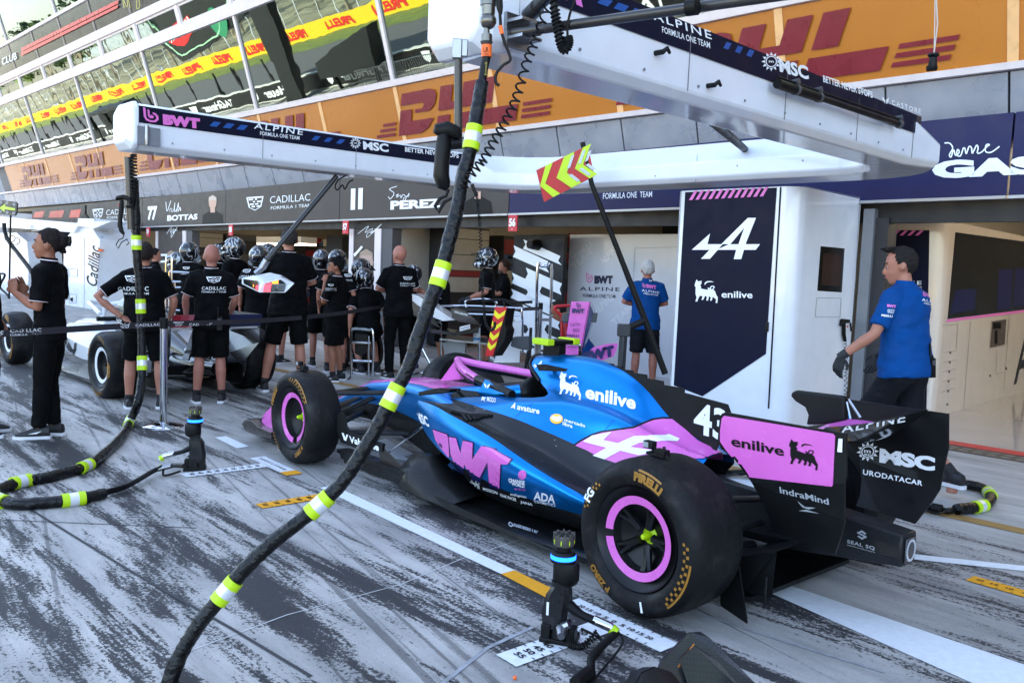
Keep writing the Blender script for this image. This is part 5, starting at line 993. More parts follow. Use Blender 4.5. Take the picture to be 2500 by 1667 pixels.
q = MB(); q.loft([ell(.2, .12, .2, .46), ell(-.75, .07, .28, .42)]); q.build('crash_structure', cw_k, CB)
q = MB(); q.loft([[CW(x, y, z) for y, z in ((-.48, z0), (-.46, z1), (.46, z1), (.48, z0))] for x, z0, z1 in ((.4, .07, .1), (-.42, .12, .36))], closed=False); q.build('diffuser', lblack, CB, fix=False, smooth=0)
q = MB()
for s in (1, -1):
    for a, b_ in (((0, .6, .48), (.2, .12, .42)), ((0, .6, .22), (.3, .15, .2)), ((0, .6, .22), (-.2, .1, .22)), ((3.4, .65, .5), (3.2, .15, .5)), ((3.4, .65, .22), (3.0, .15, .28))): q = MB(); q.tube([CW(a[0], s * a[1], a[2]), CW(b_[0], s * b_[1], b_[2])], .018, 6); q.build('suspension_arm', cw_k, CB)
q = MB(); hp2 = [CW(2.62, 0, .62), CW(2.5, 0, .84), CW(2.4, .2, .88), CW(2.1, .31, .88), CW(1.7, .33, .78)]; q.tube(smooth_path(hp2, 5), .03, 10); q.tube(smooth_path([CW(2.5, 0, .84), CW(2.4, -.2, .88), CW(2.1, -.31, .88), CW(1.7, -.33, .78)], 5), .03, 10); q.build('halo', cw_w, CB)
q = MB(); q.tube([CW(2.2, -.2, .68), CW(2.2, .2, .68)], .03, 8); q.build('steering_wheel', lblack, CB)
T0, XC, YC = _T0, _XC, _YC
# ================= the neighbouring team's gantry at the far left =================
NG = empty('pit_gantry', on_n(190, 780, 8.2), 'white neighbouring gantry with angular cabinets and black script lettering at far left', 'gantry')
z8 = lambda l, n=8.2: [on_n(x, y, n) for x, y in l]
q = MB(); q.prism(z8([(152, 784), (156, 590), (190, 540), (190, 533), (228, 534), (228, 562), (243, 585), (243, 600), (232, 785)]), NN * 1.0); c1 = q.build('cabinet', white, NG, smooth=0, bev=.01)
q = MB(); q.prism(z8([(-60, 775), (-60, 570), (40, 568), (66, 590), (70, 640), (66, 775)]), NN * 1.0); q.build('cabinet', white, NG, smooth=0, bev=.01)
q = MB(); q.prism(z8([(-80, 524), (-20, 527), (190, 545), (190, 533), (228, 535), (228, 541), (271, 541), (229, 558), (190, 552), (180, 568), (-80, 549)], 8.1), NN * .5); q.build('boom', white, NG, smooth=0, bev=.01)
d = Deco(sf(on_n, 8.2, off=.02)); d.text('Cadillac', (236, 700), (244, 602), (-26, -5), .6, .35); d.build('lettering', lblack, c1)
d = Deco(sf(on_n, 8.2, off=.015)); d.line([(166, 657), (189, 657), (189, 675), (166, 675), (166, 657)], 1.2); d.line([(170, 718), (187, 718), (186, 740), (169, 740), (170, 718)], 1.2); d.line([(206, 580), (205, 780)], .8); d.build('seam', MATS['seam_grey'], c1)
q = MB(); q.tube([on_n(177, 731, 8.19), on_n(177, 731, 8.21)], .06, 14); q.build('socket', black, c1)
q = MB(); q.tube([on_n(247, 578, 8.3), on_n(238, 690, 8.3)], .07, 8); q.build('stored_rod', black, NG)
q = MB(); q.tube([on_n(246, 609, 8.22), on_n(246, 613, 8.22)], .074, 8); q.build('tape', MATS['tag_orange'], NG)
t = empty('arrow_board', on_n(10, 525, 7.6), 'black perforated board with a lime arrow pointing left above the far left gantry', 'sign'); P_ = z8([(-40, 484), (38, 493), (42, 497), (40, 522), (36, 527), (-40, 519)], 7.6)
q = MB(); q.prism(P_, NN * .03); bb = q.build('board', black, t, smooth=0)
d = Deco(sf(on_n, 7.6, off=.02)); d.poly([(-2, 508), (14, 497), (12, 504), (37, 509), (36, 514), (11, 511), (11, 518)]); d.build('arrow', lime, bb)
d = Deco(sf(on_n, 7.6, off=.018)); [d.poly([(x + 4.2 * math.cos(a), y + 4.2 * math.sin(a)) for a in [i * PI / 5 for i in range(10)]]) for x, y in ((17, 495), (34, 499), (33, 521), (17, 519), (1, 517), (2, 494))]; d.build('hole', mat('hole_grey', (120, 124, 130), .6), bb)
q = MB(); q.tube([on_n(26, 525, 7.62), on_n(22, 740, 7.62)], .03, 6); q.build('post', black, t)
t = empty('hose_bundle', on_n(60, 700, 7.7), 'black looped hose hanging from the far left gantry beside the woman', 'hose'); q = MB(); q.tube(smooth_path([on_n(x, y, 7.7) for x, y in ((10, 545), (12, 566), (22, 590), (45, 620), (68, 650), (80, 668))], 5), .06, 8); q.tube(smooth_path([on_n(x, y, 7.7) for x, y in ((0, 668), (12, 672), (0, 700), (18, 720), (26, 740), (12, 750))], 5), .035, 8); q.tube(helix([on_n(20, 580, 7.7), on_n(40, 590, 7.7)], .12, 2), .012, 5, False); q.build('pipe', black, t)
t = empty('gantry_mast', on_n(160, 545, 8.0), 'small black mast on top of the far left gantry', 'mast'); q = MB(); q.prism(z8([(196, 533), (205, 522), (204, 501), (208, 501), (208, 522), (216, 533)], 8.4), NN * .04); q.build('mast', black, t, smooth=0)
# ================= people =================
def fuse(q, vox, it=6, fac=.6, wr=0, seed=0):
    "grow one continuous skin over overlapping shapes"
    me = bpy.data.meshes.new('tmp'); me.from_pydata([tuple(v) for v in q.v], [], q.f); o = bpy.data.objects.new('tmp', me); COL.objects.link(o)
    m = o.modifiers.new('r', 'REMESH'); m.mode = 'VOXEL'; m.voxel_size = vox; m2 = o.modifiers.new('s', 'SMOOTH'); m2.factor = fac; m2.iterations = it
    bpy.context.view_layer.update(); e = o.evaluated_get(bpy.context.evaluated_depsgraph_get()); t = e.to_mesh()
    r = MB(); r.v = [v.co.copy() for v in t.vertices]; r.f = [list(p.vertices) for p in t.polygons]; r.mi = [0] * len(r.f)
    nr = [v.normal.copy() for v in t.vertices]; e.to_mesh_clear(); bpy.data.objects.remove(o); bpy.data.meshes.remove(me)
    if wr:
        for i, v in enumerate(r.v):
            k = noise.noise(V((v.x * 7, v.y * 7, v.z * 13 + seed * 9))) + .6 * noise.noise(V((v.x * 16 + 5, v.y * 16, v.z * 26 + seed)))
            r.v[i] = v + nr[i] * wr * k
    return r
skin_m = lambda n, c: mat(n, c, .5, var=.08, vs=14, spec=.35)
SK = [skin_m('skin_fair', (166, 112, 92)), skin_m('skin_tan', (142, 92, 70)), skin_m('skin_rosy', (162, 106, 90))]
team_b = mat('shirt_black', (5, 5, 7), .85, var=.12, vs=9, bump=.25, bs=14, spec=.12); team_u = mat('shirt_blue', (0, 64, 128), .75, var=.08, vs=9, bump=.25, bs=14, spec=.15)
leg_b = mat('shorts_black', (5, 5, 6), .85, var=.12, vs=9, bump=.25, bs=14, spec=.12); leg_n = mat('shorts_navy', (8, 10, 20), .8, var=.12, vs=9, bump=.2, bs=14, spec=.25)
shoe_b = mat('shoe_black', (20, 20, 24), .6); sole_w = mat('sole_white', (216, 216, 220), .5); sock_b = mat('sock_black', (20, 20, 23), .85); trim_w = mat('trim_white', (226, 214, 218), .6)
def helmet_mat():
    m = mat('helmet_graphic', (15, 15, 18), .15, coat=.8, var=0); t = m.node_tree; b = t.nodes['Principled BSDF']; g = t.nodes.new('ShaderNodeNewGeometry'); w = t.nodes.new('ShaderNodeTexWave'); w.inputs['Scale'].default_value = 4.5; w.inputs['Distortion'].default_value = 9; w.inputs['Detail'].default_value = 2; w.inputs['Detail Scale'].default_value = 2.5
    n = t.nodes.new('ShaderNodeTexNoise'); n.inputs['Scale'].default_value = 7; r = t.nodes.new('ShaderNodeMath'); r.operation = 'MULTIPLY'; r2 = t.nodes.new('ShaderNodeMapRange'); r2.inputs[1].default_value = .47; r2.inputs[2].default_value = .49
    mx = t.nodes.new('ShaderNodeMix'); mx.data_type = 'RGBA'; mx.inputs[6].default_value = (*lin((15, 15, 18)), 1); mx.inputs[7].default_value = (*lin((176, 180, 186)), 1)
    L = t.links.new; L(g.outputs['Position'], w.inputs[0]); L(g.outputs['Position'], n.inputs['Vector']); L(w.outputs[0], r.inputs[0]); L(n.outputs[0], r.inputs[1]); L(r.outputs[0], r2.inputs[0]); L(r2.outputs[0], mx.inputs[0]); L(mx.outputs[2], b.inputs['Base Color']); return m
helm_m = helmet_mat()
def hand(q, wr, d, side, T, curl=.5, palm=None, k=1.0):
    "palm, four unequal bent fingers and a thumb; d = pointing direction, palm = palm normal (local)"
    d = V(d).normalized(); pn = V(palm or (-side, 0, 0)); pn = (pn - d * pn.dot(d)).normalized(); ac = d.cross(pn) # across the hand
    w = V(wr); rng = []
    for t, hw, th in ((0, .026, .020), (.03, .036, .017), (.075, .042, .014), (.095, .040, .011)):
        c = w + d * t * k; rng.append([T(c + ac * (hw * k * math.cos(a)) + pn * (th * k * math.sin(a))) for a in [2 * PI * i / 10 for i in range(10)]])
    q.loft(rng)
    for i, (o, L) in enumerate(((.030, .070), (.011, .080), (-.009, .075), (-.028, .058))):
        b = w + d * .088 * k + ac * o * k; c1 = curl * (.9 + .12 * i); p = [b]; dd = d
        for s in (.45, .32, .23): dd = (dd * math.cos(c1 * .6) + pn * math.sin(c1 * .6)).normalized(); c1 *= 1.25; p.append(p[-1] + dd * L * s * k)
        q.tube([T(x) for x in p], [.0095 * k, .009 * k, .008 * k, .0065 * k], 7)
    s_ = 1; b = w + d * .025 * k + ac * .03 * k * s_; q.tube([T(b), T(b + (d * .6 + ac * .6 * s_ + pn * .25) * .038 * k), T(b + (d * .6 + ac * .6 * s_ + pn * .25) * .038 * k + (d * .9 + pn * .35) * .03 * k)], [.013 * k, .011 * k, .008 * k], 7)
BACKS = []
def person(label, base, hd, h=1.78, top=team_b, legs=leg_b, shorts=True, sk=0, w=1.0, hair=(40, 34, 30), style='short', aR=None, aL=None, head=0, hp=0, lean_=0, fR=None, fL=None, helmet=False, group='team crew in the pit lane', gloves=None, trim=True, cr=0, curlR=.5, curlL=.5, dR=None, dL=None, det=True, seed=1, beard=None):
    k = h / 1.79; kh = k * 1.11; c, s = math.cos(rad(hd)), math.sin(rad(hd)); base = V(base); base.z = 0
    X, Y = V((c, -s, 0)), V((s, c, 0))
    def T(p): return base + (X * p[0] + Y * p[1] + ZZ * p[2]) * k
    lc, ls = math.cos(rad(lean_)), math.sin(rad(lean_)); pz = .93 - cr
    def TU(p):  # upper body, bent forward about the hips
        y, z = p[1], p[2] - .93; return T((p[0], y * lc + z * ls, pz + z * lc - y * ls))
    hc, hs_ = math.cos(rad(head)), math.sin(rad(head)); pc, ps = math.cos(rad(hp)), math.sin(rad(hp))
    def TH(p):
        x, y, z = p[0] * 1.11, (p[1] - .01) * 1.11, (p[2] - 1.55) * 1.11; y, z = y * pc + z * ps, z * pc - y * ps - .028
        return TU((x * hc + y * hs_, .01 - x * hs_ + y * hc, 1.55 + z))
    t = empty('person', base, label, 'person', group); skn = SK[sk]
    aR = aR or ((.255, -.03, 1.18), (.262, .06, .95)); aL = aL or ((-.255, -.03, 1.18), (-.262, .06, .95))
    fR = fR or ((.105, .03, .50), (.115, -.02, .08)); fL = fL or ((-.105, .03, .50), (-.115, -.02, .08))
    vx = .011 if det else .016
    # body
    q = MB(); q.tube([TU((0, -.01, 1.40)), TU((0, 0, 1.50)), TU((0, .012, 1.58))], [.07 * k, .056 * k, .054 * k], 12)
    q.ball(TH((0, .005, 1.69)), .1 * kh, 16, (.76, .94, .98), (X * hc - Y * hs_ * 1, Y * hc + X * hs_, ZZ)); hx = (X * hc - Y * hs_, Y * hc + X * hs_, ZZ)
    q.ball(TH((0, .040, 1.645)), .1 * kh, 14, (.62, .62, .86), hx); q.ball(TH((0, .070, 1.585)), .04 * kh, 10, (1, .8, .8), hx)
    if det:
        q.tube([TH((0, .090, 1.685)), TH((0, .112, 1.655)), TH((0, .118, 1.642)), TH((0, .096, 1.632))], [.010 * kh, .013 * kh, .015 * kh, .012 * kh], 8)
        for e in (1, -1): q.ball(TH((e * .077, -.002, 1.655)), .032 * kh, 8, (.35, .6, 1), hx); q.tube([TH((e * .014, .094, 1.692)), TH((e * .048, .082, 1.695))], .011 * kh, 6)
        q.ball(TH((0, .097, 1.607)), .018 * kh, 8, (1.3, .8, .55), hx)
    for sd, a, f in ((1, aR, fR), (-1, aL, fL)):
        sh = (sd * .185, -.005, 1.42); el, wr = a
        q.tube([TU(sh), TU(V(sh).lerp(V(el), .5)), TU(el), TU(V(el).lerp(V(wr), .3)), TU(wr)], [.052 * k, .050 * k, .040 * k, .043 * k, .027 * k], 10)
        kn, an = f; hip = (sd * .09, 0, .90 - cr)
        if not shorts: q.tube([T(V(an).lerp(V(kn), .12)), T(an), T((an[0], an[1], .04))], [.036 * k, .034 * k, .036 * k], 10); continue
        q.tube([T(hip), T(V(hip).lerp(V(kn), .5)), T(kn), T(V(kn).lerp(V(an), .32) + V((0, -.018, 0))), T(V(kn).lerp(V(an), .7) + V((0, -.004, 0))), T(an), T((an[0], an[1], .04))], [.088 * k * w, .076 * k, .056 * k, .060 * k, .046 * k, .038 * k, .04 * k], 12)
    b = fuse(q, vx, 4)
    gl = MB()
    for sd, a, cu, dd in ((1, aR, curlR, dR), (-1, aL, curlL, dL)):
        el, wr = V(a[0]), V(a[1]); hand(gl if gloves else b, wr - (wr - el).normalized() * .005, dd or (wr - el), sd, TU, cu, k=1.12 if gloves else 1.0)
    b.build('body', skn, t, smooth=70)
    if gloves: 
        for sd, a in ((1, aR), (-1, aL)): el, wr = V(a[0]), V(a[1]); gl.tube([TU(wr - (wr - el).normalized() * .05), TU(wr + (wr - el).normalized() * .02)], [.034 * k, .03 * k], 10)
        gl.build('glove', gloves, t, smooth=60)
    # shirt
    q = MB(); el_ = lambda z, hw, hd_, y0=0: [TU((hw * w * math.cos(a), y0 + hd_ * w * math.sin(a), z)) for a in [2 * PI * i / 24 for i in range(24)]]
    q.loft([el_(.84, .198, .150), el_(.93, .194, .146), el_(1.06, .176, .13), el_(1.22, .176, .124), el_(1.34, .19, .126), el_(1.42, .182, .112), el_(1.475, .125, .09, -.005), el_(1.51, .074, .07, 0), el_(1.525, .066, .064, 0)])
    cuffs = []
    for sd, a in ((1, aR), (-1, aL)):
        sh = V((sd * .175, -.005, 1.415)); e = V(a[0]); q.tube([TU((sd * .09, -.005, 1.44)), TU(sh), TU(sh.lerp(e, .4)), TU(sh.lerp(e, .80))], [.078 * k, .080 * k, .072 * k, .070 * k], 14); cuffs.append((TU(sh.lerp(e, .785)), TU(sh.lerp(e, .815))))
    st_ = fuse(q, vx, 5, .6, .010 * k, seed); so_ = st_.build('shirt', top, t, smooth=70)
    if trim:
        q = MB()
        for a, c_ in cuffs: q.tube([a.lerp(c_, .1), a.lerp(c_, .55)], .0735 * k, 14)
        q.tube([TU((.071 * math.cos(a), .069 * math.sin(a) * 1.02, 1.522 + .006 * math.sin(a))) for a in [2 * PI * i / 18 for i in range(19)]], .0045 * k, 5, False); q.build('shirt_trim', trim_w if top is team_b else team_u, so_)
    q = MB(); q.loft([[TU((r * math.cos(a), r * .97 * math.sin(a), z + .008 * math.sin(a))) for a in [2 * PI * i / 20 for i in range(20)]] for r, z in ((.073, 1.495), (.070, 1.53), (.066, 1.545), (.060, 1.53))], cap=False); q.build('collar', top, so_)
    # shorts / trousers
    q = MB(); q.ball(T((0, -.01, .92 - cr)), .17 * k, 16, (1.0 * w, .74 * w, .8), (X, Y, ZZ))
    for sd, f in ((1, fR), (-1, fL)):
        hip = V((sd * .092, -.005, .88 - cr)); kn, an = V(f[0]), V(f[1])
        if shorts: q.tube([T(hip), T(hip.lerp(kn, .35)), T(hip.lerp(kn, .93))], [.098 * k * w, .102 * k, .098 * k], 14)
        else: q.tube([T(hip), T(hip.lerp(kn, .4)), T(kn), T(kn.lerp(an, .5)), T(an + V((0, 0, .02)))], [.094 * k * w, .092 * k, .074 * k, .066 * k, .060 * k], 14)
    lo_ = fuse(q, vx, 4, .6, .006 * k, seed + 3).build('shorts' if shorts else 'trousers', legs, t, smooth=70)
    # shoes and socks
    for sd, f in ((1, fR), (-1, fL)):
        an = V(f[1]); a0 = V((an.x, an.y, 0)); yw = V((sd * .2, 1, 0)).normalized(); xw = V((yw.y, -yw.x, 0))
        lift = max(0, an.z - .085)
        def R_(y, z, hw): return [T(a0 + yw * y + xw * (hw * math.cos(a)) + V((0, 0, lift + z * .5 + z * .5 * math.sin(a)))) for a in [2 * PI * i / 12 for i in range(12)]]
        q = MB(); q.loft([R_(-.085, .05, .012), R_(-.08, .105, .032), R_(-.03, .125, .04), R_(.02, .11, .042), R_(.08, .08, .046), (R_(.14, .062, .042)), R_(.175, .045, .026), R_(.185, .03, .01)]); sh_ = q.build('shoe', shoe_b, t, smooth=60)
        q = MB(); q.loft([[T(a0 + yw * y + xw * x_ * hw + V((0, 0, lift + z))) for x_, z in ((-1, .002), (1, .002), (1.03, .028), (-1.03, .028))] for y, hw in ((-.098, .015), (-.088, .034), (-.02, .040), (.06, .046), (.14, .045), (.18, .028), (.197, .012))]); q.build('sole', sole_w, sh_, smooth=30)
        q = MB(); q.add([T(a0 + yw * y + xw * sd * hw + V((0, 0, lift + z))) for y, z, hw in ((-.03, .075, .0425), (.01, .05, .0445), (.075, .05, .049), (.03, .062, .0455))], [(0, 1, 2, 3)]); q.build('flash', sole_w, sh_, smooth=0, fix=False)
        if shorts:
            kn = V(f[0]); q = MB(); p1 = an.lerp(kn, .17); q.tube([T((an.x, an.y, lift + .06)), T(an.lerp(kn, .04)), T(p1)], [.05 * k, .043 * k, .045 * k], 12); so2 = q.build('sock', sock_b, t)
    # head dressing
    if helmet:
        q = MB(); q.ball(TH((0, .01, 1.69)), .145 * kh, 18, (.88, 1.05, .96), hx); q.tube([TH((.1, .03, 1.61)), TH((.06, .13, 1.585)), TH((0, .155, 1.585)), TH((-.06, .13, 1.585)), TH((-.1, .03, 1.61))], [.045 * kh] * 5, 10); hm = q.build('helmet', helm_m, t, smooth=60)
        q = MB(); q.tube([TH((.09, .09, 1.665)), TH((.05, .14, 1.665)), TH((-.05, .14, 1.665)), TH((-.09, .09, 1.665))], [.03 * kh, .036 * kh, .036 * kh, .03 * kh], 10); q.build('visor', mat('visor_dark', (20, 22, 26), .08, coat=.6), hm)
        q = MB(); q.add([TH(p) for p in ((.1, .10, 1.74), (-.1, .10, 1.74), (-.085, .235, 1.715), (.085, .235, 1.715), (.1, .10, 1.755), (-.1, .10, 1.755), (-.085, .235, 1.725), (.085, .235, 1.725))], [(0, 1, 2, 3), (4, 5, 6, 7), (0, 4, 7, 3), (1, 5, 6, 2), (3, 2, 6, 7)]); q.build('peak', lblack, hm, smooth=0)
    elif style != 'bald':
        hm = mat('hair_%d_%d' % hair[:2], tuple(x * .75 for x in hair), .75, spec=.2, var=.25, vs=60, bump=.5, bs=120)
        q = MB(); q.ball(TH((0, -.004, 1.695)), .1 * kh, 64, (.80, .985, 1.015), hx); vv = []
        inv = lambda P: P
        o_ = MB(); keep = {}
        loc = []
        for p in q.v:
            r = (p - TH((0, -.004, 1.695))); loc.append(V((r.dot(hx[0]), r.dot(hx[1]), r.z)) / k)
        for f in q.f:
            c_ = sum((loc[i] for i in f), V()) / len(f)
            y_ = c_.y + .006 * noise.noise(c_ * 90); zm = -.09 if y_ < -.05 else (-.09 + (y_ + .05) * 2.6 if y_ < -.022 else (-.018 if y_ < .028 else (-.018 + (y_ - .028) * 3 if y_ < .05 else .048 + (y_ - .05) * .5)))
            if c_.z < zm: continue
            o_.f.append(f); o_.mi.append(0)
        o_.v = [p + (p - TH((0, -.004, 1.695))).normalized() * (.009 * noise.noise(p * 55)) * kh for p in q.v]
        if style == 'curly':
            for i in range(60): a = random.uniform(0, 6.28); z_ = random.uniform(-.02, .1); r_ = .09 * math.sqrt(max(.05, 1 - (z_ / .115) ** 2)); o_.ball(TH((r_ * math.cos(a) * .9, -.012 + r_ * math.sin(a), 1.70 + z_)), .02 * kh, 6)
        if style == 'quiff':
            for i in range(26): o_.tube([TH((random.uniform(-.06, .06), .05 + random.uniform(-.03, .02), 1.785)), TH((random.uniform(-.05, .05), .10 + random.uniform(-.02, .01), 1.80))], [.016 * kh, .004 * kh], 5)
        if style == 'bun':
            o_.ball(TH((0, -.095, 1.70)), .048 * kh, 12, (1, .8, 1.2), hx); o_.tube([TH((0, -.09, 1.63)), TH((0, -.115, 1.61))], [.03 * kh, .008 * kh], 8)
        ho = o_.build('hair', hm, t, smooth=70, fix=False)
        if style == 'bun':
            q = MB()
            for i in range(7): q.tube(smooth_path([TH((-.032, -.11, 1.665 + i * .011)), TH((0, -.146 - .003 * (3 - abs(i - 3)), 1.667 + i * .011)), TH((.032, -.11, 1.665 + i * .011))], 4), .005 * kh, 6)
            q.tube([TH((.0, -.145, 1.665)), TH((0, -.15, 1.735))], .006 * kh, 6); q.build('hair_clip', black, ho)
    if beard:
        q = MB(); q.ball(TH((0, .058, 1.592)), .062 * kh, 12, (1.0, .85, .72), hx); q.build('beard', mat('beard_brown', beard, .8, var=.3, vs=60), t)
    if det and abs(((hd + head) + 180) % 360 - 180) > 40 and not helmet:
        for e in (1, -1):
            q = MB(); q.mat(mat('eye_white', (214, 206, 200), .3)).ball(TH((e * .032, .0875, 1.674)), .009 * kh, 10, (1.2, .6, .6), hx); q.mat(lblack).ball(TH((e * .033, .0945, 1.674)), .0058 * kh, 8, (1, .7, .9), hx); q.mat(hm if (not helmet and style != 'bald') else mat('brow_brown', (70, 54, 44), .7)).tube([TH((e * .012, .1005, 1.697)), TH((e * .032, .098, 1.703)), TH((e * .052, .083, 1.698))], .0042 * kh, 5); q.build('eye', None, t)
        q = MB(); q.tube([TH((-.024, .098, 1.612)), TH((0, .1115, 1.612)), TH((.024, .098, 1.612))], [.003 * kh, .0055 * kh, .003 * kh], 6); q.build('lips', mat('lips_rose', (176, 96, 92), .5), t)
    t['_'] = 1; del t['_']
    return t, so_, lo_, T, TU, TH
def at_foot(px, py): return G(px, py)
def at_head(px, py, Y): P = on_Y(px, py, Y); return V((P.x, P.y, 0)), P.z
def back_print(so_, cx, cy, wd, crestw, m=lwhite, sl=0):
    "crest and two lines of lettering on the back of a shirt, sizes in photo pixels"
    d = Deco(sb([so_], .004), 5); h = crestw * .42
    crest(d, (cx - crestw / 2, cy - h * .6), (cx + crestw / 2, cy - h * .6 + sl), (cx - crestw / 2, cy - h * 1.6)); d.text('CADILLAC', (cx - wd / 2, cy + wd * .13), (cx + wd / 2, cy + wd * .13 + sl), (0, -wd * .13), .3, 0, 1.1); d.text('FORMULA 1 TEAM', (cx - wd / 2, cy + wd * .25), (cx + wd / 2, cy + wd * .25 + sl), (0, -wd * .065), .4, 0, 1.1); d.build('lettering', m, so_)
def hp_h(foot, tx, ty): return on_Y(tx, ty, foot.y).z
# woman talking, left
b = at_foot(124, 1066); hh = hp_h(b, 105, 557)
wo = person('woman with dark hair in a bun, black polo and trousers, talking with raised hands', b, -98, hh, shorts=False, sk=1, w=.86, hair=(38, 28, 26), style='bun', head=-6, aR=((.24, .0, 1.13), (.12, .26, 1.22)), aL=((-.20, .02, 1.12), (-.03, .27, 1.24)), curlR=.35, curlL=.5, dR=(-.15, .2, .9), dL=(.35, .3, .75), fR=((.09, .04, .5), (.07, .0, .08)), fL=((-.08, .03, .5), (-.09, .06, .08)), seed=2)
# man with hands on hips behind the hose
b = at_foot(352, 996); hh = hp_h(b, 330, 590)
m1 = person('dark haired man in black seen from behind, one hand on his hip', b, -18, hh, w=1.16, hair=(50, 42, 38), aL=((-.45, -.10, 1.20), (-.20, -.13, .99)), aR=((.30, -.02, 1.17), (.25, .12, .98)), fL=((-.14, .02, .5), (-.15, -.01, .08)), fR=((.15, .02, .5), (.17, .0, .08)), dL=(.7, .2, -.3), head=-5, seed=3); back_print(m1[1], 325, 700, 76, 40)
b = at_foot(514, 983); hh = hp_h(b, 506, 595)
m2 = person('bald man in black polo and shorts seen from behind, radio on his belt', b, -19, hh, w=1.04, sk=2, style='bald', aL=((-.27, .0, 1.17), (-.27, .16, .98)), aR=((.25, .02, 1.17), (.20, .2, 1.0)), fL=((-.12, .02, .5), (-.15, .0, .08)), fR=((.10, .02, .5), (.12, .02, .08)), seed=5); back_print(m2[1], 522, 700, 58, 36)
b = G(700, 955); hh = hp_h(b, 752, 556)
m3 = person('tall man with short dark grey hair standing in shorts behind the front tyre', b, -20, hh, w=1.12, hair=(70, 64, 60), aL=((-.31, .08, 1.24), (-.06, .24, 1.17)), aR=((.27, .05, 1.2), (.06, .24, 1.16)), fL=((-.17, .02, .5), (-.24, .02, .08)), fR=((.13, .02, .5), (.16, .03, .08)), seed=7)
b = at_foot(818, 930); hh = hp_h(b, 822, 628)
m4 = person('young man with curly black hair and a hand at his mouth', b, -76, hh, w=1.0, sk=1, hair=(24, 22, 22), style='curly', head=-24, hp=8, aL=((-.19, .12, 1.14), (-.06, .16, 1.44)), aR=((.22, .06, 1.15), (.02, .21, 1.13)), curlL=1.1, curlR=.9, beard=(60, 46, 40), seed=9); back_print(m4[1], 808, 703, 26, 14)
b = G(968, 925); hh = hp_h(b, 963, 597)
m5 = person('man with shaved head, black polo, belt and long trousers, arms folded', b, -30, hh, shorts=False, w=1.06, sk=2, style='bald', head=-20, aL=((-.27, .08, 1.20), (.0, .22, 1.17)), aR=((.26, .06, 1.2), (.03, .24, 1.2)), seed=11); back_print(m5[1], 995, 690, 36, 22)
b = G(1075, 912); hh = hp_h(b, 1048, 640)
m6 = person('man with curly grey hair in black polo and shorts looking left, hand raised', b, -94, hh, w=.98, sk=1, hair=(150, 142, 132), style='curly', aR=((.20, .10, 1.19), (.02, .33, 1.3)), aL=((-.20, .1, 1.2), (-.05, .3, 1.3)), beard=(120, 104, 92), seed=13)
# helmeted crew
HG = 'crew in black helmets behind the second car'
def crew(label, px, py, Y, hd, pr=None, **kw):
    b, hh = at_head(px, py, Y)
    if kw.get('cr'): kw['cr'] = max(.1, (1.80 - hh) * .75); hh = 1.78; kw['fR'] = ((.13, .26, .5), (.12, -.04, .08)); kw['fL'] = ((-.13, .26, .5), (-.12, -.02, .08))
    p = person(label, b, hd, hh, helmet=True, group=HG, det=False, **kw)
    if pr: back_print(p[1], *pr)
    return p
crew('helmeted crew member with back turned behind the chrome rack, leftmost printed back', 462, 596, 12.4, 10, (455, 663, 27, 17), seed=21)
crew('helmeted crew member whose peak pokes out left of the chrome rack helmet', 436, 620, 13.2, -80, seed=22)
crew('helmeted crew member facing left just right of the bald head', 540, 600, 12.6, -75, seed=23)
crew('tallest helmeted crew member, peak facing left, arm bent', 574, 585, 12.2, -70, seed=24, aR=((.25, .05, 1.17), (.2, .25, 1.1)))
crew('helmeted crew member with printed back and arms hanging, left of the stop light', 632, 606, 11.2, -8, (602, 672, 36, 21), seed=25)
crew('helmeted crew member half hidden behind the stop light rod', 655, 600, 12.8, 20, seed=26)
crew('helmeted crew member right of the stop light rod', 680, 622, 12.4, 30, seed=27)
crew('helmeted crew member just right of the tall man', 786, 615, 12.2, -20, seed=28)
crew('helmeted crew member with printed back behind the curly haired man', 824, 615, 11.6, -5, (850, 682, 20, 19), seed=29)
crew('helmeted crew member with glossy helmet before the printed pillar', 868, 641, 12.0, 20, seed=30, cr=.12, lean_=12)
crew('stooping helmeted crew member left of the folded arms man', 905, 668, 11.6, -30, seed=31, cr=.2, lean_=20)
crew('helmeted crew member behind the shoulder of the folded arms man', 1010, 652, 12.2, -80, seed=32)
crew('helmeted crew member in gloves standing inside the garage behind the trolley', 1192, 610, 12.6, -95, seed=33, gloves=mat('glove_dark', (24, 26, 34), .7), aR=((.22, .02, 1.17), (.12, .28, 1.05)), aL=((-.22, .02, 1.17), (-.12, .28, 1.05)))
b, hh = at_head(1232, 634, 14.2); person('bearded man in black polo clapping hands deep in the garage', b, -100, hh, det=False, sk=1, hair=(60, 40, 30), beard=(90, 56, 40), aR=((.2, .1, 1.17), (.04, .33, 1.22)), aL=((-.2, .1, 1.17), (-.02, .33, 1.22)), seed=34, trim=False)
b, hh = at_head(378, 606, 14.5); person('dark haired man in black standing inside the far left garage', b, 60, hh, det=False, shorts=False, hair=(26, 24, 24), seed=35, trim=False)
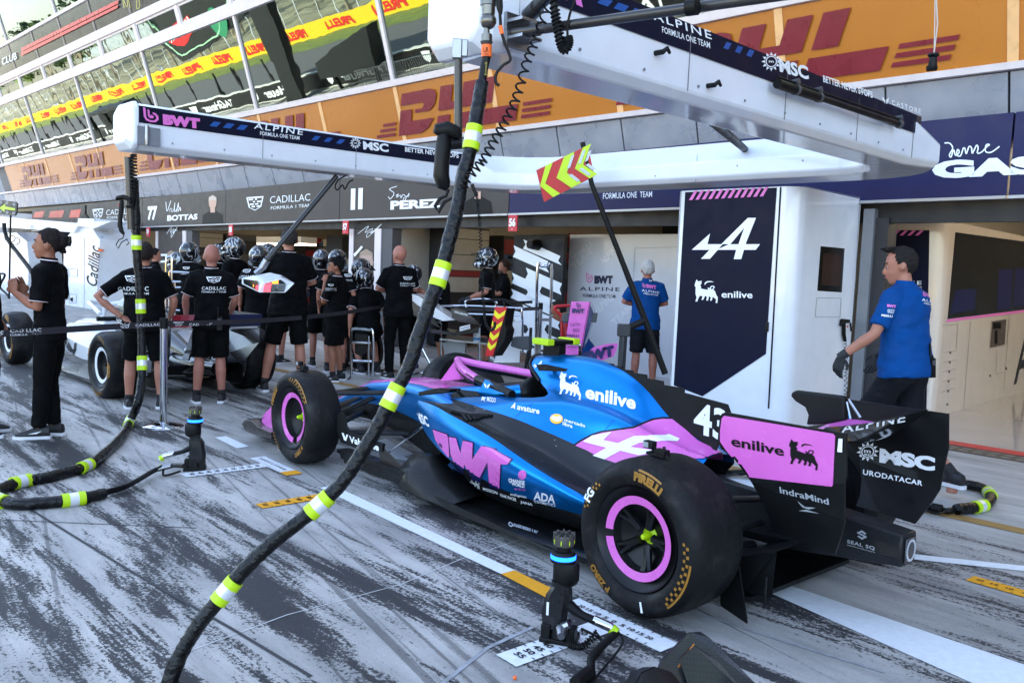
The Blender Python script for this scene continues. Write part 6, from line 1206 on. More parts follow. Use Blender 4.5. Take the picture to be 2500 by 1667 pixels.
# blue team
def blue_print(so_, cx, cy, w_, sl=0, parts=True):
    d = Deco(sb([so_], .004), 4); d.text('BWT', (cx - w_ * .22, cy), (cx + w_ * .34, cy + sl), (-1, -w_ * .2), 3); d.quad(BWTI, (cx - w_ * .45, cy), (cx - w_ * .26, cy), (cx - w_ * .45, cy - w_ * .26)); d.build('lettering', lpink, so_)
    d = Deco(sb([so_], .004), 4); d.text('ALPINE', (cx - w_ / 2, cy + w_ * .22), (cx + w_ / 2, cy + w_ * .22 + sl * 1.5), (0, -w_ * .13), .4, 0, 1.2); d.text('FORMULA ONE TEAM', (cx - w_ * .4, cy + w_ * .38), (cx + w_ * .42, cy + w_ * .38 + sl * 1.2), (0, -w_ * .09), .2); d.quad(WING, (cx - w_ * .1, cy - w_ * .32), (cx + w_ * .12, cy - w_ * .32), (cx - w_ * .1, cy - w_ * .46)); d.build('lettering', lwhite, so_)
b, hh = at_head(1583, 634, 11.0)
p = person('white haired man in blue polo and navy shorts seen from behind, arms folded', b, 4, hh, top=team_u, legs=leg_n, w=1.08, sk=2, hair=(255, 252, 248), aL=((-.30, .06, 1.2), (-.02, .23, 1.17)), aR=((.27, .05, 1.2), (.03, .24, 1.18)), group='crew in blue polo shirts', fL=((-.1, .02, .5), (-.12, 0, .08)), fR=((.13, .02, .5), (.14, .0, .08)), seed=41, trim=False); blue_print(p[1], 1588, 702, 42, 4)
b = on_Y(1432, 940, 11.0); p = person('man in blue polo crouching behind the pink nose cone', b, -70, 1.78, top=team_u, legs=leg_n, cr=.50, lean_=34, group='crew in blue polo shirts', sk=1, fR=((.16, .34, .50), (.14, -.06, .08)), fL=((-.16, .34, .46), (-.14, -.04, .08)), aR=((.24, .12, 1.2), (.12, .34, 1.12)), aL=((-.24, .12, 1.2), (-.12, .34, 1.12)), hp=10, seed=43, trim=False)
b = G(2186, 1195); hh = hp_h(b, 2196, 600)
blk_glove = mat('glove_black', (34, 35, 38), .75, var=.15)
p5 = person('man in blue polo with black gloves and earpiece walking left beside the rear wing', b, -36, hh, top=team_u, legs=leg_n, w=1.2, sk=0, hair=(46, 40, 38), style='quiff', head=-30, hp=9, lean_=5, aL=((-.30, .06, 1.16), (-.40, .26, 1.0)), aR=((.26, .06, 1.15), (.14, .30, 1.0)), gloves=blk_glove, curlL=.6, curlR=.6, dL=(0, .3, -.8), dR=(0, .35, -.8), group='crew in blue polo shirts', fL=((-.10, .22, .52), (-.11, .20, .08)), fR=((.11, .0, .5), (.14, -.34, .17)), seed=45, trim=False)
blue_print(p5[1], 2274, 724, 48, 6)
d = Deco(sb([p5[1]], .004), 4); d.text('BWT', (2166, 749), (2187, 751), (0, -6), 3); d.build('lettering', lpink, p5[1])
d = Deco(sb([p5[1]], .004), 4); d.text('ARCTIC', (2166, 759), (2183, 760), (0, -4), 1); d.text('WOLF', (2166, 764), (2181, 765), (0, -4), 1); d.text('PIRELLI', (2152, 772), (2178, 774), (0, -5), 2); d.build('lettering', lwhite, p5[1])
# passer-by cut by the left edge
b = G(-38, 1062); person('person in black trousers mostly beyond the left edge of the picture', b, 70, 1.75, shorts=False, seed=51, det=False)
# radios on belts
for lab, P, dn in (('black two way radio with aerial on the bald man\'s belt', None, m2), ('black two way radio on the belt of the man in blue beside the rear wing', None, p5)):
    TU_ = dn[4]; T_ = lambda x, y, z: TU_((x, y, z)); xo = .09 if dn is m2 else .06; yo_ = -.155 if dn is m2 else -.16
    t = empty('two_way_radio', T_(xo, yo_, .9), lab, 'radio', 'radios on belts'); q = MB(); q.loft([[T_(xo + a * .028, yo_ + b_ * .018, z_) for a, b_ in ((-1, -1), (1, -1), (1, 1), (-1, 1))] for z_ in (.84, .98)]); q.tube([T_(xo - .015, yo_, .98), T_(xo - .015, yo_, 1.09)], .008, 6); q.tube([T_(xo + .014, yo_, .98), T_(xo + .014, yo_, 1.0)], .008, 6); q.build('radio_body', black, t, smooth=0); q = MB(); q.add([T_(xo + a * .02, yo_ - .0195, z_) for a, z_ in ((-1, .93), (1, .93), (1, .965), (-1, .965))], [(0, 1, 2, 3)]); q.build('radio_screen', mat('screen_grey', (80, 84, 88), .2), t, smooth=0, fix=False)
# ================= painted lines and measuring strips =================
pw = mat('paint_white', (222, 226, 228), .6, var=.06, vs=30); py_ = mat('paint_yellow', (232, 160, 14), .6, var=.08, vs=30); po = mat('paint_ochre', (150, 116, 62), .7, var=.2, vs=10)
def gpoly(name, l, m, z=.004):
    P = [G(x, y, z) for x, y in l]; q = MB(); q.add(P, [list(t) for t in tessellate_polygon([P])]); return tag(q.build(name, m, smooth=0, fix=False), kind='structure')
gpoly('box_line', [(781, 1190), (814, 1184), (1256, 1391), (1223, 1400)], pw); gpoly('box_line', [(1223, 1400), (1256, 1391), (1352, 1437), (1332, 1457)], py_)
gpoly('box_line', [(1840, 1398), (2500, 1621), (2620, 1662), (2560, 1740), (2376, 1667), (1830, 1424)], pw); gpoly('box_line', [(2100, 1339), (2195, 1348), (2620, 1393), (2620, 1406), (2190, 1360), (2100, 1351)], pw)
gpoly('box_line', [(524, 1067), (552, 1064), (608, 1089), (578, 1094)], pw)
gpoly('box_line', [(921, 1075), (940, 1070), (1012, 1108), (985, 1112), (1010, 1128), (960, 1118)], pw)
q = MB(); q.add([FU(-16, 5.93, .004), FU(6, 5.93, .004), FU(6, 6.07, .004), FU(-16, 6.07, .004)], [(0, 1, 2, 3)]); tag(q.build('edge_line', po, smooth=0), kind='structure')
def strip_(lab, c0, xs, ys, numx, numy, m=pw, w=.055, end=None):
    t = empty('measuring_strip', CW(c0[0], c0[1], .005), lab, 'measuring strip', 'measuring strips on the ground'); g = lambda x, y: CW(c0[0] - x, c0[1] - y, .0085)
    q = MB(); q.mat(m)
    if xs: q.add([CW(c0[0] - x, c0[1] - y, .005) for x, y in ((xs[0], -w), (xs[1], -w), (xs[1], w), (xs[0], w))], [(0, 1, 2, 3)])
    if ys: q.add([CW(c0[0] - x, c0[1] - y, .0055) for x, y in ((-w, -ys[1]), (w, -ys[1]), (w, -ys[0]), (-w, -ys[0]))], [(0, 1, 2, 3)])
    if end: q.mat(py_).add([CW(c0[0] - x, c0[1] - y, .006) for x, y in ((end[0], -w), (end[1], -w), (end[1], w), (end[0], w))], [(0, 1, 2, 3)])
    q.build('tape', None, t, smooth=0, fix=False); d = Deco(g)
    for x, s_ in numx: 
        d.text(s_, (x - .014 * len(s_) * .5 - .004, -.012), (x + .014 * len(s_) * .5 + .004, -.012), (0, .024), 1.2)
        for yy in (-w, w): d.line([(x + .025, yy), (x + .025, yy * .72)], .005)
    for y, s_ in numy:
        d.text(s_, (-.026, -y - .012), (.026, -y - .012), (0, .03), 1.2)
        for xx in (-w, w): d.line([(xx, -y + .025), (xx * .72, -y + .025)], .005)
    d.build('marking', lblack, t)
r0 = W2C(G(1499, 1520)); nx = [(-.20 + .05 * i, str(abs(-20 + 5 * i))) for i in range(9)]
strip_('white measuring strip with numbers on the ground beside the near rear wheel', (r0.x, r0.y), (-.28, .31), (.05, .62), nx, [(.05 * i, str(5 * i)) for i in range(4, 12)], w=.062)
r1 = W2C(G(665, 1134)); strip_('white measuring strip with a yellow end on the ground beside the front wheel', (r1.x, r1.y), (-.27, .26), (.05, .66), nx, [(.06 * i, str(5 * i)) for i in range(2, 11)], w=.062, end=(.26, .37))
a = W2C(G(640, 1236)); b = W2C(G(790, 1211)); strip_('yellow measuring strip on the ground left of the white line', ((a.x + b.x) / 2, b.y), None, (-.02, a.y - b.y + .02), [], [(.03 + .075 * i, str(80 + 5 * i)) for i in range(7)], py_)
a = W2C(G(2368, 1412)); strip_('yellow measuring strip on the ground behind the car at right', (a.x - .3, a.y), (-.3, .5), None, [(-.25 + .07 * i, str(20 - 5 * i)) for i in range(5)], [], py_)
# ================= wheel guns =================
led = mat('led_blue', (20, 90, 255), .3, emit=1.2); crk = mat('crown_dark', (96, 92, 88), .35, .7)
def gun(lab, P, hd):
    t = empty('wheel_gun', P, lab, 'wheel gun', 'wheel guns standing on the ground'); x = V((math.cos(hd), math.sin(hd), 0)); y = V((-x.y, x.x, 0)); A = (x, y, ZZ); X = lambda a, b_, c: P + x * a + y * b_ + ZZ * c
    q = MB(); q.box(X(0, 0, .012), (.15, .11, .024), A); q.box(X(-.05, 0, .05), (.04, .1, .06), A); q.box(X(.055, -.02, .045), (.035, .06, .06), A); q.tube([X(0, 0, .02), X(0, 0, .09)], [.05, .045], 14); q.build('base', black, t, bev=.004)
    q = MB(); q.loft([[X(a * w_ + o_, b_ * d_, z_) for a, b_ in ((-1, -.6), (-.6, -1), (.6, -1), (1, -.6), (1, .6), (.6, 1), (-.6, 1), (-1, .6))] for z_, w_, d_, o_ in ((.06, .05, .042, -.02), (.12, .055, .045, -.02), (.20, .05, .042, -.01), (.235, .036, .036, 0), (.26, .04, .04, 0))]); q.build('gun_body', carbon('carbon_gun', (22, 22, 24), .35, 200, .4), t, smooth=30)
    q = MB(); q.loft([[X(.015 + math.cos(a) * w_, math.sin(a) * w_ * .85, z_) for a in [2 * PI * i / 14 for i in range(14)]] for z_, w_ in ((.235, .025), (.25, .048), (.27, .056), (.325, .056), (.34, .05))]); q.build('motor_housing', black, t, smooth=50)
    q = MB(); q.tube([X(0, 0, .338), X(0, 0, .352)], .052, 24); q.tube([X(0, 0, .37), X(0, 0, .384)], [.052, .046], 24); q.tube([X(0, 0, .38), X(0, 0, .41)], .03, 18); q.build('collar', black, t)
    q = MB(); q.tube([X(0, 0, .352), X(0, 0, .369)], .0525, 24); q.build('light_ring', led, t)
    q = MB(); q.lathe([(.028, .40), (.042, .408), (.045, .44), (.044, .452), (.036, .452), (.032, .42), (.005, .418)], P, ZZ, 28, False)
    for i in range(10): a = 2 * PI * i / 10; q.box(X(math.cos(a) * .038, math.sin(a) * .038, .448), (.016, .007, .022), (x * math.cos(a) + y * math.sin(a), y * math.cos(a) - x * math.sin(a), ZZ))
    sc2 = q.build('socket', crk, t, smooth=35)
    q = MB()
    for i in range(8): a = 2 * PI * i / 8; q.box(X(math.cos(a) * .0446, math.sin(a) * .0452, .426), (.0015, .004, .018), (x * math.cos(a) + y * math.sin(a), y * math.cos(a) - x * math.sin(a), ZZ))
    q.build('socket_mark', lime, sc2, smooth=0)
    q = MB(); q.tube(smooth_path([X(.03, 0, .16), X(.09, -.01, .13), X(.15, -.01, .115)], 5), [.03, .03, .028, .026, .024, .022, .022, .022, .022, .022, .022], 10, True, .7); q.build('grip', black, t)
    q = MB(); q.tube([X(.14, -.01, .118), X(.21, -.01, .10), X(.235, -.01, .075)], [.02, .02, .017], 12); q.build('inlet', chrome, t); q = MB(); q.tube([X(.215, -.01, .095), X(.235, -.01, .08)], .0215, 12); q.build('tape', lime, t)
    q = MB(); q.tube([X(.02, -.055, .07), X(.03, -.1, .065)], [.028, .016], 10); q.tube([X(.02, -.05, .08), X(.05, -.05, .1)], .018, 8); q.build('valve', steel, t)
    q = MB(); q.add([X(-.0755, b_, c) for b_, c in ((-.012, .11), (-.012, .17), (-.004, .17), (-.004, .11))] + [X(-.05, -.0465, c) + x * k for c, k in ((.12, 0), (.12, .01), (.175, .01), (.175, 0))], [(0, 1, 2, 3), (4, 5, 6, 7)]); q.build('label', lwhite, t, smooth=0, fix=False)
    return X
X1 = gun('wheel gun with blue light ring standing near the front wheel', G(476, 1146), rad(195)); X2 = gun('wheel gun with blue light ring standing beside the near rear wheel', G(1366, 1563), rad(-18))
t = empty('hose_tail', X2(.25, 0, 0), 'black ribbed hose and cables running from the near wheel gun out of the picture', 'hose', 'hose ends at the wheel guns'); q = MB(); pth = [X2(.235, -.01, .08), G(1448, 1600, .05), G(1440, 1640, .03), G(1400, 1690, .03)]; q.tube(smooth_path(pth, 6), .017, 10); q.tube(smooth_path([X2(.1, -.05, .09), X2(.2, -.08, .06), G(1440, 1625, .03), G(1395, 1680, .02)], 6), .006, 6); q.tube(smooth_path([X2(.22, -.01, .1), X2(.27, -.04, .06), G(1465, 1640, .02), G(1420, 1690, .02)], 6), .005, 6); q.tube([G(1440, 1640, .03), G(1405, 1668, .04)], .026, 10); q.build('pipe', black, t)
q = MB(); q.tube(helix([X2(.06, -.08, .03), X2(.12, -.1, .04), X2(.17, -.06, .09)], .012, 14, 8), .004, 5, False); q.build('ribbed_tube', black, t)
# ================= belt barrier =================
bm = mat('belt_dark', (38, 36, 42), .6)
def stanchion(lab, P, h=.97, base=True):
    t = empty('barrier_post', P, lab, 'barrier post', 'belt barrier posts'); q = MB(); q.tube([P + ZZ * .02, P + ZZ * h], .032, 20); q.build('pole', chrome, t)
    q = MB(); q.lathe([(.02, .045), (.05, .035), (.16, .012), (.175, 0)], P, ZZ, 36); q.build('base', chrome, t)
    q = MB(); q.tube([P + ZZ * (h - .09), P + ZZ * (h + .004)], .0345, 20); q.build('belt_head', black, t); return P
p1 = stanchion('chrome belt post with round base beside the black hose', G(399, 1040)); p2 = stanchion('chrome belt post beside the trousers of the folded arms man', G(945, 906), 1.0); p3 = stanchion('chrome belt post before the black and white striped panel', on_Y(1318, 908, 12.2) * 1, 1.0) if False else None
P3 = on_Y(1320, 745, 12.2); P3.z = 0; p3 = stanchion('chrome belt post before the black and white striped panel', P3, on_Y(1320, 740, 12.2).z)
q0 = on_Y(-120, 822, 5.6)
def belt(lab, A, B_, sag, marks):
    t = empty('barrier_belt', A.lerp(B_, .5), lab, 'barrier belt', 'belts between the posts'); n = 16; up = ZZ * .025; rows = []
    for i in range(n + 1): k = i / n; P = A.lerp(B_, k) - ZZ * sag * 4 * k * (1 - k); rows.append([P + up, P - up])
    q = MB(); q.loft(rows, closed=False); q.loft([[a + NN * .002, b_ + NN * .002] for a, b_ in rows], closed=False); o = q.build('webbing', bm, t, fix=False)
    d = Deco(sb([o], .004), 20)
    for x, y, w_, cwid, sl in marks: crest(d, (x - cwid * 1.5, y + cwid * .28), (x - cwid * .5, y + cwid * .28), (x - cwid * 1.5, y - cwid * .35)); d.text('CADILLAC', (x, y), (x + w_, y + sl), (0, -w_ * .105), .5, 0, 1.1); d.text('FORMULA 1 TEAM', (x, y + w_ * .11), (x + w_, y + w_ * .11 + sl), (0, -w_ * .06), .4, 0, 1.1)
    d.build('lettering', lwhite, o)
belt('dark belt from the chrome post to beyond the left edge', q0, p1 + ZZ * .925, .0, [(24, 812, 76, 26, -3), (330, 797, 60, 28, -2)])
belt('long dark belt stretched across the crew between two chrome posts', p1 + ZZ * .925, p2 + ZZ * .95, .06, [(461, 795, 56, 26, 0), (690, 797, 46, 22, -1), (857, 792, 40, 20, -1)])
belt('dark belt ending at the striped panel', p2 + ZZ * .95, p3 + ZZ * .98, .04, [(967, 792, 36, 19, -1), (1112, 786, 32, 16, -2), (1240, 782, 26, 14, -2)])
# ================= things in front of and inside the garages =================
def rack(lab, pts, Y, r=.016, name='steel_rack', cat='rack', m=chrome):
    t = empty(name, on_Y(*pts[0][0], Y), lab, cat); q = MB()
    for l in pts: q.tube(smooth_path([on_Y(x, y, Y + (k[0] if k else 0)) for x, y, *k in l], 4) if len(l) > 2 else [on_Y(x, y, Y + (k[0] if k else 0)) for x, y, *k in l], r, 8)
    q.build('frame', m, t); return t
rack('tall chrome tyre rack at left behind the bald man', [[(406, 790), (406, 640), (410, 628), (418, 628), (420, 640), (420, 790)], [(414, 790), (414, 672), (420, 664), (462, 666)], [(412, 688), (442, 688)], [(412, 702), (442, 702)], [(410, 756), (440, 758)], [(428, 690), (428, 790)]], 12.0)
t = rack('chrome tyre carrier with black mounts standing behind the pink nose', [[(858, 925), (858, 815), (864, 803), (900, 806), (910, 814), (910, 920)], [(858, 836), (905, 838)], [(862, 880), (908, 882)], [(858, 920), (832, 945)], [(900, 820), (900, 920)]], 10.9, .018)
q = MB(); q.prism([on_Y(x, y, 11.0) for x, y in ((866, 815), (896, 817), (894, 860), (880, 870), (866, 862))], V((0, .1, 0))); q.build('mount', black, t, smooth=0)
t = rack('long chrome work trolley carrying a spare front wing', [[(1073, 795), (1078, 755), (1090, 746), (1260, 752), (1274, 762), (1276, 860)], [(1075, 765), (1270, 770)], [(1138, 750), (1138, 735), (1180, 730), (1210, 736), (1210, 750)], [(1076, 790), (1076, 900)], [(1170, 800), (1170, 900)], [(1060, 905), (1000, 915)], [(1030, 850), (1062, 912)]], 11.6, .016, 'work_trolley', 'trolley')
q = MB(); q.prism([on_Y(x, y, 11.4) for x, y in ((1074, 826), (1192, 838), (1192, 842), (1074, 830))], V((0, .8, 0))); q.prism([on_Y(x, y, 11.4) for x, y in ((1072, 885), (1120, 892), (1120, 896), (1072, 889))], V((0, .8, 0))); q.build('shelf', steel, t, smooth=0)
q = MB(); q.prism([on_Y(x, y, 11.8) for x, y in ((1074, 832), (1135, 836), (1135, 886), (1074, 882))], V((0, .5, 0))); q.build('side_panel', mat('panel_grey', (150, 154, 158), .4), t, smooth=0)
t = empty('spare_front_wing', on_Y(1080, 800, 11.2), 'spare black front wing with a white nose lying on the trolley', 'front wing')
q = MB(); q.prism([on_Y(x, y, 11.2) for x, y in ((1004, 717), (1020, 722), (1094, 772), (1110, 782), (1080, 784), (1060, 776), (1003, 733))], V((.05, .5, 0))); q.build('nose', cw_w, t, smooth=0, bev=.01)
q = MB(); q.prism([on_Y(x, y, 11.2) for x, y in ((1003, 734), (1060, 778), (1074, 800), (1000, 765))], V((.0, .5, 0))); q.build('nose_side', cw_k, t, smooth=0)
q = MB(); q.prism([on_Y(x, y, 11.0) for x, y in ((1045, 802), (1110, 812), (1150, 806), (1174, 796), (1160, 812), (1110, 820), (1050, 812))], V((0, .5, 0))); q.prism([on_Y(x, y, 11.0) for x, y in ((1100, 756), (1112, 752), (1136, 760), (1158, 778), (1174, 795), (1120, 785), (1104, 776))], V((0, .03, 0))); we = q.build('wing_plane', cw_k, t, smooth=0)
d = Deco(lambda x, y: on_Y(x, y, 10.97)); d.text('CORE SCIENTIFIC', (1109, 763), (1142, 772), (0, -5), .8); [d.poly([(1122 + i * 0, 806 - i * 4), (1148, 800 - i * 4), (1148, 802 - i * 4), (1122, 808.5 - i * 4)]) for i in range(3)]; d.build('lettering', lwhite, we)
t = empty('paint_tin', on_Y(1163, 836, 11.3), 'white and blue tin standing on the trolley shelf', 'tin'); P = on_Y(1163, 834, 11.3); q = MB(); q.lathe([(.05, 0), (.05, .115), (.046, .12)], P, ZZ, 20); q.build('tin', mat('tin_white', (196, 202, 206), .4), t); q = MB(); q.lathe([(.051, .02), (.051, .06)], P, ZZ, 20, False); q.build('label', mat('tin_blue', (70, 120, 160), .5), t)
t = empty('car_jack', on_Y(1200, 868, 10.6), 'nose jack with red and yellow chevrons leaning before the trolley', 'car jack')
Fq = [(1209, 749), (1237, 750), (1203, 869), (1185, 869)]; Fp = [on_Y(x, y, 10.6) for x, y in Fq]; q = MB(); q.prism(Fp, V((.02, .06, 0))); jf = q.build('face', mat('jack_red', (206, 26, 32), .4), t, smooth=0)
jl = lambda x, y: Fp[0].lerp(Fp[1], x).lerp(Fp[3].lerp(Fp[2], x), y) - CF * .006; d = Deco(jl); [d.poly([(0, y), (.5, y + .09), (1, y), (1, y + .1), (.5, y + .19), (0, y + .1)]) for y in (.06, .28, .50, .70)]; d.build('chevron', mat('jack_yellow', (240, 222, 20), .4), jf)
q = MB(); q.prism([on_Y(x, y, 10.62) for x, y in ((1238, 752), (1232, 795), (1237, 805), (1232, 830), (1207, 869), (1204, 869))], V((.1, .1, 0))); q.build('side', black, t, smooth=0)
q = MB(); q.tube(smooth_path([on_Y(x, y, 10.7) for x, y in ((1180, 735), (1225, 732), (1250, 738), (1280, 738), (1300, 737))], 4), .018, 8); q.tube(smooth_path([on_Y(x, y, 10.7) for x, y in ((1232, 750), (1232, 736), (1248, 742), (1262, 740))], 4), .014, 6); q.build('handle', black, t)
t = empty('cabinet_trolley', on_Y(1255, 870, 11.2), 'white cabinet with a grey crest behind the nose jack', 'cabinet'); q = MB(); q.prism([on_Y(x, y, 11.2) for x, y in ((1226, 790), (1274, 788), (1268, 885), (1205, 885), (1228, 830))], V((0, .5, 0))); cq = q.build('cabinet', whitem, t, smooth=0); d = Deco(lambda x, y: on_Y(x, y, 11.17)); crest(d, (1236, 806), (1253, 805), (1236, 797)); d.text('CADILLAC', (1234, 815), (1259, 814), (0, -4), .5); d.build('lettering', mat('lettering_grey', (120, 124, 130), .4), cq)
t = empty('folding_seat', on_Y(1270, 850, 10.9), 'dark grey moulded seat standing behind the halo', 'seat'); q = MB(); q.prism([on_Y(x, y, 10.9) for x, y in ((1250, 822), (1292, 820), (1292, 856), (1268, 853), (1244, 846))], V((.05, .05, 0))); q.build('seat_shell', mat('seat_grey', (58, 62, 68), .5), t, smooth=0, bev=.02); q = MB(); q.tube([on_Y(1290, 856, 10.95), on_Y(1282, 905, 10.95)], .02, 6); q.tube([on_Y(1296, 800, 10.95), on_Y(1292, 900, 10.95)], .02, 6); q.build('leg', black, t)
t = empty('striped_panel', on_n(1315, 820, 10.0), 'tall glossy panel with bold black and white diagonal stripes', 'panel')
Zq = [(1256, 574), (1378, 572), (1366, 850), (1240, 850)]; Zp = [on_n(x, y, 10.0) for x, y in Zq]; q = MB(); q.prism(Zp, NN * .08); zp = q.build('panel', mat('panel_black', (15, 14, 17), .6), t, smooth=0); zl = lambda x, y: Zp[0].lerp(Zp[1], x).lerp(Zp[3].lerp(Zp[2], x), y) - NN * .008
d = Deco(zl)
for i, (y0, x0, x1, w_) in enumerate(((.0, .2, .95, .08), (.09, 0, .72, .10), (.23, .28, 1, .10), (.33, 0, .62, .09), (.40, .3, 1, .08), (.47, .0, .9, .08), (.56, .25, 1, .08), (.64, 0, .75, .09), (.72, .35, 1, .08), (.80, 0, .95, .08), (.9, 0, 1, .07))):
    sl = .20; jag = .05; d.poly([(x0, y0 + sl * x0), (x1, y0 + sl * x1), (x1 - .04, y0 + sl * x1 + w_ * .5), (min(1, x1 + .03), y0 + sl * x1 + w_), (x0, y0 + sl * x0 + w_), (x0 + jag, y0 + sl * x0 + w_ * .55)])
d.build('stripe', lwhite, zp); q = MB(); P = zl(.5, .09); q.tube([P, P - NN * .2], [.09, .07], 14); q.build('port', black, t)
t = rack('chrome tube frame before the striped panel', [[(1308, 880), (1312, 660), (1322, 651), (1336, 651), (1347, 662), (1340, 880)], [(1310, 780), (1344, 781)]], 12.4, .022)
t = empty('white_screen', on_n(1515, 900, 10.5), 'tall glossy white screen wall with team lettering behind the white haired man', 'screen wall'); u0, u1 = W2F(on_n(1388, 650, 10.5)).x, W2F(on_n(1680, 650, 10.5)).x
q = MB(); q.fbox(u0, u1, 10.5, 10.6, 0, on_n(1500, 572, 10.5).z); ws = q.build('panel', mat('screen_white', (206, 207, 214), .15, coat=.4, var=.02), t, smooth=0); s = sf(on_n, 10.5, off=.008)
d = Deco(s); d.text('BWT', (1451, 691), (1496, 691), (0, -18), 4); d.text('ALPINE', (1415, 709), (1513, 711), (0, -9), .4, 0, 1.25); d.text('FORMULA ONE TEAM', (1423, 726), (1502, 728), (0, -9), .3); d.build('lettering', mat('lettering_navy2', (30, 30, 56), .4, var=0), ws)
d = Deco(s); d.quad(BWTI, (1431, 691), (1448, 690), (1431, 664)); d.build('emblem', mat('emblem_rose', (214, 130, 176), .4), ws)
d = Deco(s)
for i, (tx_, x, y) in enumerate((('FORMULA', 1405, 640), ('ALPINE', 1470, 648), ('TEAM', 1402, 660), ('ALPINE', 1455, 770), ('TEAM', 1500, 796))): d.text(tx_, (x, y), (x + 45, y - 42), (-9, -13), 2)
d.build('tone_lettering', mat('screen_white2', (222, 222, 226), .12, coat=.3), ws); d = Deco(s); d.line([(1550, 606), (1660, 603)], .8); d.line([(1550, 606), (1545, 700)], .6); d.build('seam', MATS['seam_grey'], ws)
t = empty('nose_cone', on_Y(1400, 864, 10.2), 'pink nose cone with team lettering standing upright behind the airbox', 'nose cone'); Nq = [(1395, 736), (1438, 737), (1414, 866), (1376, 866)]; Np = [on_Y(x, y, 10.2) for x, y in Nq]; q = MB(); q.prism(Np, V((.02, .02, 0))); nf = q.build('face', bpink, t, smooth=0); q = MB(); q.prism([on_Y(x, y, 10.23) for x, y in ((1397, 739), (1438, 737), (1448, 760), (1440, 800), (1424, 850), (1416, 866), (1380, 866))], V((.05, .25, 0))); q.build('side', mat('car_blue_deep', (14, 30, 84), .25, coat=.6), t, smooth=0)
d = Deco(lambda x, y: on_Y(x, y, 10.17)); d.text('BWT', (1397, 763), (1427, 764), (0, -10), 4); d.quad(BWTI, (1408, 752), (1419, 752), (1408, 738)); d.text('CATO', (1392, 796), (1416, 795), (0, -7), .2); d.text('ARCTIC', (1398, 806), (1415, 806), (0, -4), .8); d.text('WOLF', (1398, 811), (1414, 811), (0, -4), .8); d.text('PIRELLI', (1383, 822), (1413, 822), (0, -6), 1.5); d.text('MSC', (1384, 837), (1411, 837), (0, -6), 1); d.text('enilive', (1385, 848), (1408, 849), (0, -5), .5); d.build('lettering', bn, nf)
q = MB()
for sx in (1374, 1436): q.prism([on_Y(x, y, 10.25) for x, y in ((sx, 766), (sx + 24, 764), (sx + 20, 788), (sx - 4, 786))], V((0, .1, 0)))
q.build('bracket', mat('seat_grey', (58, 62, 68), .5), t, smooth=0, bev=.01)
rack('red painted trolley frame beside the pink nose cone', [[(1392, 746), (1358, 748), (1356, 756), (1370, 770)], [(1372, 770), (1372, 830)]], 10.6, .02, 'red_trolley', 'trolley', mat('red_paint', (180, 22, 30), .35))
t = empty('fire_extinguisher', on_Y(1380, 826, 10.7), 'red fire extinguisher cylinder beside the pink nose cone', 'fire extinguisher'); P = on_Y(1381, 826, 10.7); q = MB(); q.lathe([(.06, 0), (.065, .02), (.065, .13), (.03, .19), (.015, .2)], P, ZZ, 18); q.build('cylinder', mat('red_paint', (180, 22, 30), .35), t)
t = rack('chrome bench under the pink nose cone', [[(1350, 850), (1352, 838), (1408, 840), (1416, 848), (1416, 870)], [(1372, 838), (1400, 838)]], 9.8, .02)
t = empty('wing_element', on_Y(1470, 880, 9.9), 'pink front wing piece with big navy letters leaning by the black stand', 'wing element'); Wq = [(1434, 862), (1450, 848), (1480, 840), (1509, 838), (1504, 858), (1498, 870), (1470, 880), (1440, 872)]; q = MB(); q.prism([on_Y(x, y, 9.9) for x, y in Wq], V((0, .04, 0))); wf = q.build('panel', bpink, t, smooth=0); d = Deco(lambda x, y: on_Y(x, y, 9.87)); d.text('BWT', (1424, 884), (1500, 866), (-2, -24), 4); d.build('lettering', bn, wf)
# tyres in the garage mouth
for lab, px, py, Y, a in (('spare tyre with gold lettering lying beyond the pink nose', 1112, 930, 8.2, .9), ('stacked spare tyre behind the chrome tyre carrier', 888, 905, 12.0, .3)):
    P = on_Y(px, py, Y); P.z = .33; t = empty('spare_wheel', V((P.x, P.y, 0)), lab, 'wheel', 'spare wheels'); ax = V((math.cos(a), -math.sin(a), .25)); q = MB(); q.lathe([(.24, -.13), (.3, -.15), (.34, -.12), (.355, -.06), (.355, .06), (.34, .12), (.3, .15), (.24, .13)], P, ax, 40, False); q.build('tyre', tyre_m, t); q = MB(); q.lathe([(.24, .1), (.05, .06)], P, ax, 30); q.lathe([(.24, -.1), (.05, -.06)], P, ax, 30); q.build('rim', rimd, t)
d = Deco(sb([o for o in bpy.data.objects if o.name.startswith('tyre') and o.parent and 'spare_wheel' in o.parent.name], .004), 5); d.text('PIRELLI', (1066, 948), (1091, 933), (-2, -7), 2.5); d.build('lettering', gold, [o for o in bpy.data.objects if o.parent and o.name.startswith('tyre') and o.parent.name == 'spare_wheel'][0])
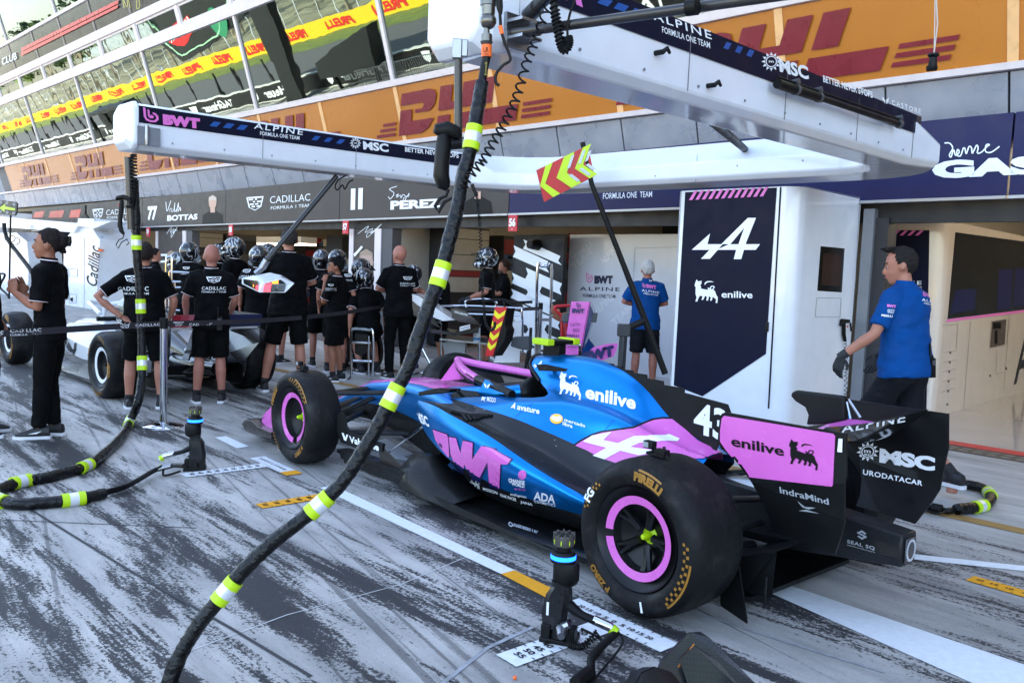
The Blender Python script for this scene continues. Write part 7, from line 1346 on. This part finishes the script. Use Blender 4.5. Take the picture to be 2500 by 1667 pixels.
# garage fittings: cream units, dark shelves, strip lamps
lampm = mat('lamp_warm', (255, 236, 200), .5, emit=1.5, var=0); dark = mat('garage_back_dark')
def unit(lab, x0, y0, x1, y1, n, dp, m, name='garage_unit', cat='cabinet', extra=None):
    P = [on_n(x, y, n) for x, y in ((x0, y0), (x1, y0), (x1, y1), (x0, y1))]; z0 = min(p.z for p in P); t = empty(name, P[3], lab, cat, 'fittings inside the garages'); u0, u1 = W2F(P[0]).x, W2F(P[1]).x; q = MB(); q.fbox(u0, u1, n, n + dp, max(0, P[3].z), P[0].z); q.build('body', m, t, smooth=0); return t
unit('cream wall panel left inside garage 56', 952, 574, 1030, 800, 12.6, .1, cream)
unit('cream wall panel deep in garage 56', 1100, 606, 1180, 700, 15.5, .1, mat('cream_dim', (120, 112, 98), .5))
def lamp(lab, x0, y0, x1, y1, n):
    t = empty('strip_lamp', on_n((x0 + x1) / 2, y1, n), lab, 'lamp', 'lit strip lamps in the garages'); P0, P1 = on_n(x0, y0, n), on_n(x1, y0, n); u0, u1 = W2F(P0).x, W2F(P1).x; z1 = P0.z; z0 = on_n(x0, y1, n).z; q = MB(); q.fbox(u0, u1, n, n + .5, z0 + .05, z1); q.build('housing', whitem, t, smooth=0); q = MB(); q.fbox(u0 + .02, u1 - .02, n + .01, n + .49, z0, z0 + .048); q.build('tube', lampm, t, smooth=0)
lamp('white box lamp glowing inside garage 56', 1058, 578, 1240, 604, 12.2); lamp('white box lamp glowing inside garage 58', 626, 578, 735, 597, 12.2)
for lab, u0, u1 in (('long ceiling lamp deep in garage 59', -32, -27), ('long ceiling lamp deep in garage 58', -24.5, -19), ('long ceiling lamp deep in garage 57', -18, -13.5), ('long ceiling lamp deep in garage 56', -11.8, -5), ('long ceiling lamp in the right hand garage, with tubes added to brighten it', -3.4, 1.5)):
    t = empty('ceiling_lamp', FU((u0 + u1) / 2, 12.5, 2.9), lab, 'lamp', 'ceiling lamps of the garages')
    for n in ((11.2, 14.6) if u0 < -4 else (9.9, 11.2, 12.6, 14.0, 15.6)): q = MB(); q.fbox(u0 + .4, u1 - .4, n, n + .16, 2.90, 2.975); q.build('tube', lampm, t, smooth=0)  # right garage has extra tube rows, added to brighten its cream cabinets
unit('black tool wall deep in garage 56', 1030, 600, 1240, 840, 16.5, .3, mat('shelf_black', (30, 30, 34), .4, var=.3, vs=2)); unit('black tool wall deep in garage 58', 470, 590, 760, 760, 16.5, .3, mat('shelf_black', (30, 30, 34), .4))
unit('white equipment tower behind the stop light', 620, 718, 690, 850, 11.0, .5, whitem); unit('dark hooded monitor beside the tall man', 798, 576, 836, 615, 10.5, .3, black, 'monitor', 'monitor')
unit('blue tool case on a stand beside the rack', 386, 744, 410, 764, 10.3, .2, mat('case_blue', (60, 130, 180), .4), 'tool_case', 'case')
# right hand garage: navy cabinet, glossy cream run of drawers and dark display
nb = 10.3; ur = W2F(on_n(2300, 700, nb)).x; ul = W2F(on_n(2148, 700, nb)).x
t = empty('garage_cabinet', FU(ur - .3, 11), 'glossy cream cabinet run with navy end panel and dark display inside the right garage', 'cabinet')
q = MB(); c = [(ul, nb), (ur - .16, nb)] + [(ur - .16 + .16 * math.sin(rad(a)), nb + .16 - .16 * math.cos(rad(a))) for a in (18, 36, 54, 72, 90)] + [(ur, 17.9), (ul, 17.9)]
gl_ = mat('cabinet_cream', (196, 184, 172), .12, coat=.4, var=.03); q.prism([FU(u, n) for u, n in c], ZZ * 2.28); cb_ = q.build('body', gl_, t, smooth=25)
s = sf(on_n, nb, off=.006); d = Deco(s); d.poly([(2150, 562), (2269, 562), (2262, 1000), (2138, 1000)]); dn = d.build('end_panel', navy, t)
d = Deco(sf(on_n, nb, off=.01)); [d.poly([(2158 + i * 19, 575), (2166 + i * 19, 575), (2179 + i * 19, 563), (2171 + i * 19, 563)]) for i in range(5)]; d.build('hatching', lpink, dn)
d = Deco(sf(on_n, nb, off=.01)); d.text('ALPINE', (2152, 693), (2250, 695), (0, -9), .4, 0, 1.2); d.text('FORMULA ONE', (2160, 706), (2250, 708), (0, -8), .3); d.build('lettering', lwhite, dn)
s = sf(on_u, ur, off=.008); D_ = lambda l: [(2100 + x / 3.5625, 560 + y / 3.5625) for x, y in l]
d = Deco(s); d.poly(D_([(828, 25), (1900, 170), (1900, 640), (760, 780)])); ds = d.build('display', mat('display_black', (16, 18, 24), .08, coat=.6), t)
d = Deco(s); d.poly(D_([(752, 784), (1900, 640), (1900, 662), (750, 806)])); d.build('pink_trim', lpink, t)
for l in ([(1210, 350), (1330, 345), (1310, 690), (1190, 700)], [(1350, 340), (1700, 330), (1690, 640), (1330, 680)], [(830, 530), (1010, 515), (995, 700), (780, 735)]): d = Deco(sf(on_u, ur, off=.012)); d.poly(D_(l)); d.build('screen_image', mat('screen_indigo', (22, 24, 56), .1, emit=.08), ds)
d = Deco(s); seam_l = [[(715, 835), (850, 825), (835, 1035)], [(725, 1075), (840, 1050)], [(720, 1160), (835, 1132)], [(715, 1240), (832, 1213)], [(710, 1325), (828, 1295)], [(705, 1415), (824, 1378)], [(960, 800), (900, 1560)], [(1140, 790), (1125, 1035), (1275, 1005), (1290, 765)], [(1190, 1040), (1180, 1260), (1260, 1240)], [(1300, 740), (1250, 1400)]]
[d.line(D_(l), .9) for l in seam_l]; d.build('drawer_seam', mat('seam_brown', (120, 104, 94), .5), t)
d = Deco(sf(on_u, ur, off=.012)); [d.poly(D_([(x, y), (x + 14, y - 2), (x + 14, y + 18), (x, y + 20)])) for x, y in ((778, 1062), (774, 1146), (768, 1228), (763, 1312), (760, 1396), (752, 1512), (1264, 1200), (1124, 1262))]; d.build('drawer_pull', mat('pull_grey', (60, 58, 60), .4), t)
d = Deco(s); d.poly(D_([(1148, 800), (1272, 780), (1258, 1000), (1130, 1030)])); d.build('open_bay', mat('bay_brown', (72, 64, 60), .6), t)
d = Deco(sf(on_u, ur, off=.012)); d.poly(D_([(1155, 812), (1225, 806), (1225, 860), (1158, 868)])); d.poly(D_([(1172, 880), (1195, 875), (1195, 990), (1168, 995)])); d.build('tester', lblack, t)
d = Deco(s); d.text('ALPINE', D_([(1335, 1340)])[0], D_([(1900, 1160)])[0], (14, -120), 1); d.build('lettering', mat('lettering_dark', (40, 40, 46), .3), t)
t = empty('jamb', on_n(2112, 900, 9.5), 'grey metal door jamb between the white cabinet and the right garage', 'door jamb'); q = MB(); ua = -3.84; q.fbox(ua, ua + .12, 9.40, 9.6, 0, 2.35); q.build('post', mat('jamb_steel', (128, 132, 138), .4, .4), t, smooth=0); q = MB(); q.fbox(ua + .12, ua + .26, 9.45, 9.7, 0, 2.25); q.build('dark_post', mat('jamb_dark', (40, 40, 44), .5), t, smooth=0)
q = MB(); q.add([FU(-3.6, 8.72, .006), FU(8, 8.72, .006), FU(8, 8.95, .006), FU(-3.6, 8.95, .006)], [(0, 1, 2, 3)]); o = q.build('threshold_mat', mat('threshold_red', (178, 36, 46), .5), smooth=0); tag(o, 'red threshold strip with white lettering across the right garage mouth', 'floor mat')
d = Deco(lambda x, y: FU(-1.9 + x, 8.78 + y, .009)); d.text('ALPINE', (1.1, .11), (0.0, .11), (0, -.10), .5, 0, 1.3); d.build('lettering', lwhite, o)
q = MB(); q.mat(mat('grate_dark', (66, 60, 56), .6)).add([FU(-3.6, 8.42, .004), FU(8, 8.42, .004), FU(8, 8.70, .004), FU(-3.6, 8.70, .004)], [(0, 1, 2, 3)]); q.mat(mat('grate_light', (110, 104, 98), .6))
for i in range(60): q.add([FU(-3.5 + i * .12, 8.46, .006), FU(-3.42 + i * .12, 8.46, .006), FU(-3.42 + i * .12, 8.54, .006), FU(-3.5 + i * .12, 8.54, .006)], [(0, 1, 2, 3)]); q.add([FU(-3.5 + i * .12, 8.59, .006), FU(-3.42 + i * .12, 8.59, .006), FU(-3.42 + i * .12, 8.66, .006), FU(-3.5 + i * .12, 8.66, .006)], [(0, 1, 2, 3)])
tag(q.build('drain_grate', None, smooth=0, fix=False), kind='structure')
# tool cabinets, racks and monitors deep in the garages
tr = random.Random(3); tm = [mat('tool_%d' % i, c, .5) for i, c in enumerate(((34, 34, 38), (70, 70, 74), (150, 146, 138), (24, 24, 28), (120, 30, 34), (50, 70, 100)))]
for gi, (ua, ub, nn) in enumerate(((-24.9, -20.8, 15.2), (-19.8, -14.6, 15.4), (-12.2, -5.6, 15.6), (-12.3, -9.6, 13.4), (-31.5, -26.2, 15.2))):
    u = ua
    while u < ub - .5:
        w_ = tr.uniform(.6, 1.2); hh_ = tr.choice((.95, 1.5, 2.05)); t = empty('tool_cabinet', FU(u + w_ / 2, nn + .25), 'tool cabinet loaded with small cases at the back of a garage', 'cabinet', 'tool cabinets at the back of the garages'); mm = tr.choice(tm[:4]); q = MB(); q.fbox(u, u + w_, nn, nn + .5, .05, hh_); q.build('body', mm, t, smooth=0)
        z = .15
        while z < hh_ - .1: dz = tr.choice((.12, .2, .28)); q = MB(); q.fbox(u + .02, u + w_ - .02, nn - .012, nn - .001, z, min(hh_ - .02, z + dz - .015)); q.build('drawer', tr.choice(tm), t, smooth=0); z += dz
        x = u + .03
        while x < u + w_ - .15: bw = tr.uniform(.1, .28); q = MB(); q.fbox(x, x + bw, nn + .05, nn + .35, hh_, hh_ + tr.uniform(.08, .3)); q.build('case', tr.choice(tm), t, smooth=0); x += bw + .04
        u += w_ + tr.choice((.03, .3, .6))
for Up, n_a, n_b in ((-12.44, 10.3, 17.4), (-25.29, 10.2, 17.4), (-33.39, 10.2, 17.4)):
    n = n_a
    while n < n_b:
        w_ = tr.uniform(.7, 1.3); hh_ = tr.choice((1.0, 1.6, 2.2, 2.3)); t = empty('tool_cabinet', FU(Up + .25, n + w_ / 2), 'tool cabinet with drawers along the side wall of a garage', 'cabinet', 'tool cabinets along the garage side walls'); q = MB(); q.fbox(Up, Up + .45, n, n + w_, .05, hh_); q.build('body', tr.choice(tm[:5] + [tm[0], tm[3]]), t, smooth=0)
        z = .12
        while z < hh_ - .1: dz = tr.choice((.12, .2, .3)); q = MB(); q.fbox(Up + .451, Up + .462, n + .02, n + w_ - .02, z, min(hh_ - .02, z + dz - .015)); q.build('drawer', tr.choice(tm), t, smooth=0); z += dz
        x = n + .03
        while hh_ < 2 and x < n + w_ - .15: bw = tr.uniform(.1, .3); q = MB(); q.fbox(Up + .05, Up + .4, x, x + bw, hh_, hh_ + tr.uniform(.08, .35)); q.build('case', tr.choice(tm), t, smooth=0); x += bw + .04
        n += w_ + tr.choice((.02, .1, .4))
for px, py, w_, h_, n in ((560, 585, 28, 18, 13.5), (700, 618, 24, 16, 14.0), (1140, 640, 22, 15, 14.0), (1060, 625, 24, 16, 14.6), (600, 640, 20, 14, 14.5)):
    P = on_n(px, py, n); t = empty('monitor', P, 'small dark monitor on an arm inside a garage', 'monitor', 'monitors inside the garages'); q = MB(); q.box(P, (w_ * .007, .03, h_ * .007), (UU, NN, ZZ)); q.build('case', black, t, smooth=0); q = MB(); q.box(P - NN * .018, (w_ * .0064, .004, h_ * .006), (UU, NN, ZZ)); q.build('display', mat('monitor_glow', (40, 52, 70), .2, emit=.25), t, smooth=0); q = MB(); q.tube([P + NN * .02, P + NN * .1 + ZZ * .3, FU(W2F(P).x, W2F(P).y + .1, 2.95)], .015, 6); q.build('arm', steel, t)
for lab, pts, n in (('black cable drooping from the ceiling of garage 56', ((1100, 590), (1112, 630), (1130, 626), (1150, 600)), 12.6), ('black cable hanging beside the garage 56 lamp', ((1225, 575), (1228, 600), (1240, 625), (1250, 630)), 12.0), ('black cable looping under the garage 58 ceiling', ((480, 580), (492, 605), (515, 600), (522, 580)), 12.6)):
    t = empty('hanging_cable', on_n(*pts[1], n), lab, 'cable', 'cables hanging in the garages'); q = MB(); q.tube(smooth_path([on_n(x, y, n) for x, y in pts], 5), .025, 6); q.build('cable', black, t)
# handset on the cabinet side, hose behind the car, phone-side fairing
t = empty('handset', on_u(2066, 830, -3.86), 'black handset hanging on the white cabinet beside the man in blue', 'handset'); X = lambda x, y: on_u(x, y, -3.85)
q = MB(); q.tube([X(2052, 795), X(2056, 784), X(2072, 784)], [.015, .028, .02], 10); q.tube([X(2060, 785), X(2060, 815), X(2063, 832)], [.022, .022, .02], 10); q.tube([X(2076, 788), X(2078, 808)], .01, 8); q.build('handle', black, t); q = MB(); q.tube(helix([X(2063, 836), X(2066, 880), X(2065, 915), X(2064, 965)], .014, 14, 8), .004, 5, False); q.build('coil', black, t); q = MB(); q.box(X(2069, 797), (.012, .02, .02)); q.build('trigger', MATS['trigger_red'], t)
hose('air_hose', 'short black hose with lime bands curling on the ground behind the rear wing', [G(x, y, .04) for x, y in ((2230, 1165), (2290, 1170), (2345, 1180), (2395, 1190), (2418, 1208), (2412, 1228), (2380, 1238), (2335, 1243))], .036, [G(x, y, .04) for x, y in ((2285, 1170), (2404, 1205), (2390, 1236))])
t = empty('hose_tail', G(2280, 1240), 'thin black cable bundle joining the short hose behind the rear wing', 'hose', 'hose ends at the wheel guns'); q = MB(); q.tube(smooth_path([G(x, y, .03) for x, y in ((2335, 1243), (2310, 1247), (2285, 1240), (2240, 1238))], 5), .022, 8); q.tube(smooth_path([G(x, y, .03) for x, y in ((2330, 1240), (2305, 1250), (2280, 1252), (2240, 1234))], 5), .008, 6); q.tube([G(2300, 1243, .04), G(2275, 1238, .04)], .032, 8); q.build('pipe', black, t)
t = empty('carbon_fairing', on_Y(1700, 1660, 2.5), 'dark carbon fairing poking up at the bottom edge', 'fairing'); Fy = lambda l, Y: [on_Y(x, y, Y) for x, y in l]
top_l = Fy([(1612, 1605), (1668, 1546), (1688, 1538)], 2.75); q = MB(); q.loft([Fy([(1600, 1625), (1640, 1600), (1660, 1600)], 2.62)[:3], top_l, Fy([(1690, 1538), (1720, 1546), (1730, 1552)], 2.7)], closed=False)
q = MB(); A = [on_Y(1612, 1606, 2.62), on_Y(1676, 1540, 2.78), on_Y(1708, 1538, 2.78), on_Y(1735, 1556, 2.7), on_Y(1860, 1680, 2.4), on_Y(1800, 1740, 2.3), on_Y(1560, 1740, 2.3)]
q.prism(A, -ZZ * .1 + V((0, .12, -.2))); q.build('shell', carbon('carbon_grey', (32, 34, 37), .34, 190, .3), t, smooth=0, bev=.012)
q = MB(); Bq = [on_Y(1660, 1612, 2.56), on_Y(1694, 1576, 2.64), on_Y(1760, 1620, 2.5), on_Y(1830, 1700, 2.34), on_Y(1690, 1700, 2.36)]; q.prism(Bq, CF * .02); q.build('inner_panel', carbon('carbon_weave', (22, 23, 25), .35, 110, .4), t, smooth=0)
q = MB(); q.loft([Fy([(1548, 1680), (1566, 1642), (1600, 1627), (1640, 1640), (1672, 1680)], 2.42), Fy([(1540, 1720), (1566, 1680), (1600, 1670), (1640, 1680), (1680, 1720)], 2.3)], closed=False); q.prism(Fy([(1540, 1690), (1566, 1640), (1598, 1626), (1636, 1638), (1680, 1690)], 2.42), V((0, .2, -.1))); q.build('lobe', black, t, smooth=40, fix=True)
q = MB(); q.tube([on_Y(1656, 1628, 2.545), on_Y(1694, 1572, 2.65)], .003, 5); q.build('edge', mat('edge_orange', (170, 104, 44), .4), t)
t = empty('pebble', G(1257, 1653, .008), 'tiny orange scrap on the concrete near the bottom edge', 'scrap'); q = MB(); q.ball(G(1257, 1653, .008), .008, 8); q.build('scrap', MATS['tag_orange'], t)
# ================= across the pit lane (seen mirrored in the glass) =================
t = empty('pit_wall', FU(-60, -11.6), 'long low white pit wall with dark boards on the track side of the lane', 'wall')
q = MB(); q.fbox(-190, 40, -11.8, -11.4, 0, 1.05); q.build('wall', mat('pit_wall_white', (216, 214, 206), .6), t, smooth=0)
q = MB(); q.fbox(-160, 30, -11.38, -11.33, .1, 1.0); q.build('board', mat('board_black', (16, 16, 18), .4), t, smooth=0)
d = Deco(lambda x, y: FU(-20 - x, -11.31, .28 + y))
for i in range(16): d.text('TAGHeuer', (i * 9 , 0), (i * 9 + 4.6, 0), (0, .5), 1.2); d.poly([(i * 9 + 5.4, .55), (i * 9 + 6.2, .55), (i * 9 + 6.1, .1), (i * 9 + 5.8, -.1), (i * 9 + 5.5, .1)])
d.build('lettering', lwhite, t)
q = MB(); q.add([FU(-400, -27, -.02), FU(200, -27, -.02), FU(200, -12.4, -.02), FU(-400, -12.4, -.02)], [(0, 1, 2, 3)]); tag(q.build('race_track', mat('track_asphalt', (92, 92, 92), .85, var=.15), smooth=0), kind='structure')
q = MB(); q.add([FU(-400, -40, -.01), FU(200, -40, -.01), FU(200, -27, -.01), FU(-400, -27, -.01)], [(0, 1, 2, 3)]); tag(q.build('grass_verge', mat('verge_grass', (104, 118, 52), .95, var=.35, vs=1.2), smooth=0), kind='structure')
t = empty('advertising_wall', FU(-90, -33), 'yellow advertising wall with red lettering along the far side of the track', 'wall')
q = MB(); q.fbox(-330, 60, -33.3, -33, 0, 1.5); q.build('wall', mat('wall_yellow', (226, 186, 30), .5), t, smooth=0)
d = Deco(lambda x, y: FU(-20 - x, -32.96, .35 + y))
for i in range(34): d.text('PIRELLI', (i * 8, 0), (i * 8 + 4.6, 0), (.0, .8), 2.5, .2)
d.build('lettering', mat('wall_red', (206, 30, 34), .5), t)
q = MB(); q.add([FU(-700, -300, 9), FU(300, -300, 9), FU(300, -75, 3.2), FU(300, -40, .0), FU(-700, -40, .0), FU(-700, -75, 3.2)], [(0, 1, 2, 5), (5, 2, 3, 4)]); tag(q.build('park_slope', mat('park_slope', (132, 128, 104), .95, var=.45, vs=.2), smooth=0), kind='structure')
fo = [mat('foliage_%d' % i, c, .8, var=.3, vs=2) for i, c in enumerate(((62, 84, 34), (84, 104, 44), (48, 70, 34)))]; bk = mat('bark', (150, 138, 116), .9)
def tree(u, n, h, i):
    t = empty('tree', FU(u, n, max(0, (-n - 40) * .09)), 'slender pale trunked park tree behind the yellow wall, seen in the glass', 'tree', 'park trees mirrored in the glass'); P = t.location
    q = MB(); q.tube([P, P + V((.1, 0, h * .5)), P + V((.2, .1, h * .95))], [.2, .14, .04], 7)
    for k in range(5): a = random.uniform(0, 6.28); b0 = P + V((.1, .05, h * random.uniform(.45, .7))); q.tube([b0, b0 + V((math.cos(a), math.sin(a), 1.3)) * h * .13], [.06, .02], 5)
    q.build('trunk', bk, t)
    q = MB(); r = random.Random(i)
    for k in range(260):
        c = P + V((r.gauss(0, h * .13), r.gauss(0, h * .13), h * r.uniform(.5, 1.05))); a = V((r.gauss(0, 1), r.gauss(0, 1), r.gauss(0, 1))).normalized(); b2 = a.orthogonal().normalized(); s = h * .05 * r.uniform(.6, 1.4); c2 = a.cross(b2)
        q.add([c - b2 * s, c + c2 * s * .6, c + b2 * s, c - c2 * s * .6], [(0, 1, 2, 3)])
    q.build('crown', fo[i % 3], t, smooth=0, fix=False)
for i in range(26): tree(-45 - i * 7.5 + random.uniform(-2, 2), random.uniform(-44, -75), random.uniform(9, 15), i)
# far spectator stand and white fence posts
t = empty('grandstand', FU(-210, -110, 4), 'pale grandstand beyond the trees, mirrored in the glass', 'grandstand')
q = MB()
for k in range(9): q.fbox(-330, -120, -112 - k * 1.6, -110 - k * 1.6, 3, 5.5 + k * .8)
q.build('tier', mat('stand_grey', (150, 158, 160), .7, var=.3, vs=.8), t, smooth=0)
q = MB(); q.fbox(-330, -120, -128, -108, 15.5, 16.2)
for k in range(12): q.fbox(-328 + k * 18, -327.4 + k * 18, -127, -126.4, 3, 15.5)
q.build('roof', mat('stand_roof', (214, 216, 214), .6), t, smooth=0)
t = empty('track_fence', FU(-100, -34.5), 'tall mesh fence with white posts behind the yellow wall', 'fence')
for k in range(64): q = MB(); u = -30 - k * 3.2; q.tube([FU(u, -34.4, 0), FU(u, -34.4, 4)], .07, 6); q.build('post', whitem, t)
q = MB()
for z in (1.2, 2.2, 3.2, 3.9): q.tube([FU(-30, -34.4, z), FU(-235, -34.4, z)], .02, 4)
q.build('cable', steel, t)
t = empty('timing_stand', FU(-74, -10.6), 'black pit wall stand with a roof on the far side of the lane', 'pit stand')
q = MB(); q.fbox(-78, -70, -11.2, -9.6, 2.4, 2.65); q.fbox(-78, -70, -11.2, -10.9, 1.0, 2.4); q.build('canopy', mat('stand_black', (22, 24, 24), .5), t, smooth=0)
for u in (-77.5, -74, -70.5): q = MB(); q.fbox(u - .12, u + .12, -10.0, -9.8, 0, 2.4); q.build('post', black, t, smooth=0)

# boards and posts over the pit wall
t = empty('start_gantry', FU(-46, -9.8), 'dark leaning tower carrying a shield shaped board above the pit wall, mirrored in the glass', 'gantry')
Rn = lambda u, z, o=0: FU(u, -9.8 + o, z)
q = MB(); q.prism([Rn(-46.8, 0), Rn(-45.2, 0), Rn(-43.8, 6.4), Rn(-45.9, 6.4)], NN * -.5); q.build('tower', mat('stand_black'), t, smooth=0)
q = MB(); q.prism([Rn(-58, 9), Rn(-58.4, 5.6), Rn(-56.4, 4.1), Rn(-53.2, 4.4), Rn(-47, 5.4), Rn(-44, 6.2), Rn(-44, 9.4)], NN * -.6); q.build('board', mat('board_black'), t, smooth=0)
q = MB(); q.prism([Rn(-57, 6.2, .03), Rn(-52.8, 6.6, .03), Rn(-52.8, 5.7, .03), Rn(-55.4, 5.0, .03), Rn(-57, 5.5, .03)], NN * -.02); q.build('shield', mat('wall_red'), t, smooth=0)
d = Deco(lambda x, y: FU(-52.9 - x, -9.74, 5.65 + y)); d.text('HEUER', (0, .3), (3.6, -.25), (0, .6), 2); d.build('lettering', lwhite, t)
q = MB(); q.lathe([(.9, 0), (.9, .05)], Rn(-49.8, 5.6, .03), NN, 24); q.build('dial', mat('dial_green', (40, 130, 90), .4), t)
q = MB(); q.tube([Rn(-58, 8.4, .05), Rn(-57.6, 5.7, .05), Rn(-56, 4.5, .05), Rn(-50.6, 4.9, .05), Rn(-46, 7.4, .05)], .05, 5); q.build('neon_line', mat('line_green', (170, 220, 180), .4), t)
t = empty('pit_stand', FU(-40, -10.4), 'black pit wall stand with a slanted top beside the tall dark tower', 'pit stand'); q = MB(); q.prism([Rn(-42.6, .9), Rn(-37.4, .9), Rn(-36.6, 3.0), Rn(-42.4, 1.9)], NN * -1); q.build('canopy', mat('stand_black'), t, smooth=0); q = MB(); [q.fbox(u, u + .2, -10.6, -10.4, 0, 1.0) for u in (-42, -38.4)]; q.build('post', black, t, smooth=0)
t = empty('crowd_barrier', FU(-35, -9.4), 'grey tubular crowd barrier in front of the pit wall', 'barrier'); q = MB()
for z in (.15, 1.05): q.tube([FU(-38.6, -9.4, z), FU(-31.5, -9.4, z)], .03, 6)
for i in range(48): q.tube([FU(-38.5 + i * .147, -9.4, .15), FU(-38.5 + i * .147, -9.4, 1.05)], .014, 5)
q.build('rails', steel, t)
for k in range(22):
    u = -52 - k * 3.4 + random.uniform(-1, 1); t = empty('fence_post', FU(u, -12.1), 'thin dark fence post on the pit wall, mirrored in the glass', 'post', 'posts on the pit wall'); q = MB(); q.tube([FU(u, -12.1, 0), FU(u - .1, -12.1, 2.6)], .09, 6); q.build('post', mat('stand_black'), t)
for i in range(34):
    u, n = -40 - i * 4.6 + random.uniform(-2, 2), random.uniform(-37, -52); t = empty('tree', FU(u, n, max(0, (-n - 40) * .09)), 'bare pale trunk standing behind the yellow wall, mirrored in the glass', 'tree', 'bare trunks mirrored in the glass'); P = t.location.copy(); q = MB(); q.tube([P, P + V((random.uniform(-.3, .3), 0, 6)), P + V((random.uniform(-.6, .6), 0, 12))], [.19, .15, .06], 6); q.build('trunk', bk, t)
    q = MB(); r = random.Random(i + 99)
    for k in range(70): c = P + V((r.gauss(0, 1), r.gauss(0, 1), r.uniform(7, 12.5))); a = V((r.gauss(0, 1), r.gauss(0, 1), r.gauss(0, 1))).normalized(); b2 = a.orthogonal().normalized(); s_ = .35 * r.uniform(.6, 1.4); q.add([c - b2 * s_, c + a.cross(b2) * s_ * .6, c + b2 * s_, c - a.cross(b2) * s_ * .6], [(0, 1, 2, 3)])
    q.build('crown', fo[i % 3], t, smooth=0, fix=False)
for i in range(9):
    u, n = -60 - i * 13, -60 - (i % 3) * 8; t = empty('kiosk', FU(u, n, (-n - 40) * .09), 'small grey park building among the trees, mirrored in the glass', 'building', 'park buildings mirrored in the glass'); z_ = t.location.z; q = MB(); q.fbox(u - 3, u + 3, n - 2, n + 2, z_ - .5, z_ + 2.6 + i % 3); q.build('wall', mat('kiosk_%d' % (i % 3), ((92, 96, 104), (188, 186, 180), (116, 96, 76))[i % 3], .7), t, smooth=0); q = MB(); q.fbox(u - 3.3, u + 3.3, n - 2.3, n + 2.3, z_ + 2.61 + i % 3, z_ + 2.8 + i % 3); q.build('roof', mat('stand_roof'), t, smooth=0)
